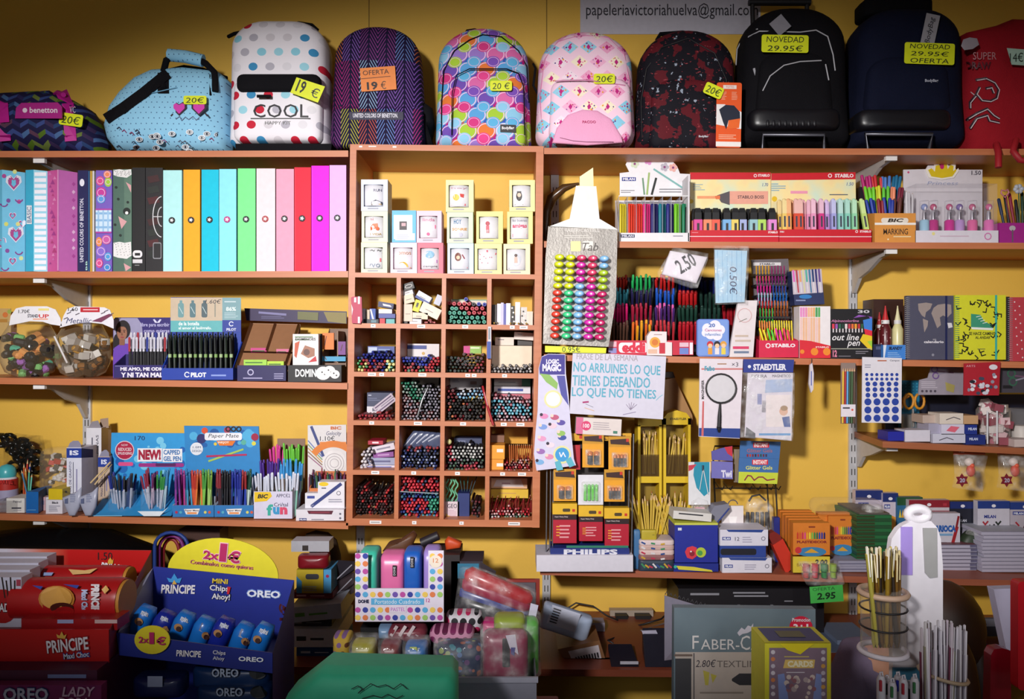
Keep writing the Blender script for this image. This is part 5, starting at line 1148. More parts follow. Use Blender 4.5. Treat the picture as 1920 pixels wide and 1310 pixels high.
heap(0,3,926,1000,lambda u:603,[('#2a2622','#b89848','dark gold-tipped')],nind=4,pitch=5,name='lead_tube',what='lead tube',place=pl(0,3),Y=-.268)
# row 2
def bandbox(c):return lambda m,a,b,c_,d:(m.R(a+1,b+2,a+(c_-a)*.35,d-2,'#b8c4dc'),m.LN(a+(c_-a)*.4,b+2,c_-2,d-2,1,'#7a90c0'))
zz=None
zs_=cbox(1,0,690,640,744,660,'#3a4a80','dark blue carton behind the coloured pens',Y=-.15,dep=.1,deco=bandbox(0));zs_=cbox(1,0,690,634,742,643,'#6a9cc0','light blue carton stacked at the back of the '+pl(1,0),Y=-.15,on=zs_,deco=bandbox(0));cbox(1,0,692,618,742,632,'#3c4c94','blue carton topmost of the stack in the '+pl(1,0),Y=-.15,on=zs_,deco=bandbox(0))
def multi(u,v,r_):
    if v>.28:return('#1c2260','#28308a','navy')
    if u<.35:return r_.choice([('#8c1c28','#b03040','red'),('#3a8c50','#6ac080','green'),('#e0d070','#f0e8a0','pale yellow')])if v<.3 else('#8c1c28','#b03040','red')
    if u>.75:return r_.choice([('#e8e08c','#f4f0b8','pale yellow'),('#4aa084','#7ad0b0','mint'),('#58b0d0','#90d0e8','light blue')])
    return r_.choice([('#8c1c28','#b03040','red'),('#1c2260','#28308a','navy')])
heap(1,0,671,745,lambda u:664-6*math.sin(u*3)+(6 if u<.15 else 0),multi,place=pl(1,0),name='fineliner',what='fineliner',nind=24)
cbox(1,1,764,640,826,690,'#dcd4d4','white carton with a blue band behind the red pens',Y=-.14,dep=.06,deco=lambda m,a,b,c,d:(m.R(a,b+3,a+36,b+10,'#2a3c88'),m.D(a+30,b+18,3,'#c8a050')))
heap(1,1,753,830,lambda u:668+4*math.sin(u*8),lambda u,v,r_:(('#27308c','#3a48b0','blue')if v>.24-.1*(u>.35)*(u<.7)and u<.75 else r_.choice([('#a01c2c','#c83c48','red'),('#a01c2c','#c83c48','red'),('#1c1b22','#4c4c54','black')]))if v>.05 else r_.choice([('#2c6a48','#58a078','green'),('#a01c2c','#c83c48','red')]),place=pl(1,1),name='rollerball_pen',what='rollerball pen',nind=24)
cbox(1,2,872,648,905,662,'#8cb848','pink and green carton on the black pens',Y=-.2,dep=.06,on=Z(663,-.2),deco=lambda m,a,b,c,d:(m.R(a,b,a+12,d,'#c01c74'),m.R(a+13,b+2,c-3,b+5,'#dce8b8')))
heap(1,2,838,915,lambda u:665+3*math.sin(u*9)-(8 if u>.9 else 0),lambda u,v,r_:r_.choice([('#1a191c','#4c4a48','black'),('#1a191c','#3c4c44','black'),('#241a1c','#8c3a40','dark red-tipped')]if u<.55 else[('#1a191c','#4c4a48','black'),('#2c1a1e','#a0404a','dark red-tipped')]),place=pl(1,2),name='felt_tip_pen',what='felt-tip pen',nind=24,pitch=7)
zz=cbox(1,3,925,645,1000,694,'#e8d6bc','large blank cream carton in the '+pl(1,3),Y=-.2,dep=.12);cbox(1,3,931,628,966,643,'#e2d2c4','flat pinkish carton on the large cream one',Y=-.19,on=zz,deco=lambda m,a,b,c,d:m.LN(a+5,b+3,a+18,b+6,1,'#556'))
cbox(1,3,964,618,1001,632,'#e4d6cc','tilted cream carton under the top board of its pigeonhole',Y=-.19,on=zz+.016,rot=4,deco=lambda m,a,b,c,d:m.LN(a+6,b+3,a+18,b+5,1,'#334'));cbox(1,3,973,632,1001,643,'#3a3432','dark gap-filling carton at right on the large cream one',Y=-.17,on=zz)
heap(1,3,922,1002,lambda u:684,[('#55525a','#b8b4b0','grey'),('#2c2a30','#c8c4c0','black white-tipped')],place=pl(1,3),name='mechanical_pencil',what='mechanical pencil',nind=20)
t=T('refill_blister','narrow blue and white blister hanging in front of the third divider','blister pack',-.312);m=t.q();m.B(915,612,921,672,.004,'#c8c8d0');m.B(913,640,920,672,.003,'#24449c',Y=-.316);m.R(916,615,919,636,'#7a8490');t.end()
# row 3
cbox(2,0,692,726,740,770,'#363c5c','dark slate carton with white foot in the '+pl(2,0),Y=-.16,dep=.1,deco=lambda m,a,b,c,d:(m.R(a+2,b+4,a+8,b+6,'#b0b4c8'),m.LN(a+2,b+9,a+26,b+16,2,'#6a7090'),m.R(a,d-18,c,d,'#dcdae0'),m.R(a+10,d-15,a+20,d-9,'#667')))
for k in range(2):
    t=T('refill_sleeve',('upper' if k==0 else 'lower')+' clear refill sleeve leaning across the slate carton','refill pack',-.23);m=t.q();m.r=(722,758,-38);m.B(700,748+k*9,744,756+k*9,.006,'#b8aab8');m.R(703,751+k*9,741,753+k*9,'#4a3058');t.end()
heap(2,0,671,745,lambda u:776+2*math.sin(u*7),[('#8c1822','#b43a44','red'),('#8c1822','#b43a44','red'),('#2a1c20','#5a4044','black')],place=pl(2,0),name='crayon_pen',what='wax pen',nind=14,pitch=6.2)
cbox(2,1,775,708,826,726,'#b8ac9c','beige carton at the back of the '+pl(2,1),Y=-.12,on=False)
heap(2,1,753,830,lambda u:716+8*u*(1-u)+(6 if u>.5 else 0),lambda u,v,r_:r_.choice([('#1c3c30','#98a49c','green white-tipped'),('#1f5a44','#3c8a6c','dark green')])if(u<.55 and v>.62-.5*u)else(r_.choice([('#7c1824','#a89498','red white-tipped'),('#17161c','#9c98a4','black white-tipped')])if u<.5 or v<.2 else r_.choice([('#17161c','#9a96a4','black'),('#1f1c28','#94909c','black white-tipped')])),place=pl(2,1),name='ballpoint',what='ballpoint',nind=30,pitch=6.4)
t=T('metal_clip_pen','silver pen slanting down across the pile of white-tipped ballpoints','pen',-.28);m=t.q();m.TB([(802,727,-.272),(792,748,-.282),(785,772,-.285),(783,780,-.285)],.003,M('#9a9ca0',.3,.6),6);t.end()
cbox(2,2,845,708,908,730,'#c8c2c4','whitish carton behind the dark pens of the '+pl(2,2),Y=-.12,on=False,deco=lambda m,a,b,c,d:(m.LN(a+4,b+3,a+18,b+9,2,'#8a8494'),m.R(a+38,b+6,a+50,b+12,'#a08078')))
heap(2,2,838,915,lambda u:726+5*math.sin(u*4)+2,lambda u,v,r_:r_.choice([('#1a1c30','#7ab0d4','blue-tipped'),('#17161c','#c8d0dc','white-tipped'),('#2a3c6c','#8cc0dc','light blue')])if v>.52 and u>.3 else(('#5a1820','#7c2830','dark red')if(v>.5 or r_.random()<.12)else r_.choice([('#1b1a1c','#343230','black'),('#22201e','#3c3a36','charcoal'),('#1b1a1c','#c87850' if r_.random()<.12 else '#2c2a2c','black')])),place=pl(2,2),name='pen_end',what='fibre pen',nind=24,pitch=6.8)
q1=cbox(2,3,930,735,998,748,'#c86878','reddish carton lowest of the back stack, '+pl(2,3),Y=-.15,dep=.1,on=Z(752,-.15),deco=dd('#e0c0c8'));q2=cbox(2,3,930,722,998,735,'#e0dee6','white carton with blue band in the stack, '+pl(2,3),Y=-.15,on=q1,deco=dd('#2c48a0',.1,.8,.35));cbox(2,3,930,708,998,721,'#c4cac8','grey-green carton topmost of the stack, '+pl(2,3),Y=-.15,on=q2,deco=lambda m,a,b,c,d:(m.R(c-16,b,c,d,'#48a088'),m.LN(a+8,b+4,a+44,b+9,1,'#90989c')))
heap(2,3,922,1002,lambda u:738+8*u,lambda u,v,r_:r_.choice([('#3a90ac','#90d4e4','aqua'),('#3a90ac','#70c0d4','aqua'),('#16151b','#a09ca8','black white-tipped'),('#8c1c34','#d8b8c0','red')]if v>.12 and v<.55-.2*u else[('#8c1c34','#d8b8c0','red'),('#16151b','#a09ca8','black white-tipped')]),place=pl(2,3),name='gel_ballpoint',what='gel ballpoint',nind=24,pitch=6.6)
t=T('red_pen','red pen poking out over the front edge between third and fourth columns','pen',-.3);m=t.q();m.TB([(905,724,-.27),(912,755,-.30),(925,797,-.32)],.004,'#a81c28',7);m.L([(908,735),(916,765)],1,'#e0a8ac',.006,-.3);t.end()
# row 4
for(x0,y0,x1,y1,c,lab,rot,dc)in((676,872,742,880,'#d4cede','long white carton at the foot',0,'#5a6ab0'),(688,858,740,872,'#9aa0bc','pale blue blister pack',0,'#5a5a84'),(700,848,738,858,'#8a4a94','purple marker pack',-4,'#b88cc0'),(698,834,740,847,'#d8d0da','white blister pack',-12,'#8a8498'),(690,826,718,834,'#b01c38','red pack with white letters',0,'#f0dce0')):
    t=T('blister_pack',lab+' in the '+pl(3,0),'pack',-.24,r=None);m=t.q(bev=.0008);m.r=((x0+x1)/2,(y0+y1)/2,rot);m.B(x0,y0,x1,y1-.8,.08,c);m.R(x0+8,(y0+y1)/2-2,x1-8,(y0+y1)/2+1,dc);t.end()
heap(3,0,680,706,lambda u:846-10*u,[('#3a2c38','#c8bcc4','dark'),('#b8b0b8','#e0dce0','pale')],place=pl(3,0),name='whiteboard_pen',what='whiteboard pen',nind=8,pitch=7)
for k in range(5):
    t=T('pen_sleeve',['lowest','second lowest','middle','second highest','highest'][k]+' clear sleeve of grey pens lying on the dark blue pile','pen pack',-.2-k*.006);m=t.q();x=760+k*11;m.IN([(x-8,838-k*2),(x+16,806+k),(x+30,808+k),(x+26,826),(x+30,840),(x+6,842)][::-1],.012,.008,M('#4c5470',.25),n=3);m.L([(x,834-k*2),(x+18,812+k)],2,'#b0b4c4',.013);t.end()
heap(3,1,753,829,lambda u:842-5*u,lambda u,v,r_:('#7c1c28','#a83c44','red')if v>.44 and u>.2 else r_.choice([('#181d3c','#2c3a74','navy'),('#15151c','#3c4a7c','black'),('#181d3c','#a8b0cc','navy')]),place=pl(3,1),name='gel_pen',what='navy gel pen'.replace('navy ',''),nind=30,pitch=6.4)
cbox(3,2,856,818,908,832,'#343c60','dark blue carton behind the white-tipped pens',Y=-.14,on=Z(836,-.14),deco=lambda m,a,b,c,d:m.LN(a+6,b+3,a+26,b+8,1,'#7a80a0'));t=T('sponge_ball','small pale yellow ball at the left of the pen pile','ball',-.24);m=t.q();m.EL(X(842,-.24),-.24,Z(828,-.24),.009,.009,.009,'#d8d490',12,8);t.end()
heap(3,2,836,912,lambda u:838-4*math.sin(u*3),lambda u,v,r_:r_.choice([('#28282a','#d4d4d0','white-tipped'),('#5a5c58','#e0e0dc','grey')])if v>.3 and u>.2 else r_.choice([('#8c1c2c','#c85060','red'),('#16151b','#8a868c','black'),('#16151b','#4c6a58','black')]),place=pl(3,2),name='ballpoint_pen',what='ballpoint pen',nind=24,pitch=6.6)
q1=cbox(3,3,917,860,949,886,'#e8941c','lower orange carton with white sticker, '+pl(3,3),Y=-.27,dep=.12,deco=lambda m,a,b,c,d:m.R(a+12,b+7,a+24,b+13,'#ece4dc'));q2=cbox(3,3,917,833,951,859,'#ee9c1c','upper orange carton with white sticker, '+pl(3,3),Y=-.27,dep=.12,on=q1,deco=lambda m,a,b,c,d:m.R(a+12,b+7,a+24,b+13,'#ece4dc'));cbox(3,3,917,820,950,833,'#7a5038','open brown flap carton on the orange cartons',Y=-.2,on=q2,dep=.05)
cbox(3,3,950,802,994,832,'#e4a424','yellow carton lying behind the red-ended pencils',Y=-.1,on=Z(832,-.1),dep=.05)
for k in range(16):
    ppen('pencil','graphite_pencil',(956+k*3,870-(k%3)*4,-.262+(k%4)*.01),(955+k*3+(k%5),832,-.2+(k%4)*.01),'#c8703c','#8c2430','orange pencil standing point up behind the red pencil ends','pencil','orange pencils in the fourth row last column',.55)
heap(3,3,951,1001,lambda u:862-4*u,[('#8c1822','#b82c38','red'),('#8c1822','#d8a8a8','red'),('#3a1c20','#c8b0b0','dark')],place=pl(3,3),name='pencil',what='pencil',nind=14,pitch=5.4)
# row 5
for k in range(12):
    ppen('pencil','black_pencil',(676+k*5,950,-.2-(k%3)*.02),(690+k*5,895+(k*7)%13,-.13-(k%4)*.01),'#26201e','#1a1614','black pencil leaning at the back of the lowest left pigeonhole','pencil','black pencils in the lowest left pigeonhole',.8)
heap(4,0,671,744,lambda u:918-6*math.sin(u*8),lambda u,v,r_:r_.choice([('#9c2028','#c83c3c','red'),('#241c1c','#3a2c2c','black')])if r_.random()<.3 else r_.choice([('#241a1a','#302424','black'),('#3a1a1c','#4c2426','dark brown')]),place=pl(4,0),name='charcoal_pencil',what='charcoal pencil',nind=20,pitch=6)
def rgb4(u,v,r_):
    if v>.6:return('#b42030','#d84450','red')if r_.random()<.75 else('#16151c','#3a4c6c','black')
    if v>.5:return r_.choice([('#2a5c74','#4c8ca4','teal'),('#1d2c64','#3a4c90','navy')])
    if v>.2:return r_.choice([('#b42030','#d84450','red'),('#b42030','#d84450','red'),('#1d2c64','#3a4c90','navy')])if u<.7 else('#2c8068','#4cb090','green')
    return r_.choice([('#2c6474','#4c9cb0','teal'),('#1d2c64','#3a4c90','navy'),('#b42030','#d84450','red')])
heap(4,1,753,829,lambda u:896,rgb4,place=pl(4,1),name='fibre_pen',what='colouring pen',nind=34,pitch=6.6)
t=T('divider_rod','thin grey rod lying across the coloured pens in the lowest row','rod',-.285);m=t.q();m.TB([(745,921,-.279),(822,925,-.279)],.002,'#8a9aa0',6);t.end()
t=T('pencil_bag','clear bag of green spiral pencils in a printed carton, lowest row','pencil pack',-.24,on=floorz(4));m=t.q('carton');m.K(835,940,861,973,.05,'#dcc8d0',Y=-.25);m.t('GEO',839,944,857,952,'#3a3040',Y=-.25);m.LN(838,955,858,970,5,'#c8a8b8',Y=-.25);m.P([(836,962),(846,972),(836,972)],'#e8c040',Y=-.25)
for k in range(4):
    q=t.q('spiral_pencil');q.TB([(838+k*6+3*math.sin(s_*1.3+k),948-s_*4.6,-.225)for s_ in range(12)],.003,'#6ab088',6)
t.end()
cbox(4,2,864,924,886,972,'#1f2f6c','dark blue box with pointed pens beside the green pencils',Y=-.25,dep=.07)
for k in range(5):ppen('felt','brush_pen',(868+k*3.4,930,-.22),(862+k*8,893+(k%2)*6,-.2),'#1c5c54' if k<3 else '#26303c','#1c3c40',('dark green' if k<3 else 'dark grey')+' brush pen in the dark blue box','pen',('green' if k<3 else 'grey')+' brush pens in the dark blue box',.35)
heap(4,2,889,909,lambda u:935,[('#3a1c22','#6c2c34','dark red'),('#1c1a1e','#3c3a3e','black')],place=pl(4,2),name='fineliner',what='short fineliner',nind=10,pitch=6.2)
q1=cbox(4,3,922,912,996,928,'#e4bc34','yellow pencil carton behind the red pencils, lowest row',Y=-.13,on=Z(934,-.13),deco=lambda m,a,b,c,d:m.LN(a+14,b+5,c-10,b+9,1,'#c89858'));cbox(4,3,926,892,994,911,'#e2b48c','yellow and peach pencil carton topmost in the lowest row',Y=-.12,on=q1,deco=lambda m,a,b,c,d:(m.P([(a+10,b+3),(c-12,b+2),(c-6,d-3),(a+4,d-3)],'#e8dcdc'),m.LN(a+20,b+7,a+44,b+12,1,'#b890a0')))
for k in range(22):
    ppen('pencil','red_pencil',(920+k*3.6,966-(k%4)*4,-.26+(k%4)*.012),(924+k*3.5+(k*5)%7,926+(k*7)%12,-.22+(k%4)*.012),'#8c1c24','#e0c8b8','dark red pencil standing in the lowest right pigeonhole','pencil','red pencils standing in the lowest right pigeonhole',.4)
heap(4,3,918,1000,lambda u:950+3*math.sin(u*9),lambda u,v,r_:r_.choice([('#8c1822','#c02c38','red'),('#8c1822','#e0b8b8','red')])if v>.12 else r_.choice([('#2a2024','#d0c8c8','dark'),('#8c1822','#c02c38','red'),('#2c4c3c','#7aa088','green')]),place=pl(4,3),name='red_pencil',what='red-ended pencil',nind=20,pitch=5.8)
o=nstuff.build('pens_in_pigeonholes',None,Vector((0,0,0)));tag(o,'the remaining mass of pens and pencils lying end-on in the pigeonholes','pens','pens in the pigeonholes','stuff')
# ================================================================ right: highlighter shelf
def O(name,lab,cat,Y=-.28,on=None,group=None,kind=None):
    return T(name,lab,cat,Y,on=on,group=group,kind=kind)
t=O('curved_strip','curved brown translucent strip behind the silver highlighter display','plastic strip',-.15);m=t.q();m.TB([(1086,344,-.16),(1058,352,-.15),(1034,372,-.14),(1026,396,-.13),(1022,450,-.13)],[.004,.014,.018,.014,.012],M('#54381f',.25,0,.9),8);t.end()
t=O('pen_case','flat magenta and green case behind the silver highlighter display','case',-.1,R2);m=t.q();m.B(1126,418,1152,450,.05,'#6a8a48');m.B(1126,410,1153,418,.05,'#b8287c');t.end()
# silver display with highlighter ends
SIL=G('brushed_silver',.5,.7);SIL=SIL.out(SIL.mix(SIL.noise(50,4,sc=(1,1,.3)),rgb('#77726e'),rgb('#aaa6a0')),SIL.noise(160,2),.3)
t=O('highlighter_rack','tall silver highlighter rack shaped like a giant marker, price 0.95','display rack',-.335,None)
m=t.q('board');m.PR([(1023,480),(1028,424),(1158,430),(1155,560),(1141,650),(1018,644)],.012,SIL,-.335)
m.t('FABER-CASTELL',1060,414+14,1124,426+9,'#e8e4de',Y=-.335);m.LN(1058,440,1125,447,2,'#d8d4cc',Y=-.335);m.P(rr(1070,452,1089,471,2),'#e8e0a0',Y=-.335);m.P(rr(1093,452,1112,466,2),'#e8e4dc',Y=-.335);m.t('Tab',1092,455,1122,470,'#55504c',Y=-.335,sh=.3)
m=t.q('neck');m.PR([(1028,425),(1068,410),(1080,348),(1118,349),(1124,410),(1158,430)],.012,M('#eeebe4',.5),-.335)  # near-white colour stands in for the highlight on the silver neck
m=t.q('tip');m.PR([(1087,348),(1087,331),(1112,314),(1113,349)],.012,M('#f6efc0',.4),-.335)
m=t.q('price_strip',label='yellow price strip reading 0.95');m.PR([(1022,648),(1137,652),(1136,662),(1022,660)],.003,'#e0e828',-.338);m.t('0.95€',1054,649,1088,660,'#4a5020',Y=-.338)
t.end()
HC=['YYYYYRRRRRRR','YYYYYGGGGGGG','KMMMBBBBBBBB','KKKKMMMMMMMM','BBLLLCCCCCCC']
HV={'Y':('#dfe81c','yellow'),'R':('#e8402c','orange-red'),'G':('#3cd48c','mint green'),'K':('#e03c6c','rose'),'M':('#dc28b0','magenta'),'B':('#8cc4f4','light blue'),'L':('#b4d42c','lime'),'C':('#d01c6c','crimson')}
def hlend(c):
    k=('hlend',c)
    if k not in _pm:
        m=MB();m.LA(0,0,0,[(.0135,0),(.0145,.03),(.0125,.036),(.008,.038)],c,16,ax='y',sy=.62);m.LA(0,0,0,[(.003,.0381),(.0001,.0385)],'#e8e4e8',8,ax='y')
        me=bpy.data.meshes.new('highlighter');me.from_pydata([tuple(v)for v in m.v],[],m.f)
        for q in m.ms:me.materials.append(q)
        me.polygons.foreach_set('material_index',m.fm);me.polygons.foreach_set('use_smooth',m.fs);_pm[k]=me
    return _pm[k]
for ci,col in enumerate(HC):
    for ri,ch in enumerate(col):
        px=[1048,1069,1089,1110,1131][ci]-ri*.8;py=484+ri*13.2+ci*.7;c,n_=HV[ch]
        o=bpy.data.objects.new('highlighter',hlend(c));C.objects.link(o);o.location=(X(px,-.335),-.3362,Z(py,-.335));o.scale=(1.02,1.02,1.02)
        tag(o,n_+' highlighter end in the %s column of the silver rack'%ORD[ci],'highlighter','%s highlighters in the %s column of the silver rack'%(n_,ORD[ci]))
# Milan fibre pens
t=O('pen_display','white Milan pen display with flower cut-outs and a colour-sorted window','pen display',-.285,R2)
m=t.q('header_card');Yb=-.2;m.PR([(1162,322),(1180,320),(1173,306),(1178,296),(1188,292),(1196,297),(1206,291),(1218,289),(1228,296),(1240,297),(1252,302),(1262,301),(1270,310),(1275,323),(1294,324),(1294,366),(1162,366)],.004,'#eceaee',Yb)
for x,y,c_ in((1216,299,'#d890c8'),(1262,312,'#e8b0a8'),(1190,305,'#d0dcc0'),(1246,311,'#b8b4c0')):
    for k in range(5):m.D(x+5*math.cos(k*1.256),y+5*math.sin(k*1.256),3.4,c_,Y=Yb,n=10)
    m.D(x,y,2.4,'#8a3c78',Y=Yb,n=8)
m.R(1166,330,1192,337,'#26348c',Y=Yb);m.t('MILAN',1168,331,1190,336,'#eceaf4',Y=Yb,bold=.04);m.L([(1226,315),(1283,352)],3.4,'#7cb4b0',Y=Yb);m.L([(1205,332),(1208,362)],3,'#6a9474',Y=Yb);m.L([(1217,322),(1213,362)],3.4,'#9cb86c',Y=Yb);m.L([(1230,332),(1222,362)],4,'#1d2422',Y=Yb);m.LN(1236,350,1284,360,2,'#8a8a90',Y=Yb);m.LN(1164,353,1190,360,2,'#8a8a90',Y=Yb)
m=t.q('case');m.K(1160,434,1292,451,.085,'#e8e4e8',Y=-.285,yb=364);m.R(1164,437,1190,443,'#1c2450');m.t('MILAN',1166,438,1188,442,'#dcdce8',bold=.04);m.R(1160,364,1292,366,'#ddd',Y=-.284);m.LN(1262,438,1288,442,1,'#889')
for k in range(9):q=t.q('partition');q.B(1160+k*16.4,366,1161+k*16.4,434,.07,clear(.5,'#c8ccdc'),Y=-.28)
q=t.q('side');q.B(1290,326,1293,450,.085,'#dcd8dc',Y=-.285)
t.end()
MC=[('#d8c420','yellow'),('#e83c1c','vermilion'),('#ec3828','bright red'),('#e42c80','pink'),('#26246c','dark blue'),('#187a8c','teal'),('#2c2c80','indigo'),('#74c41c','lime green'),('#147c54','emerald')]
for k,(c_,n_)in enumerate(MC):
    x=1160+k*14.6+(1.5 if k else 0)
    for r_ in range(3):ppen('felt','fibre_pen',(x+3+r_*4,446,-.27+r_*.013),(x+3+r_*4,384-r_*3-(k in(2,7))*5,-.265+r_*.013),c_,c_,n_+' fibre pen in the Milan window display','pen',n_+' fibre pens in the Milan window display',.68).scale=(1.15,1.15,.74)
    if k==8:ppen('felt','fibre_pen',(1286,446,-.26),(1287,388,-.26),'#18171c','#18171c','black fibre pen at the right of the Milan window display','pen',None,.68)
# STABILO displays
g=G('pastel_print',.5);PAST=g.out(g.ramp(g.noise(11,2),['#a8dcdc','#c8e4d4','#f4e0a0','#f8c89c','#f0dcb0'],False))
t=O('highlighter_display','red and pastel STABILO display of black-capped fat highlighters','highlighter display',-.29,R2)
m=t.q('header_card');Yb=-.19;m.PR([(1294,322),(1445,322),(1445,452),(1294,452)],.004,PAST,Yb);m.R(1294,322,1445,335,'#d01828',Y=Yb);m.t('STABILO',1421,325,1443,330,'#f4e8ea',Y=Yb,bold=.04);m.ring(1416,328,2.6,1.2,'#f4e8ea',Y=Yb,n=8);m.LN(1299,343,1325,356,4,'#8ab0c4',Y=Yb,jit=.6);m.D(1296,376,4,'#e8c020',Y=Yb);m.t('1.70',1429,342,1440,348,'#4a5aa0',Y=Yb,sh=.2)
m.R(1307,366,1344,371,'#f0a070',Y=Yb);m.P([(1344,365),(1368,357),(1368,383),(1352,378)],'#5a5458',Y=Yb);m.P([(1340,366),(1350,365),(1350,372),(1342,372)],'#e87848',Y=Yb);m.R(1368,357,1440,381,'#eeaa94',Y=Yb);m.t('STABILO BOSS',1383,365,1432,371,'#5a4448',Y=Yb,bold=.02)
m=t.q('tray');m.K(1295,430,1460,452,.1,'#cc1428',Y=-.29,yb=424);m.R(1293,441,1460,442.4,'#f0d8dc');m.t('STABILO',1440,432,1458,436,'#f4e8ea',bold=.04);m.LN(1297,433,1312,436,1,'#e88a94')
t.end()
BC=[('#dc4c98','deep pink'),('#f08c64','peach'),('#ec604c','coral'),('#7cb4e4','sky blue'),('#ecd46c','yellow'),('#a8b4e0','lavender'),('#98c4cc','grey-teal'),('#b4dc64','lime'),('#e48cd4','orchid')]
for k,(px,ci)in enumerate(((1308,0),(1326,1),(1341,2),(1362,3),(1378,4),(1391,5),(1412,6),(1427,7),(1447,8))):
    pen('hl','highlighter',(X(px,-.272),-.272,R2(.8)+.014),(X(px,-.272),-.272,R2(.8)+.2),BC[ci][0],'',BC[ci][1]+' fat highlighter with black cap in the STABILO tray','highlighter',None,.98)
for k in range(11):
    c_,n_=BC[(k*4+1)%9];px=1302+k*14.4
    pen('hl','highlighter',(X(px,-.235),-.235,R2(.8)+.014),(X(px,-.235)+.002,-.235,R2(.8)+.2),c_,'',n_+' fat highlighter in the rear row of the STABILO tray','highlighter',n_+' highlighters in the rear row of the STABILO tray',1.02)
t=O('highlighter_display','red and pastel STABILO display of slim pastel highlighters','highlighter display',-.29,R2)
m=t.q('header_card');m.PR([(1446,323),(1604,321),(1606,452),(1446,452)],.004,PAST,Yb);m.P([(1446,323),(1604,321),(1604,334),(1446,336)],'#d01828',Y=Yb);m.t('STABILO',1565,324,1600,331,'#f4e8ea',Y=Yb,bold=.04);m.ring(1556,327.5,3.2,1.5,'#f4e8ea',Y=Yb,n=8);m.R(1482,356,1514,361,'#f09cb8',Y=Yb);m.LN(1446,341,1474,357,4,'#8ab0c4',Y=Yb,jit=.6);m.LN(1555,361,1598,365,1,'#4a5a70',Y=Yb);m.D(1452,371,5,'#e8c020',Y=Yb);m.t('1.50',1587,340,1600,346,'#4a5aa0',Y=Yb,sh=.2)
m=t.q('tray');m.K(1461,428,1634,452,.1,'#cc1428',Y=-.29,yb=424);m.R(1461,441,1634,442.4,'#f0d8dc');m.t('STABILO',1612,430,1633,434,'#f4e8ea',bold=.04);m.ring(1606,432,2.2,1,'#f4e8ea',n=8);m.t('STABILO',1462,431,1470,434,'#f4e8ea',bold=.04)
t.end()
FC=[('#f0cc6c','#f4dc9c','yellow'),('#f0a058','#f4b884','orange'),('#e05038','#f0bcb4','red'),('#e88ca0','#f0b4bc','salmon'),('#ec9cc4','#f4c4d8','pink'),('#d83c88','#ecc0d4','dark pink'),('#c898dc','#dcc0ec','violet'),('#a8a8e4','#c8c8f0','periwinkle'),('#94d0c8','#c0e4dc','aqua'),('#8cd4c0','#b4e4d4','turquoise'),('#98dcb0','#c0ecc8','mint'),('#c4e07c','#d4ec9c','lime')]
for k,(px,ci)in enumerate(((1470,0),(1478,1),(1492,2),(1500,2),(1524,4),(1539,5),(1562,7),(1575,8),(1588,9),(1601,10),(1622,11))):
    c_=FC[ci];ppen('flat','highlighter',(px+(3 if k==10 else 1),436,-.27),(px-(8 if k==10 else 0),372,-.262),c_[0],c_[1],c_[2]+' slim highlighter in the front row of the right STABILO tray','highlighter',None if ci!=2 else 'red slim highlighters in front',.93)
for k in range(14):
    c_=FC[(k*12//14)];px=1462+k*11;ppen('flat','highlighter',(px,436,-.235),(px-1,374,-.23),c_[0],c_[1],c_[2]+' slim highlighter in the rear row of the right STABILO tray','highlighter',c_[2]+' slim highlighters in the rear row',.93)
# BIC marking cup
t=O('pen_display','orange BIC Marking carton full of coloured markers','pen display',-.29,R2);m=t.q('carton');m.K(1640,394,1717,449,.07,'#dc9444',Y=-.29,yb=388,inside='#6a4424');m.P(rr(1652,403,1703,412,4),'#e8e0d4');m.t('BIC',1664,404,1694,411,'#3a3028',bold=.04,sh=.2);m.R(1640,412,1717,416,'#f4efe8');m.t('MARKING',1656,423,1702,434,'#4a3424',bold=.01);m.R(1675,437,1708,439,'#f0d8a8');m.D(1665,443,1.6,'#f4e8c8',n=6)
q=t.q('tiered_back');q.B(1612,345,1684,448,.05,'#241c26',Y=-.15);t.end()
for(cs,x0,x1,ya,yb_,Yq,nn)in(([('#b01c6c','#8c1c5c','magenta'),('#cc2c34','#a02028','red'),('#4c7cc4','#3c64a8','mid blue'),('#1c6c94','#185c80','petrol')],1614,1690,328,333,-.19,12),([('#70cc28','#5cb41c','lime green'),('#d8dc2c','#c0c420','yellow'),('#60c434','#50b028','green'),('#f0906c','#e07c58','salmon'),('#7c2038','#6c1c30','maroon')],1618,1696,347,352,-.215,11),([('#1f3ca0','#1c348c','dark blue'),('#8c1c2c','#7c1828','dark red'),('#20389c','#1c2f88','blue'),('#64342c','#54281f','brown')],1622,1690,369,376,-.24,10)):
    bunch('marker','marker',x0,x1,ya,yb_,ya+75,Yq,Yq+.01,nn,cs,'marker in the BIC Marking carton','marker','markers in the BIC Marking carton',.62,8,nn,(x0+14,x1-8),'band',zf=R2)
bunch('thin','fineliner',1700,1712,358,364,430,-.23,-.22,4,[('#d8d4d8','#c8a04c','pale')],'fineliner at the right of the BIC Marking carton','pen','fineliners in the BIC Marking carton',1,8,4,zf=R2)
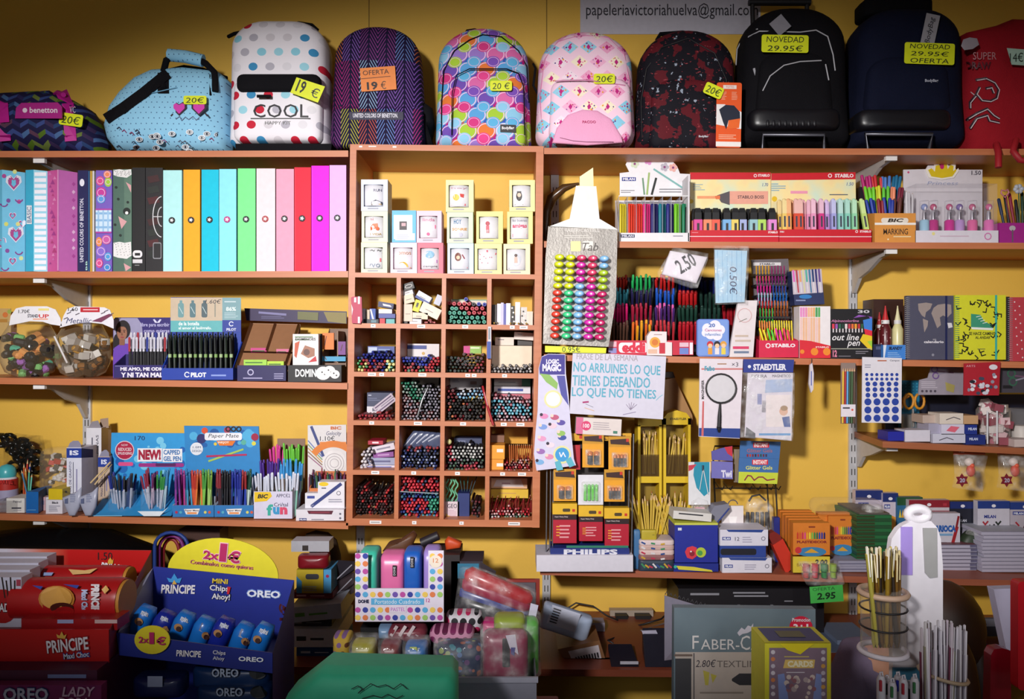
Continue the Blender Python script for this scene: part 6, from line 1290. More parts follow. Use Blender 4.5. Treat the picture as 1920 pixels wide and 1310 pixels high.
# princess pens
t=O('pen_display','white display with a yellow crown and clear box of glitter pens, price 1.50','pen display',-.29,R2)
m=t.q('header_card');Yb=-.17;m.PR([(1694,318),(1736,317),(1740,310),(1788,310),(1793,318),(1842,318),(1842,452),(1694,452)],.004,'#dcd6dc',Yb)
cr=[(1742,333),(1735,318),(1743,314),(1750,322),(1752,308),(1760,306),(1764,316),(1768,301),(1776,301),(1779,316),(1785,306),(1792,309),(1791,321),(1797,315),(1798,320),(1789,333),(1766,337)]
m.PR(cr,.003,'#f4efe4',Yb-.004);m.P([(1766+(x-1766)*.84,321+(y-321)*.8)for x,y in cr],'#e0c41c',Y=Yb-.004);m.D(1766,312,4,'#c8286c',Y=Yb-.005,ry=5);m.t('1.50',1821,320,1839,328,'#55505a',Y=Yb,bold=.02);m.t('Princess',1738,340,1796,347,'#9aa4c4',Y=Yb,sh=.2);m.D(1703,323,2,'#d04c7c',Y=Yb)
m=t.q('tray');m.K(1716,432,1872,455,.09,'#dcd6e0',Y=-.29,yb=426);m.D(1750,438,3,'#e4d88c');m.LN(1762,440,1822,445,1,'#d0b8c8');m.ring(1852,443,6,2,'#d07cb0',n=10)
m=t.q('clear_box',label='clear plastic box');m.B(1718,344,1870,432,.07,glass('#d8d4e4',.05,.5),Y=-.285);t.end()
for k,(px,c_,n_)in enumerate(((1733,'#9cc4dc','light blue'),(1750,'#b8287c','raspberry'),(1780,'#c8248c','magenta'),(1799,'#b890cc','lilac'),(1823,'#dc649c','rose pink'),(1854,'#e070b4','bright pink'))):
    Yp=-.25;t=O('glitter_pen',n_+' glitter pen with a clear top in the crown display','pen',Yp);x=X(px,Yp);z_=R2(1.4)+.014
    m=t.q('barrel');m.LA(x,Yp,z_,[(.014,0),(.015,.01),(.015,.062),(.011,.066)],M(c_,.25),12)
    m=t.q('tip',label='silver tip');m.LA(x,Yp,z_+.066,[(.007,0),(.006,.022),(.004,.03)],M('#c8c4cc',.3,.6),10);m.WB(x-.002,x+.002,Yp-.008,Yp-.006,z_+.066,z_+.09,'#3a3238')
    m=t.q('charm');m.EL(x,Yp,z_+.108,.011,.008,.011,['#7c8cc0','#b82c64','#c03c74','#6c4c9c','#c04878','#c84c84'][k],10,6);m.EL(x,Yp-.005,z_+.104,.004,.004,.007,'#e8e0e8',8,5)
    m=t.q('clear_cap');m.LA(x,Yp,z_+.064,[(.0135,0),(.0135,.064)],glass('#dcd8e8',.06,.5),12);t.end()
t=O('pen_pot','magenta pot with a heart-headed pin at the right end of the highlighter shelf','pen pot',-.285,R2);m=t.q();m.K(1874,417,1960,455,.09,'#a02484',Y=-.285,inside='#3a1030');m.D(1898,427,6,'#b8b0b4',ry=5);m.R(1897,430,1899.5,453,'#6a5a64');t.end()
for k,(x0,x1,y1,c_,n_)in enumerate(((1888,1872,372,'#1a2a4c','navy'),(1896,1884,366,'#15181c','black'),(1906,1892,362,'#8c1838','dark red'),(1912,1904,374,'#1a1c20','dark'),(1918,1916,360,'#1c3c2c','dark green'))):
    ppen('stick','novelty_pen',(x0,448,-.24+k*.008),(x1,y1,-.23+k*.008),c_,c_,n_+' novelty pen in the magenta pot','pen',None,1.1)
t=O('novelty_topper','white fabric flower topping a pen in the magenta pot','flower',-.24);m=t.q(); 
for k in range(6):m.EL(X(1910+6*math.cos(k),-.24),-.24,Z(354+5*math.sin(k),-.24),.008,.006,.008,'#b8bcc4',8,5)
m.TB([(1910,358,-.235),(1912,420,-.235)],.002,'#2c5c34',5);t.end()
t=O('novelty_topper','pink outlined heart topping a pen in the magenta pot','heart',-.25);m=t.q();m.TB([(1884,370,-.25),(1877,362,-.25),(1878,356,-.25),(1884,358,-.25),(1889,355,-.25),(1892,361,-.25)],.0025,'#c87888',6,closed=True);m.TB([(1886,370,-.25),(1896,420,-.25)],.002,'#8c1c38',5);t.end()
# ================================================================ right: marker shelf
t=O('marker_tray','black tiered edding marker rack filled with bundles of markers','marker rack',-.27,R3)
m=t.q('rack');m.B(1148,520,1404,660,.006,'#241c20',Y=-.09);rz=lambda y:-.1-.13*(y-515)/140
for x in(1146,1179,1225,1268,1309,1352,1390):m.add([m.p(x,518,-.13),m.p(x,645,-.25),m.p(x,645,-.1),m.p(x,512,-.1)],[(0,1,2,3),(3,2,1,0)],'#4a3c3c')
q=t.q('front_label',Y=-.275);q.B(1141,638,1300,668,.01,'#c81c3c',Y=-.275);q.R(1141,640,1156,650,'#e8b4c0');q.R(1141,652,1156,662,'#8c8cc8');q.P(rr(1160,642,1214,661,6),'#eeeaf0');q.t('eddi',1166,641,1210,661,'#d81c40',bold=.06);q.R(1274,642,1291,650,'#e4c0cc');q.R(1274,652,1291,664,'#6c84cc');q.R(1293,642,1299,664,'#f0e4ec')
t.end()
CO=[[('#c83020','red'),('#4cb4c8','light blue'),('#d01c6c','magenta'),('#54382c','brown')],[('#24b05c','green'),('#201c4c','dark navy'),('#a41c3c','dark red'),('#f0a820','amber')],[('#c82020','red'),('#1c58c0','blue'),('#c848a0','pink and violet'),('#c0303c','crimson')],[('#20309c','royal blue'),('#c01c20','bright red'),('#1c4034','dark green'),('#b81828','deep red')],[('#202c78','navy'),('#1d3c34','bottle green'),('#1b3c34','dark bottle green'),('#a01c28','dark red')],[('#1c1a28','black'),('#1c1a28','black'),('#b01828','red'),('#a41c28','red')]]
for ci,(x0,x1)in enumerate(((1148,1178),(1183,1222),(1228,1265),(1271,1307),(1312,1350),(1355,1388))):
    for ri in range(4):
        c_,n_=CO[ci][ri];yt=[524,549,577,608][ri];Yt=[-.13,-.165,-.20,-.235][ri]
        for k in range(10 if ci<4 else 6):
            px=x0+3+(x1-x0-6)*(k%5)/4;dy=(k//5)*-7+random.uniform(-4,3);cc=c_
            if 'violet' in n_:cc='#4c2870' if k<5 else '#dc5cac'
            if 'amber' in n_ and k%3==0:cc='#e86c28'
            a=(px,yt+36,Yt+.05);b=(px+random.uniform(-1.5,1.5),yt+dy,Yt+(k//5)*.014)
            o=ppen('felt' if ci<3 else 'marker','felt_marker',a,b,cc,cc,'%s marker in tier %s, %s column of the black rack'%(n_,['one','two','three','four'][ri],(ORD+['last'])[ci]),'marker','%s markers, tier %d, column %d of the black rack'%(n_,ri+1,ci+1),.9 if ci<3 else .62)
            o.scale=(o.scale[0],o.scale[1],min(o.scale[2],.6))
t=O('crayon_box','small white and orange box with a sun and a red figure 1','box',-.285,R3);m=t.q(bev=.001);m.PR([(1213,630),(1220,620),(1250,621),(1250,640),(1260,641),(1260,666),(1213,665)],.03,'#ece0e0');m.D(1228,641,10,'#e8a83c');m.D(1228,641,6,'#d87828');m.R(1215,654,1232,662,'#e0b8a0');m.t('1',1236,642,1247,662,'#c82038',bold=.05);m.LN(1226,625,1244,628,1,'#a88');t.end()
t=O('tin_box','light blue tin with a white cloud and two cartoon children','tin',-.295,R3);m=t.q(bev=.001);m.PR(rr(1307,598,1367,668,5),.012,'#6c8cd8');m.PR(rr(1309,600,1365,666,4),.001,'#7a9ce0',-.297)
for x,y,a in((1326,616,10),(1340,611,11),(1350,618,9),(1332,626,10),(1344,628,10),(1322,624,7)):m.D(x,y,a,'#eeecf6',.003)
m.t('20',1328,606,1340,613,'#5070b8',.005,bold=.03);m.t('Canciones',1321,616,1352,621,'#c85090',.005);m.t('infantiles',1321,624,1350,629,'#5080c8',.005)
for x,c1_,c2_ in((1331,'#c82838','#e8a030'),(1344,'#1c1a28','#e8e0e0'),(1356,'#e0a040','#e8d050')):m.D(x,645,6,c1_,.003);m.D(x,648,4.2,'#f0c8a0',.004);m.R(x-4,652,x+4,664,c2_,.003)
t.end()
def hangbag(m,pts,ang,c,film_=True):pass
t=O('mask_pack','clear bag of white masks marked 2.50 hanging from the highlighter shelf','mask pack',-.315);m=t.q('masks');m.IN([(1256,470),(1326,482),(1305,532),(1240,514)],.012,.008,'#e4dce6',Y=-.318,n=5);m.r=(1285,500,0);m.t('2.50',1266,480,1302,508,'#26222c',lift=.0125,Y=-.318,rot=-30,bold=.02)
m=t.q('clear_bag');m.IN([(1262,463),(1328,475),(1327,486),(1308,540),(1296,541),(1234,519),(1232,510)],.016,.01,film('film_bag','#ffffff',.015,.17,30),Y=-.318,n=4);t.end()
t=O('mask_pack','pale blue pleated mask in a clear sleeve marked 0.50','mask pack',-.315);m=t.q('mask');m.PR([(1340,468),(1401,470),(1396,566),(1342,568)],.005,'#a8cce4',-.318)
for k in range(6):m.L([(1345+k*9,470),(1347+k*8.5,565)],1,'#8fb8d8',Y=-.318)
m.t('0.50€',1368,500,1382,552,'#3a4468',Y=-.318,rot=-90,sh=.1)
m=t.q('clear_sleeve');m.IN([(1338,460),(1404,461),(1404,500),(1399,570),(1340,571)],.012,.006,film('film_bag','#ffffff'),Y=-.318,n=5);t.end()
t=O('pen_blister','white blister pack of pens leaning on the marker shelf','blister pack',-.30,R3);m=t.q(bev=.001);m.PR([(1384,562),(1420,562),(1412,668),(1368,668),(1371,640)],.012,'#e4dadc');m.ring(1396,590,13,1.4,'#d8b0b0',n=14);m.R(1374,648,1404,653,'#d83c68');m.R(1376,657,1404,661,'#6c7c98');m.LN(1378,624,1408,642,2,'#cbb8a8');m.L([(1386,602),(1400,596)],1,'#665');t.end()
# tall STABILO marker stand
t=O('marker_stand','tall grey marker stand with a pink-red STABILO base','marker stand',-.29,R3)
m=t.q('back_board');m.PR([(1409,486),(1478,484),(1490,640),(1422,642)],.01,'#6a6266',-.19);m.R(1412,491,1464,497,'#dcd8da',Y=-.19);m.t('STABILO',1424,492,1452,496,'#3a3438',Y=-.19,bold=.03)
m=t.q('base_tray');m.K(1423,637,1497,669,.08,'#d81c48',Y=-.29,yb=628);m.t('STABILO',1446,643,1491,650,'#f4e8ec',bold=.05);m.ring(1440,647,4,1.8,'#f4e8ec',n=9)
for k in range(6):q=t.q('tier');y=504+k*20;q.B(1416+k*1.4,y+8,1474+k*1.6,y+12,.05,'#241f24',Y=-.24)
t.end()
for ri,(yy,cs)in enumerate(((500,'#e8a828 #a0286c'),(519,'#c01c78 #7c1c70'),(537,'#dc2c98 #2450a8'),(551,'#a8d0e8 #1c70c8'),(566,'#d82420 #e0782c'),(580,'#34c04c #54241c'))):
    cs=cs.split()
    for k in range(10):
        px=1418+ri*1.4+k*5.8;Yp=-.245+ri*.0;c_=cs[k//5]
        ppen('felt','fine_marker',(px+.5,yy+26,Yp+.02),(px,yy-2+random.uniform(-1,1),Yp-.012),c_,c_,'slim %s marker, %s tier of the tall STABILO stand'%('left-half' if k<5 else 'right-half',ORD[ri]if ri<5 else 'lowest dark'),'marker','slim markers, tier %d half %d of the STABILO stand'%(ri+1,k//5+1),.42)
for k in range(14):
    c_=['#f08c28','#e8d81c','#e8641c'][k*3//14]if k<9 else '#e8d020';ppen('felt','fine_marker',(1426+k*4.6,640,-.25),(1424+k*4.6,600+random.uniform(0,3),-.25),c_,c_,('orange' if k<5 else 'yellow')+' fluorescent marker in the rear of the STABILO base','marker',('orange' if k<5 else 'yellow')+' markers behind the STABILO base',.5)
for k in range(8):
    c_,n_=[('#e8dc20','yellow'),('#58d030','green'),('#e8289c','pink'),('#e82860','rose')][k//2];ppen('felt','fine_marker',(1434+k*7,650,-.275),(1424+k*7.5,615+(k%2)*3,-.275),c_,c_,n_+' fluorescent marker tilted at the front of the STABILO base','marker',n_+' markers at the front of the STABILO base',.7)
t=O('marker_box','upper white and navy box of felt pens on the pastel pen box','pen box',-.25)
m=t.q('box');m.PR([(1484,508),(1540,504),(1546,570),(1490,572)],.045,'#26305c',-.245);m.P([(1484,508),(1540,504),(1543,548),(1487,552)],'#c8bcc8',Y=-.245)
for k,c_ in enumerate('#e06cc0 #b83c4c #e8a070 #d8d4a0 #58b0a0 #3c78a0 #203c70 #2c2c70 #6c4c90'.split()):m.L([(1487+k*6,507-k*.3),(1489+k*6,528)],3.6,c_,Y=-.245);m.L([(1489+k*6,529),(1491+k*6,548)],2.6,['#d8d4dc',c_][k%2],Y=-.245)
m.D(1510,556,12,'#2c7cc0',ry=4,Y=-.245);m.LN(1492,560,1512,566,1,'#8a94b8',Y=-.245);t.end()
t=O('pen_set','white box of pastel pens with a red band and orange circles','pen box',-.285,R3);m=t.q(bev=.001);m.B(1499,571,1557,668,.05,'#efe8ea')
for k,c_ in enumerate('#e890c8 #e890c8 #e890b0 #f0b890 #f0b088 #e8b070 #4ca05c #58b060'.split()):m.R(1500+k*4.8,573,1504+k*4.8,591,c_);m.R(1500+k*4.8,592,1504+k*4.8,640,'#f0bc98' if k%3 else '#f0c8c0')
m.P([(1499,634),(1520,636),(1557,645),(1557,668),(1499,668)],'#dc2434'); 
for x in(1504,1527,1550):m.D(x,656,7 if x>1510 else 4,'#f08c28'); 
m.t('STABILO',1529,646,1554,649,'#f4e4e4',bold=.03);t.end()
t=O('pen_set','black box reading out line pen with a rainbow splash','pen box',-.285,R3);m=t.q(bev=.001);m.B(1558,575,1635,668,.05,'#141218')
for pts,c_ in(([(1600,592),(1628,588),(1635,600),(1635,590),(1610,586)],'#8c50b0'),([(1618,596),(1635,592),(1635,618),(1620,612)],'#3c80d8'),([(1620,612),(1635,616),(1635,628),(1622,624)],'#e02840'),([(1618,622),(1635,626),(1635,652),(1628,650),(1612,634)],'#e8c820'),([(1626,636),(1635,634),(1635,648)],'#a0d040')):m.P(pts,c_)
for k,c_ in enumerate('#e03c50 #9c58b0 #2c6850 #1c3c30 #e8d8d8 #c83c50 #e87038 #f0a030 #c03038 #2c5c3c'.split()):m.R(1560+k*6,603,1564.4+k*6,612,c_);m.R(1561+k*6,612,1563.4+k*6,619,'#d8d0d4')
m.t('Alpinocolorline',1558,595,1610,601,'#d88ab8',bold=.01,sh=.2);m.t('out line',1560,622,1610,634,'#f0ecee',sh=.3,bold=.01);m.t('pen',1588,636,1612,648,'#f0ecee',sh=.3,bold=.01);m.R(1558,649,1635,650.4,'#b0b0a0');m.t('12',1561,652,1569,665,'#e888a8',bold=.04);m.LN(1604,653,1628,660,2,'#8a8690');m.LN(1572,662,1596,665,1,'#8a8690');m.t('30',1608,577,1630,583,'#c8c4cc',bold=.03);t.end()
t=O('dark_box','dark brown box behind the two glue bottles','box',-.12,R3);m=t.q();m.B(1638,556,1694,668,.08,'#3c2018');t.end()
def glue(px,lab,body,cap,tip,y0,Yg=-.2,r_=.019,speck=None):
    t=O('glue_bottle',lab,'bottle',Yg,R3);x=X(px,Yg);z_=R3(x)+.0008;H=Z(y0,Yg)-z_
    m=t.q('bottle');m.LA(x,Yg,z_,[(r_*.9,0),(r_,.004),(r_,H*.56),(r_*.6,H*.66)],M(body,.3),18)
    if speck:[m.D(px-12+(k*7)%24,600+(k*11)%60,1.3,speck,Y=Yg-r_-.001,n=6)for k in range(12)]
    m=t.q('collar');m.LA(x,Yg,z_+H*.66,[(r_*.66,0),(r_*.66,H*.07)],'#e0dcdc',16);m=t.q('nozzle');m.LA(x,Yg,z_+H*.73,[(r_*.55,0),(r_*.3,H*.12),(r_*.12,H*.24),(r_*.1,H*.27)],tip,14);t.end()
glue(1660,'dark red glitter glue bottle with a red pointed cap','#5c1a20','','#c02028',573,speck='#c8a0a0');glue(1649,'smaller red capped bottle behind the glitter glue','#6c2028','','#a82028',585,-.15);glue(1683,'cream yellow glue bottle with a pale pointed cap','#e0d8a0','','#ece4b4',573,-.21,.017)
t=O('pen_box','dark navy carton beside the small blue box','box',-.27,R3);m=t.q();m.B(1637,640,1655,668,.05,'#1c2448');m.R(1642,644,1651,650,'#4a5478');t.end()
t=O('small_box','small bright blue carton in front of the glue bottles','box',-.285,R3);m=t.q(bev=.001);m.B(1656,641,1698,668,.05,'#3c80d0');m.P([(1656,641),(1662,641),(1658,668),(1656,668)],'#dce4f0');m.t('BLANDY',1666,644,1692,650,'#10203c',bold=.04,sh=.3);m.LN(1664,654,1692,664,3,'#8ab4e4');t.end()
def spiral(t,px,y0,y1,Y,c,n=30):
    m=t.q('spiral_binding')
    for k in range(n):y=y0+(y1-y0)*(k+.5)/n;m.TB([(px-4,y,Y),(px-1,y-1,Y-.004),(px+4,y-.5,Y-.003),(px+5,y,Y+.001)],.0008,c,4)
t=O('notebook','slate grey spiral notebook with a beige world map','notebook',-.285,R3);m=t.q('cover');m.B(1700,551,1788,671,.016,'#4c4c60')
for pts in([(1721,566),(1736,564),(1748,566),(1744,576),(1736,582),(1734,592),(1728,588),(1722,578)],[(1730,594),(1740,598),(1739,608),(1733,620),(1731,606)],[(1750,574),(1758,568),(1772,566),(1783,568),(1784,584),(1776,592),(1768,588),(1762,592),(1764,606),(1757,612),(1750,594),(1746,584)]):m.P(pts,'#9a8c88')
m.P([(1776,602),(1784,602),(1786,610),(1778,612)],'#d8d4d8');m.R(1772,551,1776,671,'#141c4c');m.t('mis',1749,631,1755,635,'#c8c4cc');m.t('calendario',1732,635,1769,640,'#e0dce4',bold=.03);m.D(1749,662,2.5,'#8a8a98');spiral(t,1701,554,669,-.285,'#b8b4b0');t.end()
t=O('notebook','yellow spiral notebook with a green canvas shoe and black strokes','notebook',-.29,R3);m=t.q('cover');m.B(1791,553,1886,674,.016,'#d4d42c');r_=random.Random(6)
for k in range(70):
    x,y=r_.uniform(1797,1874),r_.uniform(556,668)
    if 1815<x<1862 and 585<y<650:continue
    a=r_.uniform(0,3.1);m.L([(x,y),(x+8*math.cos(a),y+8*math.sin(a)),(x+8*math.cos(a)+6*math.cos(a+1.6),y+8*math.sin(a)+6*math.sin(a+1.6))],2,'#1c1c14')
m.P([(1820,588),(1838,590),(1844,602),(1861,610),(1862,616),(1820,614)],'#3c9474');m.P([(1820,613),(1862,615),(1861,619),(1822,617)],'#e8ece4'); 
for k in range(4):m.L([(1830+k*4,594+k*4),(1838+k*4,592+k*4)],1.2,'#e4ece4')
m.t('SE HACE CAMINO',1816,622,1866,628,'#4a4c20',bold=.02);m.t('AL ANDAR',1828,630,1856,635,'#4a4c20',bold=.02);m.LN(1832,652,1854,656,1,'#8a8c3c');m.R(1865,553,1869,674,'#3cb0a0');spiral(t,1794,556,672,-.29,'#2c9c8c');t.end()
t=O('notebook','dusty red dotted spiral notebook at the right edge of the shelf','notebook',-.29,R3);m=t.q('cover');m.B(1893,557,1960,679,.016,'#b83c48');m.B(1886,556,1893,678,.016,'#2a2226')
for k in range(14):m.D(1902+(k*9)%17,566+k*8,1.4,'#ecd8dc',n=8)
spiral(t,1894,558,677,-.29,'#b0acb0',32);t.end()
# ================================================================ hanging under the marker shelf
t=O('reward_chart','tall illustrated magic card strip hanging from the marker shelf beside the cabinet','card strip',-.325)
m=t.q();m.PR([(1010,690),(1016,668),(1028,663),(1060,664),(1061,700),(1066,740),(1070,800),(1076,860),(1080,872),(1040,878),(1006,882),(1001,850),(1004,810),(1008,770)],.006,'#d4d0e8')
m.P([(1011,690),(1016,669),(1028,664),(1059,665),(1059,702),(1012,702)],'#34288c');m.t('LOGIC',1024,673,1048,682,'#e4e0f4',bold=.06);m.t('MAGIC',1017,682,1052,696,'#e4e0f4',bold=.06)
m.P([(1012,700),(1030,702),(1046,718),(1044,730),(1024,716)],'#8cb85c');m.P([(1044,704),(1059,704),(1066,760),(1052,740)],'#4c4ca0')
for x,y,a in((1037,748,17),(1054,852,17)):m.D(x,y,a,'#e4e0a4');m.D(x,y,a*.78,'#f4f2fa' if y<800 else '#3c9cd8')
for k,(x,y,c_)in enumerate(((1020,780,'#e08cbc'),(1040,782,'#c05a7c'),(1018,800,'#7c9cdc'),(1036,798,'#ecc8d8'),(1052,792,'#5c4ca4'),(1016,822,'#e49cc4'),(1032,834,'#f0d8e4'),(1014,846,'#9c6cb4'),(1030,856,'#e08cb0'),(1012,866,'#7cb0e0'),(1054,820,'#3c50a0'),(1052,812,'#94c060'))):
    m.D(x,y,8,c_,ry=5);m.D(x-5,y-3,3,'#2c2438' if k%3==0 else '#f0d4c4')
m.P([(1040,866),(1050,862),(1056,880),(1044,882)],'#5cb4c8');m.P([(1060,862),(1070,856),(1078,872),(1068,876)],'#5cb4c8');m.L([(1049,848),(1052,856),(1056,848),(1060,856)],2,'#eef');t.end()
t=O('handwritten_sign','white paper sign with turquoise handwriting taped below the marker shelf','paper sign',-.33)
m=t.q();m.PR([(1074,660),(1249,668),(1243,786),(1068,775)],.002,M('#d6d2e2',.7),-.33);ms=dict(Y=-.33)
m.t('FRASE DE LA SEMANA',1081,664,1196,675,'#a8a0a8',rot=2,**ms);m.t('NO ARRUINES LO QUE',1075,682,1238,703,'#5cacc4',bold=.015,rot=2.5,**ms);m.t('TIENES DESEANDO',1073,705,1219,725,'#5cacc4',bold=.015,rot=2,**ms);m.t('LO QUE NO TIENES',1072,728,1230,748,'#5cacc4',bold=.015,rot=2,**ms)
m.L([(1093,754),(1103,753)],3,'#a8286c',**ms);m.L([(1096,764),(1114,770)],1,'#d8a878',**ms);m.L([(1098,757),(1112,763)],1,'#889',**ms)
for a in range(5):m.L([(1182,768),(1174+a*5,754+abs(a-2)*2)],.9,'#8a7c94',**ms)
m.L([(1168,777),(1192,772)],.9,'#7c6c94',**ms);m.L([(1230,750),(1236,744),(1242,740)],1.2,'#8cc4d4',**ms);t.end()
t=O('kraft_tube','brown cardboard back panel of the pencil dispensers','cardboard panel',-.10);m=t.q();m.PR([(1243,712),(1265,708),(1298,778),(1300,800),(1243,800)],.03,'#b08454',-.08);m.PR([(1246,697),(1262,697),(1266,708),(1246,708)],.03,'#3c2c20',-.08);t.end()
t=O('magnifier_pack','white and blue blister card with a black magnifying glass','blister card',-.325)
m=t.q('card');m.PR([(1312,672),(1393,673),(1387,822),(1310,818)],.003,'#e2d8e0');m.P([(1310.5,802),(1387.6,803),(1387,821),(1310.2,817)],'#24408c');m.R(1315,690,1392,693,'#cc7c7c');m.P([(1317,752),(1320,752),(1319,817),(1315,817)],'#cc6464');m.t('Faibo',1321,686,1340,695,'#3c9cb4',bold=.04);m.t('×3',1372,679,1384,687,'#55505c');m.t('MAGNIFIER',1315,712,1320,748,'#3a3438',rot=90,bold=.03);m.R(1345,681,1362,683,'#a87c5c')
q=t.q('magnifying_glass');q.TB([(1352+28*math.cos(a*.2618),728+27*math.sin(a*.2618),-.333)for a in range(24)],.003,'#2c2a2c',6,closed=True);q.TB([(1350,757,-.333),(1349,780,-.333),(1348,804,-.333)],[.003,.006,.0065],'#1c1b1e',8);q.TB([(1348,800,-.333),(1348,810,-.333)],[.008,.003],'#1c1b1e',8)
q=t.q('lens',q);q.D(1352,728,27,M('#f0eef2',.1,0,.7,1),0,ry=26,Y=-.333);t.end()
t=O('protractor_bag','blue-headed STAEDTLER bag in clear film with a child photo card','clear pack',-.325)
m=t.q('card');m.PR([(1394,673),(1489,674),(1487,698),(1394,698)],.003,'#28388c',-.328);m.t('STAEDTLER',1412,682,1474,694,'#e4e4f0',Y=-.328,bold=.05);m.D(1405,687,3,'#e4e4f0',Y=-.328);m.PR([(1402,699),(1487,699),(1484,826),(1396,818)],.003,'#d8d0dc',-.322);m.t('FIGURA',1409,702,1438,708,'#44404c',Y=-.322);m.t('MAGNETICO',1448,702,1482,707,'#44404c',Y=-.322)
m.P([(1436,712),(1486,710),(1485,734),(1434,736)],'#a8b8d8',Y=-.322);m.R(1436,740,1483,800,'#e8dcdc',Y=-.322);m.D(1469,771,8,'#dcae94',Y=-.322);m.D(1470,765,7,'#a88c70',Y=-.322,ry=5);m.P([(1466,782),(1480,780),(1482,800),(1470,800)],'#5c6ca0',Y=-.322);m.R(1420,738,1428,758,'#8c90b8',Y=-.322);m.R(1423,812,1482,816,'#6c9ccc',Y=-.322);m.P([(1399,800),(1416,812),(1416,822),(1397,820)],'#5a5a60',Y=-.322)
q=t.q('clear_film');q.IN([(1393,698),(1489,698),(1489,760),(1486,827),(1436,822),(1388,820),(1389,760)],.014,.004,film('film_bag'),Y=-.326,n=5);t.end()
t=O('shelf_tag','small white tag seen edge-on hanging from the marker shelf','tag',-.315);m=t.q();m.PR([(1519,684),(1523,680),(1526,700),(1525,730),(1521,736),(1517,720)],.008,'#d4ccd4');m.L([(1521,696),(1521,722)],1.6,'#4a5cac');m.TB([(1522,672,-.31),(1521,684,-.313)],.001,'#222',5);t.end()
t=O('pencil_pack','hanging pack of coloured pencils with a white price label','pencil pack',-.32)
m=t.q('sleeve');m.B(1577,680,1604,794,.004,'#8c7870',-.316)
for k,c_ in enumerate('#e0b83c #a82830 #5ca0d0 #3c4c34 #44603c #5c4438'.split()):q=t.q('pencil');q.TB([(1580+k*4.2,793,-.32),(1581+k*4.2,696,-.32)],.0034,c_,6);q.TB([(1581+k*4.2,696,-.32),(1581.3+k*4.2,690,-.32)],[.003,.0006],'#d8ac84',6)
q=t.q('price_label');q.B(1577,758,1604,781,.002,'#e4dce4',-.325);q.LN(1580,761,1596,768,1,'#4a4450',Y=-.325);q.D(1598,768,2,'#d85a48',Y=-.325);t.end()
t=O('sticker_sheet','white sheet of round blue stickers in three sizes','sticker sheet',-.325)
m=t.q();m.PR([(1617,669),(1691,671),(1690,793),(1616,792)],.003,'#dedae2');BD='#24409c'
for r_ in range(2):
    for k in range(7):m.D(1625+k*9.4,702+r_*8.4,3,BD,n=14)
for r_ in range(3):
    for k in range(5):m.D(1627+k*13.2,719.5+r_*10.5,4.5,BD,n=16)
for r_ in range(3):
    for k in range(4):m.D(1627+k*17.1,753+r_*15.3,6.6,BD,n=18)
m.R(1645,675,1662,677,'#b8603c');m.t('Campus',1668,674,1686,678,'#556');m.LN(1621,682,1636,690,2,'#99a');t.end()
# battery rack
t=O('eraser_box','white box with a pink end and a round 100 mark above the batteries','box',-.30);m=t.q(bev=.001);m.r=(1122,799,3);m.B(1080,784,1165,815,.03,'#e0d4d0',-.31);m.R(1080,784,1093,815,'#d86c94',Y=-.31);m.D(1099,799,9,'#d83c70',Y=-.31);m.t('100',1093,795,1105,803,'#f4e4ea',Y=-.31,bold=.03);m.LN(1112,790,1148,806,4,'#b4a8ac',Y=-.31);m.R(1150,806,1158,811,'#48806c',Y=-.31);t.end()
t=O('battery_rack','tall battery rack with steel side rails on a white PHILIPS tray','battery rack',-.32,R5)
m=t.q('tray');m.B(1006,1039,1187,1070,.13,'#dcd8e4',-.335);m.B(1032,1026,1180,1039,.09,'#20307c',-.325);m.t('PHILIPS',1057,1028,1158,1038,'#dcdce8',Y=-.325,bold=.05);m.R(1062,1021,1178,1027,'#2c7c64',Y=-.32)
for x in(1024,1031,1036,1177,1184):q=t.q('rail');q.TB([(x,1036,-.30),(x+(4 if x>1100 else 2),812,-.28)],.0024,M('#8a8a90',.3,.7),6)
q=t.q('back_board');q.B(1038,815,1176,1030,.01,'#2a2220',Y=-.22)
t.end();random.seed(3)
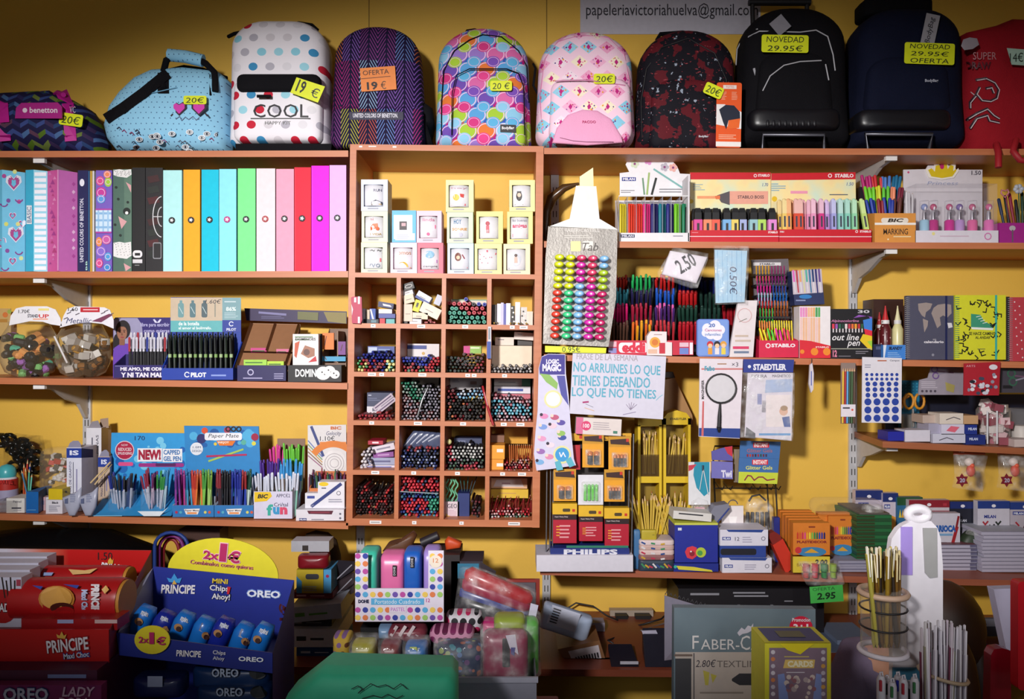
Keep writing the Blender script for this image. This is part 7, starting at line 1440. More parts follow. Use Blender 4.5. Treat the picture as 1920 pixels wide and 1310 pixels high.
def batt(x0,y0,x1,y1,kind,lab,Yb=-.31):
    t=O('battery_pack',lab,'battery pack',Yb);m=t.q('card')
    if kind=='red':
        m.B(x0,y0+20,x1,y1,.02,'#b41430',Yb);m.R(x0,y0+20,x1,y0+30,'#2a1418',Y=Yb);m.B(x0-1,y0,x1+1,y0+20,.03,'#e4b424',Yb-.004);m.P(rr(x0+18,y0+9,x0+32,y0+15,2),'#4a3c1c',Y=Yb-.004);m.R(x1-8,y0+10,x1-3,y0+15,'#c83020',Y=Yb-.004)
        m.t('Super Heavy Duty',x0+3,y0+23,x0+28,y0+26,'#d8c8c8',Y=Yb,bold=.02);m.LN(x0+12,y0+38,x1-10,y1-8,4,'#e4a0a4',Y=Yb);m.LN(x0+6,y0+40,x0+13,y1-12,4,'#e4a030',Y=Yb,jit=.1)
    else:
        c_='#dfdce4' if kind=='grey' else '#e8a01c'
        m.B(x0,y0,x1,y1,.004,c_,Yb); 
        if kind!='grey':m.B(x0,y0-20,x1,y0,.006,'#c89020',Yb+.002);m.P([(x0+3,y0-14),(x1-6,y0-16),(x1-2,y0-4),(x0+4,y0-6)],'#3a1c18',Y=Yb);m.R(x1-9,y0-16,x1-4,y0-10,'#c83020',Y=Yb)
        n=2 if kind=='aa2' else 4;w_=(x1-x0)*.6;bx=(x0+x1)/2-w_/2;q=t.q('battery',m,label=('green' if kind=='grey' else 'black and copper')+' battery cells')
        for k in range(n):
            px=bx+w_*(k+.5)/n;r_=w_/n*.42/590;ya,yb_=y0+(y1-y0)*.3,y1-(y1-y0)*.16
            x,za,zb_=X(px,Yb),Z(yb_,Yb),Z(ya,Yb);h=zb_-za;top='#5cc83c' if kind=='grey' else '#c8702c';bot='#5cc83c' if kind=='grey' else '#2a2a30'
            q.LA(x,Yb-.006,za,[(r_,0),(r_,h*.68)],M(bot,.25),10);q.LA(x,Yb-.006,za+h*.68,[(r_,0),(r_,h*.28),(r_*.4,h*.29),(r_*.4,h*.33)],M(top,.25),10)
        q=t.q('blister',m);q.IN(rr(bx-3,y0+(y1-y0)*.22,bx+w_+3,y1-(y1-y0)*.1,3),.016,.001,film('film_blister','#ffffff',.05,.35),Y=Yb,n=5)
    t.end()
for a in((1092,832,1132,876,'aa2','orange card of two thick batteries, upper left of the rack'),(1141,838,1183,880,'aa4','orange card of four batteries, upper right of the rack'),(1038,899,1080,939,'aa2','orange card of two batteries, left of the green ones'),(1084,890,1131,946,'grey','silver card of four bright green batteries'),(1133,900,1171,940,'aa4','orange card of four thin batteries, right of the green ones'),(1037,944,1081,1018,'red','red and yellow battery pack, left in the bottom row'),(1086,948,1130,1014,'red','red and yellow battery pack, middle of the bottom row'),(1134,952,1179,1023,'red','red and yellow battery pack, right in the bottom row')):batt(*a)
t=O('battery_header','yellow and red card strip behind the upper battery packs','card',-.28);m=t.q();m.B(1070,812,1184,826,.004,'#d8a01c',-.285);m.B(1062,834,1088,880,.004,'#b4182c',-.285);m.P([(1100,814),(1124,818),(1140,824),(1104,824)],'#4a1c18',Y=-.285);m.R(1086,816,1092,822,'#c83020',Y=-.285);m.LN(1146,815,1176,823,2,'#5a3c18',Y=-.285);t.end()
# pencil dispensers
YE='#dcb81c'
for(x0,x1,y0,lab,rd)in((1196,1241,785,'left yellow pencil dispenser with two tiers',0),(1244,1295,772,'right yellow STAEDTLER pencil dispenser with rounded top and two tiers',1)):
    t=O('pencil_dispenser',lab,'pencil dispenser',-.17,R5);w_=x1-x0
    m=t.q('frame');m.B(x0,y0+12,x0+5,1078,.07,YE,-.17);m.B(x1-5,y0+12,x1,1078,.07,YE,-.17)
    if rd:m.PR([(x0,y0+24),(x0,y0+12),(x0+8,y0+2),(x0+w_/2,y0-3),(x1-8,y0+2),(x1,y0+12),(x1,y0+24)],.07,YE,-.17);m.t('STAEDTLER',x0+12,y0+11,x1-8,y0+15,'#3a3418',bold=.03)
    else:m.B(x0,y0,x1,y0+14,.07,YE,-.17)
    for y in(893,1036):m.B(x0+5,y,x1-5,y+12,.06,YE,-.17)
    q=t.q('back_panel');q.B(x0+5,y0+14,x1-5,1066,.004,'#8a7018',-.1)
    q=t.q('clear_front');q.B(x0+5,852,x1-5,893,.002,M('#5a4424',.2,0,.5),-.168)
    t.end()
    for k in range(16):
        px=x0+8+(w_-16)*(k+.5)/16;ppen('pencil','graphite_pencil',(px+random.uniform(-3,3),888,-.15+random.uniform(0,.035)),(px+random.uniform(-4,4)+(4 if rd else 0),800+random.uniform(0,20)+rd*8,-.15+random.uniform(0,.03)),'#d8b848' if k%3 else '#b0904c','#26201c','yellow and black graphite pencil in the upper tier of the %s dispenser'%('rounded' if rd else 'square-topped'),'pencil','pencils in the upper tier of the %s dispenser'%('rounded' if rd else 'square-topped'),.8)
    for k in range(18):
        px=x0+(w_)*(k+.5)/18;ppen('pencil','graphite_pencil',(x0+w_*.3+(px-x0)*.4,1044,-.17+random.uniform(0,.03)),(px+(k-9)*2.6+random.uniform(-3,3),925+random.uniform(-8,16),-.19+random.uniform(-.01,.03)),'#dcbc50','#c83c3c' if k%4==0 else '#2a241c','yellow pencil fanning out of the lower tier of the %s dispenser'%('rounded' if rd else 'square-topped'),'pencil','pencils in the lower tier of the %s dispenser'%('rounded' if rd else 'square-topped'),.85)
# wire rack and packs
t=O('wire_display_rack','black wire display rack with empty hooks standing on the brown shelf','wire rack',-.12,R5)
WR=M('#2c2624',.4,.5)
m=t.q('frame');m.TB([(1345,1072,-.12),(1337,850,-.12),(1340,836,-.12),(1450,836,-.12),(1462,1072,-.12)],.003,WR,6);m.TB([(1338,915,-.12),(1458,915,-.12)],.0025,WR,6);m.TB([(1438,900,-.12),(1446,1072,-.12)],.0025,WR,6)
for k,x in enumerate((1340,1356,1392,1408,1432,1446)):q=t.q('hook');q.TB([(x,902,-.12),(x+8,914,-.2),(x+14,918,-.22),(x+18,911,-.225)],.0018,WR,5)
t.end()
t=O('compass_pack','white and teal blister card with a drawing compass','blister card',-.2);m=t.q('card');m.B(1291,866,1332,946,.004,'#dcdce0',-.2);m.P([(1302,866),(1330,866),(1330,922),(1320,930),(1306,914),(1300,890)],'#2490ac',Y=-.2);m.P([(1291,872),(1306,870),(1298,880),(1291,883)],'#c8384c',Y=-.2)
q=t.q('compass');q.TB([(1318,880,-.205),(1312,918,-.205)],.0014,'#d8e0e4',5);q.TB([(1319,880,-.205),(1328,926,-.205)],.0018,'#d8e0e4',5);q.TB([(1318,872,-.205),(1318,882,-.205)],.003,'#3a4a5c',6);t.end()
t=O('cardboard_pack','lilac and red card pack with a white letter T on the wire rack','pack',-.2);m=t.q();m.PR([(1334,846),(1352,840),(1373,836),(1374,864),(1335,862)],.004,'#5c58a4',-.2);m.P([(1358,838),(1373,836),(1373,856),(1364,850)],'#c82c40',Y=-.2);m.PR([(1334,864),(1374,866),(1374,898),(1334,896)],.004,'#7470b8',-.205);m.t('Twi',1352,881,1380-8,895,'#e0dcf0',Y=-.205,bold=.05);m.B(1376,842,1390,904,.003,'#8c7c68',-.17);t.end()
for k in range(2):
    t=O('glitter_gel_pack',('rear' if k==0 else 'front')+' blue and yellow pack of instant glitter gels','pack',-.2-k*.02);m=t.q();y=826+k*32;m.PR([(1388-k*2,y),(1464-k*3,y+2),(1460-k*3,y+49),(1386-k*2,y+47)],.004,'#3c6ca8');m.P(rr(1412-k*2,y+3,1442-k*2,y+13,2),'#d82c3c');m.t('INSTANT',1414-k*2,y+4,1440-k*2,y+12,'#f0dce0',bold=.05);m.t('Glitter Gels',1400-k*2,y+15,1448,y+22,'#d8d870' if k else '#a0687c',bold=.02)
    if k==0:[m.R(1400+q_*5,y+25,1403+q_*5,y+30,c_)for q_,c_ in enumerate('#8c1c34 #c03c28 #7c1830 #3a2430 #98283c #2c4c3c #6c2430 #3c2c50'.split())]
    else:m.P([(1385,y+26),(1459,y+28),(1457,y+49),(1384,y+47)],'#c8d43c');m.L([(1396,y+42),(1402,y+33),(1408,y+34),(1414,y+42),(1422,y+36),(1430,y+36),(1438,y+42),(1452,y+40)],2.4,'#8c2440')
    t.end()
# stacks on the brown shelf
t=O('cushion_pack','small blue pack between the battery rack and the pencil dispensers','pack',-.3,R5);m=t.q();m.IN(rr(1188,992,1200,1068,3),.01,.03,'#3c6c9c',Y=-.28);t.end()
st=R5(.5)
for k,(h,c_,lab)in enumerate(((22,'#2c3a4c','lowest clear pack of dark and red pens'),(10,'#8c5c5c','second pack from the bottom of the stack of pen packs'),(10,'#d8bcb8','middle pack in the stack of pen packs'),(10,'#c8a8a0','second highest pinkish pack in the stack'),(10,'#dcc8c8','highest pinkish pack in the stack'))):
    t=O('pen_pack',lab,'pen pack',-.27,st);m=t.q('pack');y=1070;m.IN(rr(1196-(k<2),y-h,1262,y,3),.03,.06,c_,Y=-.275,n=6)
    for q_ in range(8 if k==0 else 3):m.L([(1200+q_*(7 if k==0 else 18),y-h*.7+(q_%3)*2),(1206+q_*(7 if k==0 else 18),y-h*.4)],3,['#3c8c5c','#c8a030','#b8304c','#d8d4d8','#2c4c8c'][(q_+k)%5],.032,-.275)
    t.end();st=t.top-.002
t=O('pen_pack','small yellow pack on top of the stack of pen packs','pen pack',-.29,st);m=t.q();m.IN(rr(1202,1003,1231,1022,3),.008,.01,'#b8a42c',Y=-.29,n=5);m.D(1224,1012,2.5,'#2c2c30',.009,-.29);t.end()
t=O('storage_box','large dark blue box with red and green apple characters, yellow edge','box',-.295,R5)
m=t.q('box',bev=.002);m.B(1265,984,1346,1054,.1,'#202c94',-.295);m.B(1265,980,1346,986,.1,'#c8cc50',-.2945);m.R(1271,989,1278,994,'#d8dcec');m.P([(1284,1034),(1288,1026),(1298,1023),(1306,1026),(1306,1042),(1298,1048),(1288,1045)],'#d83848',.002);m.D(1314,1035,9.5,'#b4c83c',.002);m.D(1312,1036,5,'#4c9c4c',.003);m.D(1297,1037,5,'#8c2030',.003);m.D(1295,1033,1.5,'#eee',.004)
q=t.q('drawer');q.B(1263,1056,1347,1082,.1,'#1c2a88',-.298);q.P([(1268,1060),(1300,1062),(1334,1068),(1336,1074),(1300,1069),(1272,1067)],'#d8cc3c',Y=-.298,lift=.002);q.D(1266,1062,3,'#3cb0a0',Y=-.298,lift=.002)
t.end();bz=t.top
t=O('ruler_box','shallow white box with small dark print tilted on the blue box','box',-.29);m=t.q(bev=.001);m.r=(1300,970,5);m.B(1262,960,1334,975,.07,'#d8d4d0',-.29);m.LN(1272,962,1322,967,1,'#2c2c34',Y=-.29,wd=2.4);t.end()
t=O('calculator_case','grey plastic case lying tilted behind the ruler box','case',-.24);m=t.q(bev=.002);m.PR([(1324,974),(1340,948),(1366,944),(1368,952),(1344,980)],.05,'#7c7c8c',-.24);m.L([(1345,979),(1367,953)],3,'#2c3c80',Y=-.24);t.end()
t=O('clear_pack','crinkled clear pack with pink contents behind the ruler box','clear pack',-.2);m=t.q('pack');m.IN([(1294,962),(1296,940),(1310,932),(1326,938),(1330,962)][::-1],.02,.02,film('film_blister'),n=3);q=t.q('contents');q.IN(rr(1302,950,1322,964,3),.01,.01,'#d8a0ac');t.end()
mz=R5(.7)
for k,(x0,x1,h,c_,lab)in enumerate(((1354,1447,28,'#e0dce8','lowest white Milan carton beside the blue box'),(1350,1436,22,'#2c4494','dark blue carton with a black window in the middle of the Milan stack'),(1350,1440,30,'#dcd8e6','topmost white Milan carton numbered 12'))):
    t=O('pen_carton',lab,'carton',-.295,mz);m=t.q(bev=.001);y=1084;m.B(x0,y-h,x1,y,.1,c_,-.295)
    if k!=1:m.R(x0+4,y-h*.55,x0+20,y-h*.55+6,'#26348c');m.t('MILAN',x0+5.5,y-h*.55+1,x0+18.5,y-h*.55+5,'#e8ecf8',bold=.04);m.P([(x0+12,y-h),(x1-8,y-h),(x1-12,y-h+5),(x0+16,y-h+4)],'#24408c');m.LN(x0+42,y-h*.6,x1-28,y-5,3,'#a8a4b8');m.ring(x1-9,y-h*.45,3.5,1,'#667',n=9)
    if k==2:m.t('12',x0+28,y-h*.55,x0+36,y-h*.55+7,'#3a3a50')
    if k==1:m.P(rr(x0+1,y-17,x1-18,y-5,4),'#1c1c26')
    t.end();mz=t.top
t=O('blister_card','glossy white blister card leaning behind the Milan cartons','blister card',-.2,R5);m=t.q();m.B(1353,948,1394,1070,.006,'#e4dcdc',-.2);m.ring(1374,946,9,2,'#5a5458',a0=190,a1=350,Y=-.2,n=8);m.P([(1366,968),(1382,968),(1378,990),(1370,990)],'#f4f0ee',Y=-.2);t.end()
t=O('compass_set','clear hanging pack of black and silver compasses','compass pack',-.19,R5);m=t.q('pack');m.IN([(1394,1068),(1394,955),(1404,934),(1436,932),(1448,950),(1452,1068)],.02,.02,film('film_bag'),Y=-.19,n=5)
m.TB([(1404,940,-.19),(1410,930,-.19),(1424,927,-.19),(1436,938,-.19)],.003,'#2c2a2e',6)
for k in range(5):q=t.q('compass');x=1402+k*9;q.TB([(x,960,-.19),(x,985,-.19)],.006,'#1c1b20',6);q.TB([(x-1,985,-.19),(x-3,1040,-.19)],.003,M('#b8b8c0',.3,.6),5);q.TB([(x+1,985,-.19),(x+3,1040,-.19)],.003,'#3a3a42',5)
t.end()
t=O('blue_marker','slim dark blue box standing behind the red box','box',-.16,R5);m=t.q();m.B(1451,970,1462,1070,.02,'#202c84',-.16);t.end()
t=O('red_box','bright red open box tilted beside the wax crayon cartons','box',-.25);m=t.q(bev=.001);m.PR([(1449,1022),(1468,1010),(1494,1058),(1474,1076)],.035,'#c8301c',-.27);q=t.q('flap');q.PR([(1439,1002),(1452,996),(1464,1004),(1466,1012),(1449,1021)],.03,'#7c1c14',-.268);t.end()
# wax crayon boxes
def wax(x0,y0,x1,y1,Y,lab,on=None,full=True):
    t=O('crayon_box',lab,'crayon box',Y,on);m=t.q(bev=.001);m.B(x0,y0,x1,y1,.022,'#d87c28',Y);w_=x1-x0
    m.P(rr(x0+w_*.42,y0+6,x0+w_*.6,y0+9,1),'#8c3c1c')
    if full:
        for k,c_ in enumerate('#c83c28 #d8582c #c8304c #d84c84 #e8a028 #e8d43c #7cc048 #2c8c48 #1c6c50 #2c4ca8 #28389c #1c1c60'.split()):x=x0+w_*(.1+.066*k);m.R(x,y0+(y1-y0)*.33,x+w_*.045,y0+(y1-y0)*.5,c_);m.P([(x,y0+(y1-y0)*.33),(x+w_*.045,y0+(y1-y0)*.33),(x+w_*.022,y0+(y1-y0)*.27)],c_)
        m.t('PLASTIDECOR',x0+w_*.1,y0+(y1-y0)*.55,x1-w_*.08,y0+(y1-y0)*.63,'#8c2c28',bold=.05);m.D((x0+x1)/2,y1-6,w_*.4,'#3c80b0',ry=(y1-y0)*.15);m.D(x0+w_*.14,y1-9,w_*.09,'#c83038');m.P([(x0+w_*.3,y1-4),(x0+w_*.5,y1-12),(x0+w_*.7,y1-4)],'#d8a030')
    t.end()
for k in range(5):wax(1462+k*5.5,957+k*5,1522+k*6,1040+k*4,-.15-k*.026,'orange crayon box, %s of the five boxes in the yellow tray'%['rearmost','fourth from the front','middle one','second from the front','second-row last'][k]if k<4 else 'orange crayon box just behind the frontmost in the yellow tray',full=False)
wax(1487,980,1556,1040,-.292,'frontmost orange crayon box standing in the yellow tray')
t=O('display_tray','yellow cardboard tray hand-marked 2.00 holding the crayon boxes','tray',-.305,R5);m=t.q();m.B(1487,1030,1556,1060,.004,'#dcc43c',-.304);m.t('2.00',1527,1035,1551,1046,'#2a2620',Y=-.304,bold=.04,sh=.2);m.t('BASIC',1494,1042,1514,1048,'#9c7c3c',Y=-.304)
m.add([m.p(1487,1060,-.304),m.p(1487,1030,-.304),m.p(1466,985,-.15),m.p(1466,1040,-.15)],[(0,1,2,3),(3,2,1,0)],'#b8a03c');t.end()
wax(1553,975,1606,1045,-.2,'orange crayon box leaning right of the yellow tray',R5(1)+.037)
wax(1534,958,1622,980,-.19,'wide orange crayon box under the clear case',Z(983,-.19),full=False)
t=O('clear_case','clear plastic case lying on the crayon boxes in front of the upright','plastic case',-.2);m=t.q();m.IN(rr(1520,934,1650,962,13),.05,.06,glass('#c8c4c0',.03,.25),Y=-.2,n=3);m.IN(rr(1618,945,1654,980,8),.03,.03,film('film_blister'),Y=-.2,n=3);t.end()
t=O('marker_bag','clear bag of red and green highlighters with a price card hanging over the shelf','highlighter pack',-.31)
m=t.q('bag');m.IN([(1496,1052),(1572,1050),(1582,1092),(1578,1096),(1512,1096),(1504,1080)],.022,.01,film('film_bag'),Y=-.315,n=4)
for k,c_ in enumerate(('#b83028','#c81c34','#20803c','#8cac28')):q=t.q('highlighter');x=1511+k*17;q.TB([(x,1057,-.318),(x,1070,-.318)],.011,c_,8);q.TB([(x,1072,-.318),(x,1082,-.318)],.009,c_,8)
q=t.q('price_card',label='green card reading 2.95');q.r=(1549,1113,-4);q.B(1519,1098,1581,1129,.002,'#48b850',-.328);q.t('OFERTA',1524,1100,1566,1106,'#2c6c34',Y=-.328);q.t('2.95',1531,1110,1566,1123,'#16321c',Y=-.328,bold=.03,sh=.1);t.end()
for k in range(2):
    t=O('writing_pad',('lower' if k==0 else 'upper')+' grey pad lying behind the crayon boxes','pad',-.24,R5(1)+.018*k);m=t.q();m.B(1572,1060,1625,1070,.16,'#9a98ac',-.26);m.R(1572,1064,1625,1066,'#6a6880',Y=-.26);t.end()
bz=R5(1)+.036
for k in range(13):
    t=O('green_notebook','green-spined notebook lying in the stack between crayon boxes and the marker boxes','notebook',-.22,bz,group='green notebooks in the stack');m=t.q();m.B(1606+k%2,1000,1672,1006,.17,'#1f4c2c' if k%2 else '#24683a',-.24);m.R(1606,1001,1640,1004.6,'#303c1c',Y=-.24);t.end();bz=t.top
t=O('grey_notebook','thin grey notebook on the green stack','notebook',-.22,bz);m=t.q();m.B(1612,1000,1668,1003,.17,'#5c5450',-.235);t.end()
# marker boxes standing along the wall
def mbox(x0,y0,x1,y1,Y,lab,c_,band,deco,seed=0):
    t=O('marker_carton',lab,'carton',Y,R5);m=t.q(bev=.001);m.B(x0,y0,x1,1068,.025,c_,Y);m.R(x0,y0,x1,y0+(y1-y0)*.22,band,Y=Y);m.D((x0+x1)/2,y0+(y1-y0)*.14,4,'#e8e4ec',Y=Y,ry=3);deco(m,x0,y0,x1,y1,Y);t.end()
def mil(c2):return lambda m,a,b,c,d,Y:(m.R(a+(c-a)*.1,b+(d-b)*.28,a+(c-a)*.48,b+(d-b)*.38,'#26348c',Y=Y),m.t('MILAN',a+(c-a)*.13,b+(d-b)*.3,a+(c-a)*.45,b+(d-b)*.365,'#e8ecf8',Y=Y,bold=.04),m.P([(a+(c-a)*.3,d),(a+(c-a)*.55,b+(d-b)*.55),(c-4,b+(d-b)*.6),(c-2,d)],c2,Y=Y),m.L([(a+(c-a)*.2,b+(d-b)*.6),(a+(c-a)*.3,b+(d-b)*.7)],3,'#a82c38',Y=Y))
mbox(1604,919,1655,1000,-.08,'white and blue carton behind the clear case, leftmost of the wall row','#c4b8c8','#1c2c6c',mil('#c8b8c0'))
mbox(1655,924,1684,1000,-.09,'Milan carton with an orange picture in the wall row','#ccc0cc','#1c2c6c',mil('#d8902c'))
mbox(1682,932,1730,1000,-.10,'green-topped carton with coloured pencil points in the wall row','#28648c','#1c4c28',lambda m,a,b,c,d,Y:[m.P([(a+3+k*5,b+38),(a+8+k*5,b+38),(a+5.5+k*5,b+22)],['#d8c83c','#d8a030','#58a048','#3c80b8'][k%4],Y=Y)for k in range(8)])
mbox(1704,937,1780,1000,-.12,'white carton with a red band behind the white stand','#c8c0c8','#8c1c2c',lambda m,a,b,c,d,Y:(m.R(c-12,b+6,c-5,b+11,'#b03040',Y=Y),m.R(a,b+20,c,b+25,'#9c1c2c',Y=Y)))
mbox(1778,940,1832,1000,-.10,'navy and black Milan carton in the wall row','#1c1e2c','#1c2c6c',lambda m,a,b,c,d,Y:(m.t('MILAN',a+18,b+33,a+34,b+38,'#c8c8d4',Y=Y,bold=.04),m.L([(a+14,b+50),(a+24,b+46),(a+34,b+52)],3,'#b8b4b0',Y=Y)))
mbox(1833,939,1893,1003,-.13,'Milan carton printed with red and black swallows','#ccc8d4','#243c84',lambda m,a,b,c,d,Y:(m.t('MILAN',a+12,b+26,a+34,b+32,'#26348c',Y=Y,bold=.04),[m.L([(a+x-4,b+y-3),(a+x,b+y+2),(a+x+5,b+y-4)],3,q_,Y=Y)for x,y,q_ in((14,42,'#a82c38'),(26,48,'#26242c'),(38,42,'#202c24'))],m.P([(a+30,d),(a+50,b+48),(c-4,b+52),(c,d)],'#b84c3c',Y=Y)))
mbox(1893,941,1950,1004,-.12,'Milan carton with a dark round picture at the right edge','#b8b0bc','#243c84',mil('#5c3444'))
t=O('marker_carton','white Carioca felt pen box with a red pen, behind the white stand','carton',-.17,R5);m=t.q(bev=.001);m.B(1744,962,1800,1068,.03,'#d0ccd8',-.17);m.t('CARIOCA',1746,984,1792,997,'#2c60b0',Y=-.17,bold=.07);m.R(1746,1000,1786,1004,'#7ca8d0',Y=-.17);m.L([(1794,988),(1786,1018)],6,'#a8242c',Y=-.17);m.L([(1797,968),(1793,988)],4,'#8c1c24',Y=-.17);m.R(1763,1016,1775,1023,'#2c2c38',Y=-.17);t.end()
t=O('green_roll','dark green wrapped bundle between the felt pens and the white book stacks','bundle',-.15,R5);m=t.q();m.IN([(1798,1060),(1800,1008),(1814,994),(1832,992),(1838,1008),(1836,1060)],.03,.03,'#2c3a28',Y=-.15,lump=.15);m.IN([(1812,1000),(1818,992),(1836,994),(1840,1004)],.02,.02,film('film_blister'),Y=-.17);t.end()
for(x0,x1,n,lab,Y0)in((1745,1832,7,'white-paged book in the shorter stack beside the white stand',-.2),(1842,1940,11,'white-paged book in the tall stack at the right edge',-.22)):
    bz=R5(1.5)+.0
    for k in range(n):
        o=random.Random(k+n);dx=o.uniform(-3,3);t=O('book',lab if k<n-1 else lab.replace('book','topmost book'),'book',Y0,bz,group=lab.replace('book in','books in')if k<n-1 else None);m=t.q();m.B(x0+dx,1000,x1+dx,1006.6,.15,'#bcb8cc',Y0,top='#c8c8d4' if k<n-1 else['#7c4c54','#b8bcc8'][n>8]);m.R(x1+dx-12,1001,x1+dx,1005.6,'#6a6884',Y=Y0);m.R(x0+dx,1000,x1+dx,1001,'#7c788c' if n>8 else '#3a2c48',Y=Y0);t.end();bz=t.top
# short brown shelf
t=O('magnet_card','turquoise patterned card on the back of the short shelf','card',-.03,R4);m=t.q();m.B(1685,708,1724,810,.004,'#1c7498',-.04);[m.D(1691+(k%5)*7,714+(k//5)*6,1.6,'#3c9cbc',Y=-.04,n=6)for k in range(20)];t.end()
t=O('backing_board','dark board standing along the wall behind the scissors cards','board',-.02,R4);m=t.q();m.B(1660,736,1960,810,.008,'#14182c',-.03);t.end()
SC_=lambda m,x,y,s,c,Y:(m.ring(x,y,5*s,2*s,c,Y=Y,n=12),m.ring(x+2*s,y+11*s,5*s,2*s,c,Y=Y,n=12),m.L([(x+5*s,y+3*s),(x+32*s,y+6*s)],2*s,'#6c4c64',Y=Y),m.L([(x+6*s,y+9*s),(x+32*s,y+2*s)],2*s,'#8a8494',Y=Y))
t=O('scissors_card','grey card with purple-handled scissors picture','scissors card',-.2,None);m=t.q();m.PR([(1722,740),(1724,712),(1740,708),(1746,686),(1800,684),(1808,694),(1806,740)],.004,'#98909c',-.2);SC_(m,1752,692,1.1,'#6a4c88',-.2);m.LN(1727,714,1758,728,4,'#c0b8c4',Y=-.2);m.P([(1772,716),(1790,722),(1788,736),(1774,732)],'#a89c5c',Y=-.2);[m.D(1729+k*8,733,2.4,'#4c4450',Y=-.2,n=8)for k in range(4)];t.end()
t=O('art_card','red card with a black and white crowd picture hanging from the notebook shelf','card',-.315);m=t.q();m.PR([(1808,681),(1876,678),(1873,741),(1807,741)],.004,'#a81c2c',-.318);r_=random.Random(12)
for k in range(26):m.D(r_.uniform(1813,1868),r_.uniform(702,737),r_.uniform(2.5,6),r_.choice(['#20202c','#d8d4dc','#8c8c9c','#3c4458','#c8c8d4']),Y=-.318,ry=3.4,n=8)
m.t('ARTS',1811,684,1828,688,'#e0a0a8',Y=-.318);m.D(1862,688,8,'#d8d4dc',Y=-.318,ry=5);t.end()
t=O('scissors_card','dark card with green-handled scissors at the right edge','scissors card',-.25);m=t.q();m.B(1876,690,1935,736,.004,'#44404a',-.25);SC_(m,1896,700,1.4,'#34604c',-.25);m.R(1880,722,1898,728,'#1c1a20',Y=-.25);t.end()
t=O('scissors','orange-handled scissors standing handles up in a glass','scissors',-.15);m=t.q('handle'); 
for x,y in((1704,752),(1724,752)):m.TB([(x+9*math.cos(a*.523),y+14*math.sin(a*.523),-.15)for a in range(12)],.0045,'#c8861c',7,closed=True)
m.TB([(1690,765,-.14),(1694,748,-.14),(1704,742,-.14)],.005,'#b8781c',7);q=t.q('blade');q.TB([(1712,766,-.15),(1713,800,-.15)],.004,M('#9a9a9c',.3,.7),6);t.end()
t=O('glass_jar','small clear glass holding the orange scissors','jar',-.15,R4);m=t.q();x=X(1706,-.15);m.LA(x,-.15,R4(x)+.0008,[(.024,0),(.026,.05),(.027,.08)],glass('#c8c0b8',.15,.7),16);t.end()
for(x0,y0,x1,y1,c_,lab,Y,on)in((1665,809,1695,827,'#1c2498','dark blue carton at the left end of the short shelf',-.28,R4),(1697,806,1744,829,'#d0ccd8','white carton beside the dark blue one',-.28,R4),(1749,813,1810,832,'#c4c4d4','pale carton with a pen picture, bottom of the eraser stack',-.28,R4),(1811,814,1848,832,'#1c2c74','navy Milan carton at the bottom of the eraser stack',-.28,R4),(1741,792,1764,812,'#a09cb0','grey carton end in the middle of the eraser stack',-.27,1),(1765,793,1808,812,'#ccc8dc','white carton with a pink eraser picture',-.28,1),(1809,794,1832,812,'#1c3084','blue Milan carton in the middle of the eraser stack',-.28,1),(1730,775,1762,790,'#b4a094','beige open carton at the top of the eraser stack',-.25,2),(1762,772,1806,792,'#d8ccc0','cream carton with a sketch at the top of the eraser stack',-.28,2),(1807,776,1834,792,'#c09870','tan carton end at the top of the eraser stack',-.28,2),(1902,820,1960,834,'#c8b8b4','pale carton at the right end of the short shelf',-.28,R4)):
    z_=on if callable(on)else R4(1.5)+(.001+.0335*on if on==1 else .068);t=O('eraser_carton',lab,'carton',Y,z_);m=t.q(bev=.001);m.B(x0,y0,x1,y1,.07,c_,Y)
    if 'pink' in lab:m.P([(x0+9,y0+12),(x0+18,y0+3),(x0+34,y0+5),(x0+25,y0+15)],'#d86478',Y=Y)
    if 'Milan' in lab:m.t('MILAN',x0+6,y0+5,x0+22,y0+10,'#c8d0ec',Y=Y,bold=.04)
    if 'sketch' in lab or 'pen pic' in lab:m.L([(x0+12,y0+12),(x0+26,y0+7),(x0+38,y0+11)],1.4,'#4a4450',Y=Y)
    t.end()
t=O('eraser_jar','clear jar filled with pink and white erasers','jar',-.2,R4);m=t.q('jar');x=X(1862,-.2);z_=R4(x)+.0008;m.LA(x,-.2,z_,[(.044,0),(.048,.01),(.05,.11),(.044,.12)],glass('#d8d0cc',.06,.6),24)
for dx in(-10,8):m.B(1860+dx,770,1863+dx,832,.001,'#d8d8dc',-.252)
t.end();r_=random.Random(21)
for k in range(46):
    a,rd=r_.uniform(0,6.3),r_.uniform(0,.034);mini('eraser',x+rd*math.cos(a),-.2+rd*math.sin(a),z_+.01+k*.0026,'box',['#ccc0bc','#b86c7c'][k%3==0],['#c8a4a8','#8c4450','#d4ccc8'][k%3],'pink and white eraser inside the clear jar','eraser','erasers in the clear jar',r_)
t=O('candle_jar','clear jar with a cream filling at the right edge of the short shelf','jar',-.2,R4);m=t.q('jar');x=X(1915,-.2);z_=R4(x)+.03;m.LA(x,-.2,z_,[(.03,0),(.034,.01),(.034,.12)],glass('#c8c4c4',.12,.6),20);q=t.q('filling');q.LA(x,-.2,z_+.003,[(.028,0),(.031,.05),(.026,.06)],'#ccc4bc',16);t.end()
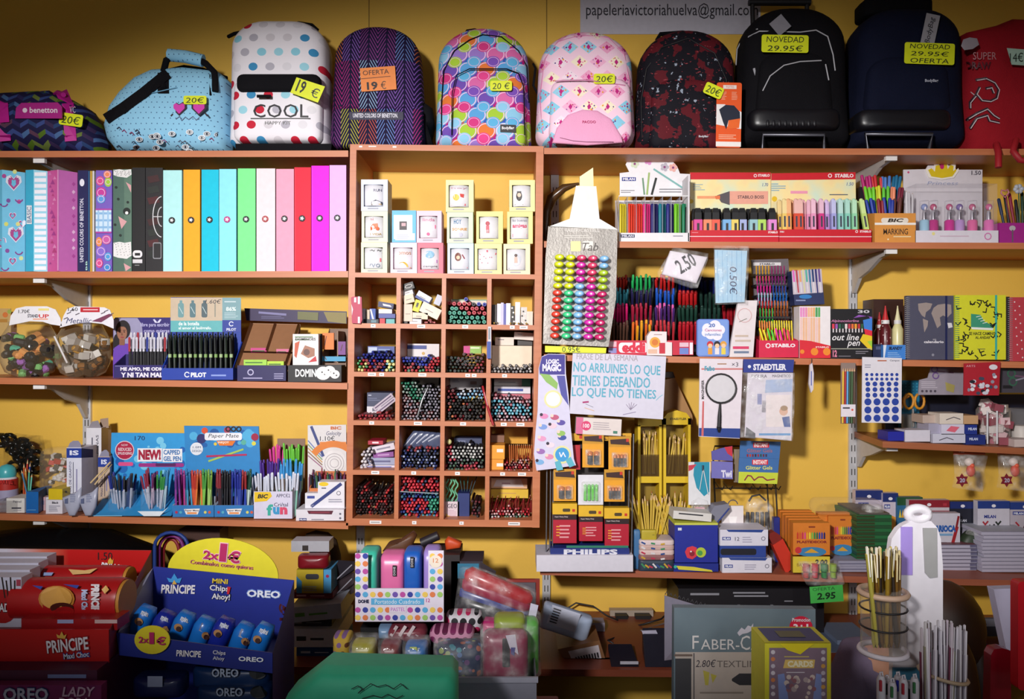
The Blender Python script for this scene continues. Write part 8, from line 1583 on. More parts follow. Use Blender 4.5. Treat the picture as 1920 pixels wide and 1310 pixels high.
for k,(x,lab)in enumerate(((1812,'left clear bag with an orange figure toy hanging under the short shelf'),(1895,'right clear bag with an orange figure toy hanging under the short shelf'))):
    t=O('toy_bag',lab,'toy bag',-.24);m=t.q('header');Yt=-.245;m.PR([(x-24,841),(x-18,836),(x+34,844),(x+36,852),(x-24,852)],.004,'#b8481c',Yt);m.t('PEZ',x-14,840,x-4,848,'#e8b0a0',Y=Yt,bold=.04)
    m=t.q('bag');m.IN([(x-24,850),(x+36,852),(x+30,880),(x+32,900),(x+26,922),(x-26,914),(x-22,890)],.025,.01,film('film_bag'),Y=-.245,n=4)
    q=t.q('figure');q.EL(X(x+5,-.25),-.25,Z(866,-.25),.015,.012,.014,'#d8c8c0',10,6);q.EL(X(x+7,-.25),-.253,Z(882,-.25),.014,.012,.02,'#cc4020',10,6);q.EL(X(x+8,-.25),-.256,Z(872,-.25),.008,.01,.008,'#d84c20',8,5)
    q=t.q('sticker');q.P([(x-24+i_,0)for i_ in()]or[(x-15+(13 if i_%2 else 8)*math.cos(i_*.52),898+(13 if i_%2 else 8)*math.sin(i_*.52))for i_ in range(12)],'#7c1c2c',.02,-.25);q.t('20',x-20,894,x-10,902,'#b8b4c8',.022,-.25,bold=.03);t.end()
# ================================================================ low worktop, counter and what stands on them
def W6(x):return R6(x)
def Q3(m,pts,c,th=.003):
    a=[m.p(*q)for q in pts];b=[q+Vector((0,th,0))for q in a];m.dc=0
    m.add(a,[(0,1,2,3)],c);m.add(b,[(3,2,1,0)],c);m.add(a+b,[(i,4+i,4+(i+1)%4,(i+1)%4)for i in range(4)],c)
CT=.70
def BW(Y):return PY(R6(0)+.001,Y)
def CB(Y):return PY(CT+.0004,Y)
t=O('shop_counter','shop counter along the front carrying the biscuit displays and pen stand','counter',0);m=t.q('top',bev=.003);m.WB(.12,2.1,-1.85,-1.0,CT-.03,CT,DARKWOOD);m.WB(-1.95,.12,-1.85,-.74,CT-.03,CT,DARKWOOD);m=t.q('front_panel');m.WB(-1.95,2.1,-1.84,-1.82,.001,CT-.03,'#5a3a2a');m=t.q('side_panel');m.WB(2.05,2.09,-1.82,-1.02,.001,CT-.03,'#5a3a2a');m=t.q('side_panel');m.WB(-1.94,-1.9,-1.82,-1.02,.001,CT-.03,'#5a3a2a');t.end()
t=O('black_bag','large folded black plastic bag on the low shelf under the pen displays','bag',-.16,W6);m=t.q();m.IN([(-40,BW(-.16)),(-40,1000),(60,990),(200,994),(240,1010),(300,1030),(330,1100),(330,BW(-.16))],.12,.1,M('#101012',.25),n=3,lump=.2);t.end()
t=O('carton_box','brown cardboard box behind the blue biscuit display','carton',-.12,W6);m=t.q(bev=.002);m.B(336,992,412,BW(-.14),.08,'#4a3028',-.14);t.end()
for k,c_ in enumerate(('#22408c','#7a2474','#8c1c28')):
    t=O('sketch_arch',('blue','violet','red')[k]+' arched plastic handle behind the blue biscuit display','handle',-.3,W6);m=t.q();x0,x1=290+k*8,352-k*8;m.TB([(x0,BW(-.3),-.3+k*.03)]+[((x0+x1)/2-(x1-x0)/2*math.cos(a*.314),1024+k*6-26*math.sin(a*.314),-.3+k*.03)for a in range(11)]+[(x1,BW(-.3),-.3+k*.03)],.006,c_,6);t.end()
# cluttered stack between the displays
z_=W6(-.5)
for(x0,x1,h,c_,dep,Y,rot,lab,dc)in((556,636,16,'#1c4c8c',.2,-.42,0,'blue flat box at the bottom of the cluttered stack','#b8c8e0'),(548,634,34,'#dce2ee',.22,-.42,0,'white flat appliance with a slot in the cluttered stack','#3a3a40'),(540,622,14,'#3c3c40',.2,-.4,0,'dark flat box in the cluttered stack','#8c8c90'),(545,640,28,'#b4bccc',.22,-.44,-5,'white long carton with a green end in the stack','#5c9c3c'),(548,624,12,'#7c2430',.18,-.4,0,'dark red flat box in the stack','#d8a8ac')):
    t=O('flat_box',lab,'box',Y,z_);m=t.q(bev=.001);m.r=((x0+x1)/2,1200,rot);m.B(x0,1215-h,x1,1215,dep,c_,Y);m.R(x0+8,1215-h*.6,x0+26,1215-h*.35,dc,Y=Y);m.LN(x0+34,1215-h*.6,x1-14,1215-h*.3,1,dc,Y=Y);t.end();z_=t.top+.001
t=O('modelling_clay_box','yellow and light blue box with a dark print on the cluttered stack','box',-.42,z_);m=t.q(bev=.001);m.B(556,1110,606,1154,.1,'#b8a01c',-.42);m.P([(556,1122),(566,1132),(566,1154),(556,1154)],'#3c8cc0',Y=-.42);m.B(606,1110,621,1154,.1,'#4c9cd0',-.415);m.P(rr(573,1118,598,1128,4),'#34343c',Y=-.42);m.LN(568,1140,602,1151,3,'#8c9498',Y=-.42);m.D(614,1122,3,'#a82050',Y=-.415);t.end();z2=t.top
t=O('red_pack','dark red crinkled pack on top of the yellow clay box','pack',-.38,z2);m=t.q();m.IN(rr(560,1076,618,1102,6),.03,.03,M('#7a1420',.3),Y=-.4,lump=.15);t.end();z3=t.top
t=O('white_tray','white card tray with a dark cut-out on the red pack','tray',-.36,z3);m=t.q(bev=.001);m.B(546,1050,617,1070,.06,'#a8a8b0',-.38);m.R(567,1058,578,1068,'#2c2420',Y=-.38);t.end();z3=t.top
t=O('plush_toy','grey-brown plush animal with a red scarf against the wall','plush toy',-.14,W6);m=t.q('body');m.IN([(574,1000),(590,994),(614,998),(630,1012),(638,1040),(642,1100),(646,BW(-.14)),(600,BW(-.14)),(604,1060),(602,1030),(590,1018),(578,1014)],.05,.05,fabric('#4a382c','plush','#2c2018'),n=2.5);m=t.q('scarf');m.IN([(592,1036),(606,1026),(618,1036),(620,1056),(600,1052)],.02,.02,REDF,Y=-.2);t.end()
for k in range(2):
    t=O('spiral_book',('lower' if k==0 else 'upper')+' grey spiral book leaning against the polka dot pencil case box','book',-.3,None);m=t.q();Q3(m,[(600+k*22,1150-k*52,-.34),(664,1110-k*40,-.3),(664,1072-k*20,-.3),(630+k*4,1090-k*40,-.34)],'#34303a' if k else '#44383e');m.L([(604+k*22,1140-k*50),(660,1084-k*26)],2,'#9a98a4',.004,Y=-.35);t.end()
t=O('orange_roll','orange roll end beside the yellow leopard card','roll',-.9,CT);m=t.q();m.LA(X(624,-1.05),-1.1,CT,[(.02,0),(.022,.2),(.016,.225)],'#b8501c',12);t.end()
# grey bin of pencil cases
YB=-1.12;zb=CT
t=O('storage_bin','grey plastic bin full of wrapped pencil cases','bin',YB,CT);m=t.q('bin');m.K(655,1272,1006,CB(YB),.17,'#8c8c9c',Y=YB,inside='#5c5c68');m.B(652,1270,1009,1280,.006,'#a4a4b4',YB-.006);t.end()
t=O('gap_block','added black block filling the dark gap under the polka dot pencil case box','gap_block',-.92,CT);m=t.q(bev=.003);m.B(676,1176,828,CB(-.92),.1,'#121216',-.92);t.end()  # invented support under the box, coloured black to stand for the dark gap
t=O('pencil_case_display','white display box with pastel polka dots holding four plain pencil cases','display box',-.93)
m=t.q('front_panel');Y0=-1.0;m.B(666,1103,832,1165,.004,'#dcd4e4',Y0);m.B(666,1037,690,1103,.004,'#dcd4e4',Y0);m.B(803,1032,832,1103,.004,'#dcd4e4',Y0)
PD=['#b84c9c','#34409c','#58a8d8','#e8c45c','#dc7c4c','#9cc468','#6c50a8']
for r_ in range(9):
    for k in range(12):
        x,y=671+k*14,1042+r_*14.4
        if(y<1103 and 688<x<804)or(r_==6)or y>1162:continue
        m.D(x,y,5.2,PD[(k+r_*3)%7],Y=Y0,n=16)
m.R(696,1121,795,1133,'#58a8d8',Y=Y0);m.t('Portatodo Cuadrado',703,1123,788,1131,'#e4ecf4',Y=Y0);m.t('DOHE',672,1123,692,1130,'#26284c',Y=Y0,bold=.05);m.t('12',799,1121,806,1128,'#c848a0',Y=Y0);m.R(730,1135,762,1148,'#dcd4e4',Y=Y0);m.t('PASTEL',733,1138,760,1145,'#b85cc0',Y=Y0);m.D(817,1052,12,'#e8dccc',Y=Y0);m.t('12',812,1046,822,1054,'#d8783c',Y=Y0)
q=t.q('box_back');q.B(670,1038,830,1165,.003,'#b8b0c8',-.86);Q3(q,[(666,1165,-1.0),(678,1165,-.86),(678,1038,-.86),(666,1037,-1.0)],'#b8b0c8');Q3(q,[(832,1165,-1.0),(829,1165,-.86),(829,1036,-.86),(832,1032,-1.0)],'#b8b0c8');t.end()
for k,(x0,x1,y0,c_,n_,tag_)in enumerate(((680,713,1024,'#3cb49c','mint green',0),(718,762,1031,'#d4689c','pink',1),(761,793,1024,'#1c58b0','royal blue',1),(797,827,1022,'#9c84cc','lilac',0))):
    t=O('pencil_case',n_+' square pencil case standing in the polka dot display box','pencil case',-.93);m=t.q('case');m.IN(rr(x0,y0,x1,1150,7),.05,.03,M(c_,.35),Y=-.93,n=5); 
    if tag_:q=t.q('label_patch');x=x0+(21 if k==1 else 11);q.B(x-3,1060-k*8+(8 if k==1 else 0),x+4,1080-k*8+(8 if k==1 else 0),.002,'#141318',-.985);q.t('DOHE',x-1.6,1062-k*8+(8 if k==1 else 0),x+2.6,1078-k*8+(8 if k==1 else 0),'#d8d4dc',Y=-.985,rot=90)
    t.end()
g=G('floral_fabric',.6);v1=g.voro(70);FLOR=g.out(g.mix(g.k('LESS_THAN',v1.outputs[0],.42),rgb('#1c2c4c'),g.ramp(g.white(v1.outputs[1]),['#4c6c9c','#7c2c4c','#3c7c8c','#9c5c4c','#5c3c6c','#8c9c5c'])))
LEO=dotmat('leopard','#c888a8',.018,.36,['#5c1c40','#7c2c5c'],bump=False);YLEO=dotmat('yellow_leopard','#b8983c',.017,.3,['#5c3420','#7c5c8c','#6c3c24'],bump=False);MIX=dotmat('mono','#c8c4cc',.02,.4,['#1c1c20','#2c2c30','#b82c5c'],bump=False)
PC=M('#a82454',.4)
for(x0,y0,x1,y1,Y,c_,lab,wrap)in((905,1180,990,1290,-1.09,'#86304c','dusky red pencil case wrapped in clear film at the right front of the bin',1),(818,1200,906,1290,-1.08,FLOR,'navy floral pouch in the middle front of the bin',1),(761,1202,802,1262,-1.08,'#1c6cb8','bright blue pencil case with a yellow label, left of the floral one',1),(716,1200,752,1262,-1.07,'#7c1820','dark red case in clear film between the yellow and blue ones',1),(662,1198,706,1262,-1.09,'#a8a018','yellow-green case in clear film with a white tag',1),(628,1184,660,1262,-1.1,YLEO,'yellow leopard print card at the left of the bin',0),(806,1172,890,1200,-1.0,LEO,'pink leopard print pouch on top of the bin',0),(728,1170,802,1196,-.98,'#7c3440','white and red striped pouch behind the blue case',0),(836,1144,905,1180,-.94,MIX,'black and white spotted pouch with a pink edge',0),(905,1158,936,1186,-.93,'#c02c74','hot pink pouch end beside the spotted one',0),(940,1156,1010,1262,-.98,'#48a02c','green case behind the dusky red one',1),(926,1150,985,1196,-1.0,'#8c9c3c','olive tinted wrapped case on top of the green one',0),(712,1168,736,1190,-.97,'#7c9cc0','pale blue pouch corner under the polka dot box',0)):
    Y=max(Y,-1.05);y1=min(y1,1272);t=O('pencil_case',lab,'pencil case',Y);m=t.q('case');yf=m.IN(rr(x0,y0,x1,y1,(x1-x0)*.16),.035,.03,M(c_,.35)if isinstance(c_,str)else c_,Y=Y,n=3.5,lump=.06)
    if 'dusky' in lab:m.P(rr(942,1196,956,1250,3),'#1c141c',Y=yf);m.P([(948,1190),(966,1188),(972,1226),(956,1214)],'#b8b0c0',.003,yf);m.P([(958,1212),(966,1212),(964,1228),(958,1224)],'#2c2878',.004,yf)
    if 'yellow label' in lab:m.P(rr(768,1212,782,1236,2),'#a4b428',Y=yf);m.R(783,1214,793,1236,'#c8ccd0',Y=yf)
    if 'white tag' in lab:m.R(674,1230,694,1262,'#a8b4bc',Y=yf)
    if 'striped' in lab:[m.L([(734+k*16,1190),(744+k*16,1174)],6,'#c8b8bc',.002,yf)for k in range(4)]
    if wrap:q=t.q('wrapper');q.IN(rr(x0-5,y0-10,x1+5,y1,8),.045,.03,film('film_bag'),Y=Y,n=3.5,lump=.1)
    t.end()
t=O('wrapped_roll_pack','film-wrapped bundle of red, crimson, blue and black pencil pouches leaning to the right','pouch bundle',-.9)
for k,(c_,w_)in enumerate((('#a81420',.02),('#8c1038',.02),('#1c2c78',.018),('#16171f',.024))):q=t.q('pouch');y=k*21;q.TB([(872-k*5,1076+y*.8,-.9),(880-k*5,1077+y*.8,-.9),(988-k*4,1122+y*.62,-.9),(996-k*4,1126+y*.62,-.9)],[w_*.5,w_,w_,w_*.5],M(c_,.3),10)
q=t.q('film_wrapper');q.IN([(862,1064),(890,1062),(1006,1108),(1004,1178),(960,1176),(850,1146)],.05,.03,film('film_bag'),Y=-.9,n=4,lump=.1);q.P([(994,1116),(1008,1120),(1000,1158),(988,1150)],'#c0bcd0',.055,-.9);t.end()
t=O('playset_box','turquoise boxed set with a pink round badge standing behind the pouches','box',-.45,W6);m=t.q(bev=.001);m.B(846,1052,905,1246,.12,'#34303c',-.45);m.R(858,1056,898,1084,'#2c7494',Y=-.45);m.D(879,1078,9,'#b02c70',Y=-.45);m.P([(900,1052),(930,1070),(926,1100),(905,1100)],'#2c2028',Y=-.45);t.end()
t=O('picture_frame','red edged clear pack standing behind the pouch bundle','pack',-.42,W6);m=t.q();m.B(950,1086,1012,1240,.01,'#8c2c24',-.42);m.B(956,1092,1004,1240,.004,'#5c545c',-.426);t.end()
t=O('carton_box','dark carton standing on the low shelf behind the polka dot box','carton',-.45,W6);m=t.q();m.B(722,1040,862,BW(-.45),.14,'#2c2426',-.45);t.end();zt_=t.top
t=O('toy_pile','brown and orange toys in film on top behind the polka dot box','toy pack',-.4,zt_);m=t.q('brown_toy');m.IN([(718,1036),(728,1022),(750,1020),(776,1000),(782,1008),(770,1036)],.03,.03,'#5c3820',Y=-.4,lump=.2);q=t.q('black_toy');q.TB([(790,1022,-.4),(822,1008,-.4)],.014,'#242028',8);q=t.q('orange_toy');q.IN([(834,1018),(840,1010),(866,1020),(864,1030),(836,1034)],.02,.02,'#c8481c',Y=-.4);t.end()
t=O('green_bag','bright green paper bag with upside-down handwriting lying on the counter','bag',-1.35,CT);m=t.q();gy=lambda x,y:-1.45
yf=m.IN([(480,CB(-1.4)),(505,1480),(540,1300),(610,1245),(640,1247),(846,1250),(858,1264),(860,1480),(862,CB(-1.4))],.05,.1,M('#3cc69a',.6),Y=-1.40,n=5,lump=.05);m.L([(660,1290),(672,1284),(680,1290),(672,1298),(696,1280),(708,1286),(724,1282),(738,1290),(752,1280),(764,1290)],1.6,'#16302c',.003,yf);m.L([(680,1308),(700,1302),(716,1306),(728,1300),(744,1308),(756,1302)],1.6,'#16302c',.003,yf);t.end()
# biscuit displays
def word(m,s_,x0,y0,x1,y1,Y,c='#e8e4ec',oc=None,rot=0,b=.05,sh=0,l=.003):
    b*=.45
    if oc:m.t(s_,x0-1.5,y0-1.5,x1+1.5,y1+1.5,oc,l-.001,Y,bold=b+.03,rot=rot,sh=sh)
    m.t(s_,x0,y0,x1,y1,c,l,Y,bold=b,rot=rot,sh=sh)
g=G('white_to_red_print',.4);REDP=g.out(g.ramp(g.k('ADD',g.k('MULTIPLY',g.x,3.4),.62),['#c8c4d4','#c8c4d4','#c86c54','#b81414','#b01010'],False,[0,.12,.4,.6,1]))
t=O('biscuit_display','red and white PRINCIPE biscuit display tray marked 1.50','biscuit display',-1.25,None)
m=t.q('back_panel');m.PR([(-60,1028),(283,1032),(283,1070),(-60,1200)],.004,REDP,-1.0);m.t('1.50',184,1035,211,1049,'#1c1418',Y=-1.0);word(m,'PRINCIPE',190,1056,242,1074,-1.0,sh=.1,rot=8);m.P([(204,1050),(208,1044),(212,1050),(214,1046),(213,1056),(203,1056)],'#d8a83c',.003,-1.0)
q=t.q('right_side');Q3(q,[(203,1240,-1.28),(205,1180,-1.28),(283,1034,-1.0),(283,1160,-1.0)],'#7c1418')
q=t.q('front_panel');q.B(-60,1180,204,1242,.004,REDP,-1.28);word(q,'PRINCIPE',89,1196,167,1220,-1.28,'#ece8f0','#8c1418',rot=-6);word(q,'Maxi Choc',121,1222,168,1232,-1.28,'#dce0f4','#2c3c9c',rot=-6);q.P([(110,1194),(108,1187),(114,1190),(118,1182),(122,1190),(127,1187),(124,1196)],'#e0b04c',.004,-1.28);q=t.q('tray_floor');Q3(q,[(-60,1184,-1.278),(203,1184,-1.278),(282,1150,-1.002),(-60,1150,-1.002)],'#7c1418');t.end()
PK=M('#a81418',.35)
for k,(y,Yk,lab)in enumerate(((1122,-1.19,'front red biscuit roll printed with a bitten round biscuit'),(1086,-1.09,'rear red biscuit roll behind the bitten biscuit one'))):
    t=O('biscuit_roll',lab,'biscuit roll',Yk);m=t.q('wrapper');a=X(38+k*48,Yk);b=X(234 if k==0 else 240,Yk);r_=.042 if k==0 else .03;zc=Z(y,Yk);m.TB([(a,Yk,zc),(b-.01,Yk,zc),(b,Yk,zc)],[r_,r_,r_*.96],PK,24,px=False)
    Yf=lambda px,py,Yk=Yk,r_=r_,y=y:Yk-math.sqrt(max(r_*r_-((Z(py,Yk)-Z(y,Yk))*.96)**2,0))-.001
    if k==0:
        w_=dict(Y=Yf);m.D(107,1122,34,'#c88434',.002,ry=25,**w_);m.D(107,1120,30,'#d8a04c',.003,ry=21,**w_);m.D(118,1138,22,'#4c1c14',.004,ry=10,**w_);m.D(124,1144,18,'#a81418',.005,ry=9,**w_);m.t('PRINCIPE',172,1094,188,1152,'#e8e0e8',.003,rot=-90,bold=.06,**w_);m.t('Maxi Choc',154,1104,166,1150,'#b8c4e8',.003,rot=-90,bold=.05,**w_);m.P([(192,1104),(200,1096),(206,1104),(198,1112)],'#d8a85c',.003,**w_);m.P([(62,1096),(82,1098),(78,1104)],'#3444a0',.003,**w_);m.P([(120,1094),(150,1096),(146,1102)],'#3444a0',.003,**w_)
    else:m.P([(130,1066),(160,1068),(184,1064),(170,1074),(138,1076)],'#d8b070',.003,Y=Yf);m.P([(82,1072),(102,1072),(98,1078),(82,1078)],'#8ca0d0',.003,Y=Yf)
    q=t.q('biscuit_end',label='bare golden biscuits at the open end');q.TB([(b,Yk,zc),(b+.006,Yk,zc)],r_*.9,'#b87c2c',20,px=False);t.end()
t=O('biscuit_roll','dark red flat packet lying at the front of the red tray','biscuit packet',-1.24);m=t.q(bev=.004);m.B(40,1160,220,1181,.05,M('#981218',.35),-1.26);m.R(108,1161,138,1168,'#9ca0c8',Y=-1.26);m.R(178,1161,220,1168,'#c8a8a8',Y=-1.26);t.end()
for k in range(4):
    t=O('stick_carton','white chocolate stick carton, '+['frontmost','second','third','rearmost'][k]+' at the left of the red tray','carton',-1.2+k*.045);m=t.q(bev=.001);m.B(-60,[1082,1068,1055,1043][k],40+k*16,1180-k*12,.035,'#c4c4d8',-1.22+k*.05);m.R(42-2+k*16-9,1086-k*13,39+k*16,1098-k*13,'#a03c50',Y=-1.22+k*.05)
    if k==0:[m.L([(4+q_*8,1082+(q_%2)*6),(10+q_*6,1120)],2.4,'#241814',Y=-1.22)for q_ in range(4)];m.D(6,1136,28,'#a81418',Y=-1.22,ry=32);word(m,'ADO',0,1130,31,1146,-1.22,'#e8e4ec','#281c20')
    t.end()
t=O('biscuit_carton','magenta OREO and Lady biscuit carton below the red tray','biscuit carton',-1.32);m=t.q(bev=.001);m.B(-60,1256,182,CB(-1.32),.28,'#4c1434',-1.32);m.B(-60,1284,190,1420,.02,'#7c1c5c',-1.345);m.LN(90,1262,178,1272,1,'#7c88b8',Y=-1.32,wd=7);word(m,'OREO',8,1288,92,1312,-1.345,'#c4c8dc','#243068',b=.06);word(m,'LADY',118,1286,180,1304,-1.345,'#d8b4cc',sh=.2);word(m,'DORA',110,1306,168,1322,-1.345,'#d8b4cc',sh=.2);t.end()
NV='#1a2a8c'
t=O('biscuit_display','navy blue 2x1€ display of mini biscuit bags under a yellow half disc','biscuit display',-1.2,None)
m=t.q('back_panel');Yb=-1.02;Q3(m,[(551,1400,Yb),(551,1088,Yb),(287,1062,Yb),(287,1400,Yb)][::-1],NV);word(m,'PRINCIPE',303,1095,367,1112,Yb,b=.07,sh=.1,rot=1);m.P([(318,1090),(314,1082),(322,1084),(328,1074),(334,1084),(342,1082),(338,1092)],'#3c94d8',.003,Yb);m.P([(324,1094),(328,1086),(333,1094)],'#e0b04c',.004,Yb)
word(m,'MINI',399,1084,428,1093,Yb,'#e0c43c',rot=4,b=.06);word(m,'Chips',394,1096,430,1110,Yb,'#e4e4ec','#10143c',rot=4);word(m,'Ahoy!',398,1112,432,1126,Yb,'#e4e4ec','#10143c',rot=4);m.P([(428,1098),(434,1099),(431,1112),(427,1112)],'#c81c2c',.005,Yb);word(m,'OREO',464,1106,526,1119,Yb,'#e8ecf8','#6c8cd0',b=.07,rot=3)
q=t.q('half_disc',label='yellow half disc reading 2x1€ Combinalos como quieras');q.r=(418,1075,5.5);q.PR([(418+104*math.cos(a*math.pi/24),1075-66*math.sin(a*math.pi/24))for a in range(25)],.003,'#d8cc24',Yb+.006);word(q,'2x',379,1034,408,1050,Yb+.006,'#b01c5c','#e8b8c8',b=.06);word(q,'1',409,1018,422,1052,Yb+.006,'#b01c5c','#e8b8c8',b=.1);word(q,'€',426,1030,448,1053,Yb+.006,'#b01c5c','#e8b8c8',b=.08);word(q,'Combinalos como quieras',356,1054,474,1064,Yb+.006,'#b03c74',b=.02)
YF_=-1.24;q=t.q('side_panel',label='grey inner side');Q3(q,[(222,1184,YF_),(287,1160,Yb),(287,1064,Yb),(248,1110,-1.12)],'#8c90ac');Q3(q,[(222,1184,YF_),(222,1460,YF_),(287,1400,Yb),(287,1150,Yb)],'#5c607c')
q=t.q('side_panel');Q3(q,[(511,1224,YF_),(511,1460,YF_),(551,1400,Yb),(551,1089,Yb)],'#141f6c');f_=lambda px,py:YF_+(Yb-YF_)*(px-511)/40;q.P([(512,1222),(548,1100),(548,1150),(514,1216)],'#b0a82c',.002,f_);q.t('2x1€',524,1130,544,1200,'#a01c58',.004,f_,rot=90,bold=.04);q.t('OREO',522,1216,545,1258,'#a8b0d8',.003,f_,rot=90,bold=.06)
q=t.q('front_panel');Q3(q,[(218,1186,YF_),(224,1228,YF_),(511,1262,YF_),(511,1224,YF_)][::-1],'#17257c');word(q,'PRINCIPE',332,1218,378,1230,YF_,rot=3,b=.06);word(q,'OREO',448,1230,495,1239,YF_,'#e4e8f4',rot=3,b=.07);word(q,'Chips',400,1218,424,1228,YF_,'#c8c8dc',rot=4);word(q,'Ahoy',400,1229,422,1238,YF_,'#c8c8dc',rot=4);q=t.q('shelf');Q3(q,[(224,1222,YF_),(511,1256,YF_),(551,1200,Yb),(287,1170,Yb)],'#141c5c')
q=t.q('price_disc',label='yellow disc reading 2x1€');q.LA(X(288,YF_),YF_-.004,Z(1197,YF_),[(.0345,0),(.0345,.002)],'#d8c824',28,ax='y',sy=.8);word(q,'2x',261,1192,280,1204,YF_-.006,'#b01c5c',b=.05);word(q,'1',281,1184,290,1206,YF_-.006,'#b01c5c',b=.1);word(q,'€',294,1192,312,1208,YF_-.006,'#b01c5c',b=.06)
t.end()
for k in range(7):
    x=272+k*37;y=1158+k*5.5+(k%2)*4;Yk=-1.15;t=O('biscuit_bag',('light' if k%3!=1 else 'dark')+' blue mini biscuit bag, %s from the left in the display'%(ORD+['sixth','seventh'])[k],'biscuit bag',Yk);m=t.q();m.r=(x,y,22);yf=m.IN([(x-17,y+36),(x-19,y-8),(x-13,y-24),(x+12,y-24),(x+17,y-8),(x+18,y+36)],.028,.02,M('#1c74d0' if k%3!=1 else '#1c2c9c',.25),Y=Yk,n=2.8,lump=.08)
    if k in(3,5):m.R(x-8,y-10,x+10,y+6,'#b8bcd8',.002,yf)
    else:m.t('mini',x-10,y-14,x+6,y-4,'#d8e0f4',.002,yf,bold=.05)
    m.D(x+8 if k%2 else x-8,y+10,8,'#b88450',.002,ry=7,Y=yf);m.D(x+10 if k%2 else x-6,y+12,5,'#3c1c18',.003,Y=yf);t.end()
for k,(x0,x1,y0,lab)in enumerate(((366,510,1244,'upper dark blue OREO packet at the foot of the display'),(374,512,1280,'lower dark blue OREO packet at the foot of the display'),(256,350,1262,'dark packet with white barcode at the left foot of the display'))):
    t=O('biscuit_packet',lab,'biscuit packet',-1.16);m=t.q();yf=m.IN(rr(x0,y0,x1,y0+38,8),.03,.03,M('#16305c' if k<2 else '#141c4c',.3),Y=-1.19-k*.02,n=3.5)
    if k<2:word(m,'OREO',x0+32,y0+8,x0+82,y0+24,yf,'#a8b4cc','#0c1430');m.D(x1-26,y0+16,16,'#15161c',.003,ry=12,Y=yf)
    else:m.R(x0+22,y0+4,x0+50,y0+24,'#8c94b0',.003,yf)
    t.end()
# behind the counter, right
t=O('carton_box','brown shipping carton with a barcode label on the low shelf','carton',-.42,W6);m=t.q(bev=.001);m.r=(1090,1232,-12);m.B(1050,1208,1130,1258,.13,'#7c5434',-.42);m.B(1068,1216,1126,1244,.001,'#c4bcc4',-.4215);[m.R(1078+k*5.2,1229,1081+k*5.2,1239,'#1c1a20',Y=-.4225)for k in range(9)];t.end();z4=t.top
t=O('mailing_bag','pale blue mailing bag with a barcode label lying on the carton','bag',-.36,z4-.02);m=t.q();m.r=(1060,1170,18);yf=m.IN(rr(1012,1148,1108,1194,6),.04,.03,'#b8c8e4',Y=-.36,n=4,lump=.08);m.R(1028,1150,1084,1186,'#c8cce0',.002,yf);[m.R(1032,1154+k*5,1046,1156.4+k*5,'#34343c',.004,yf)for k in range(6)];t.end()
t=O('white_box','small greyish white box behind the mailing bag','box',-.2,W6);m=t.q(bev=.002);m.B(1094,1166,1134,BW(-.2),.05,'#8c8494',-.2);t.end()
t=O('power_strip','white multi-socket power strip lying against the wall','power strip',-.03);m=t.q('body');m.B(1144,1144,1225,1156,.03,'#a89888',-.05);q=t.q('plug');q.B(1155,1154,1177,1176,.03,'#141214',-.08);q=t.q('plug');q.B(1192,1154,1220,1166,.03,'#1c1a1c',-.08);t.end()
for k,p_ in enumerate(([(1064,1140,-.05),(1080,1130,-.05),(1112,1136,-.05),(1138,1154,-.06),(1158,1162,-.1)],[(1166,1170,-.1),(1162,1192,-.2),(1140,1200,-.3),(1150,1206,-.3)],[(1180,1176,-.1),(1206,1170,-.15),(1240,1160,-.15),(1250,1150,-.1)],[(1184,1186,-.15),(1210,1180,-.2),(1222,1176,-.15),(1246,1168,-.12)])):t=O('power_cable',['thin black cable arching over the wall by the mailing bag','black cable dropping from the plug to the low shelf','dark cable running right from the power strip','pale cable running right below the dark one'][k],'cable');m=t.q();m.TB(p_,.003,'#16141a' if k<3 else '#6c6460',6);t.end()
for(x0,y0,x1,y1,lab,rc)in((1140,1206,1198,1262,'small dark card terminal with yellow key, left of the larger one',0),(1204,1176,1264,1266,'large dark card terminal printing a white receipt',1)):
    t=O('card_terminal',lab,'card terminal',-.48,W6);m=t.q('body',bev=.003);w_=x1-x0;Yt=-.48
    a=[m.p(x0+6,y1,-.48),m.p(x1,y1,-.48),m.p(x1,y1-12,-.48),m.p(x0+6,y1-12,-.48),m.p(x0,y1,-.36),m.p(x1-10,y1,-.36),m.p(x1-14,y0,-.36),m.p(x0,y0,-.36)];a[4].z=a[5].z=a[0].z
    m.add(a,[(0,1,2,3),(3,2,6,7),(1,5,6,2),(4,0,3,7),(5,4,7,6),(4,5,1,0)],M('#1c1e2c',.35));sf=lambda px,py:-.48+.12*(y1-12-py)/(y1-12-y0)
    q=t.q('keypad');[q.P([(x0+18+k%4*9+r_*.5-6,y1-22-r_*7),(x0+24+k%4*9-6,y1-22-r_*7),(x0+24+k%4*9-6,y1-18-r_*7),(x0+18+k%4*9-6,y1-18-r_*7)],'#c89a3c' if(k==3 and r_==0)else('#8c3438' if(k==1 and r_==0)else '#4c506c'),.002,sf)for r_ in range(3+rc)for k in range(4)]
    if rc:q=t.q('screen');q.P([(1216,1200),(1240,1200),(1244,1214),(1220,1214)],'#34442c',.002,sf);q=t.q('receipt');q.PR([(1203,1182),(1230,1181),(1236,1194),(1208,1196)],.001,'#b8b4c8',-.38)
    else:q=t.q('card_slot');q.B(1163,1240,1197,1245,.004,'#b8b8c4',-.475)
    t.end()
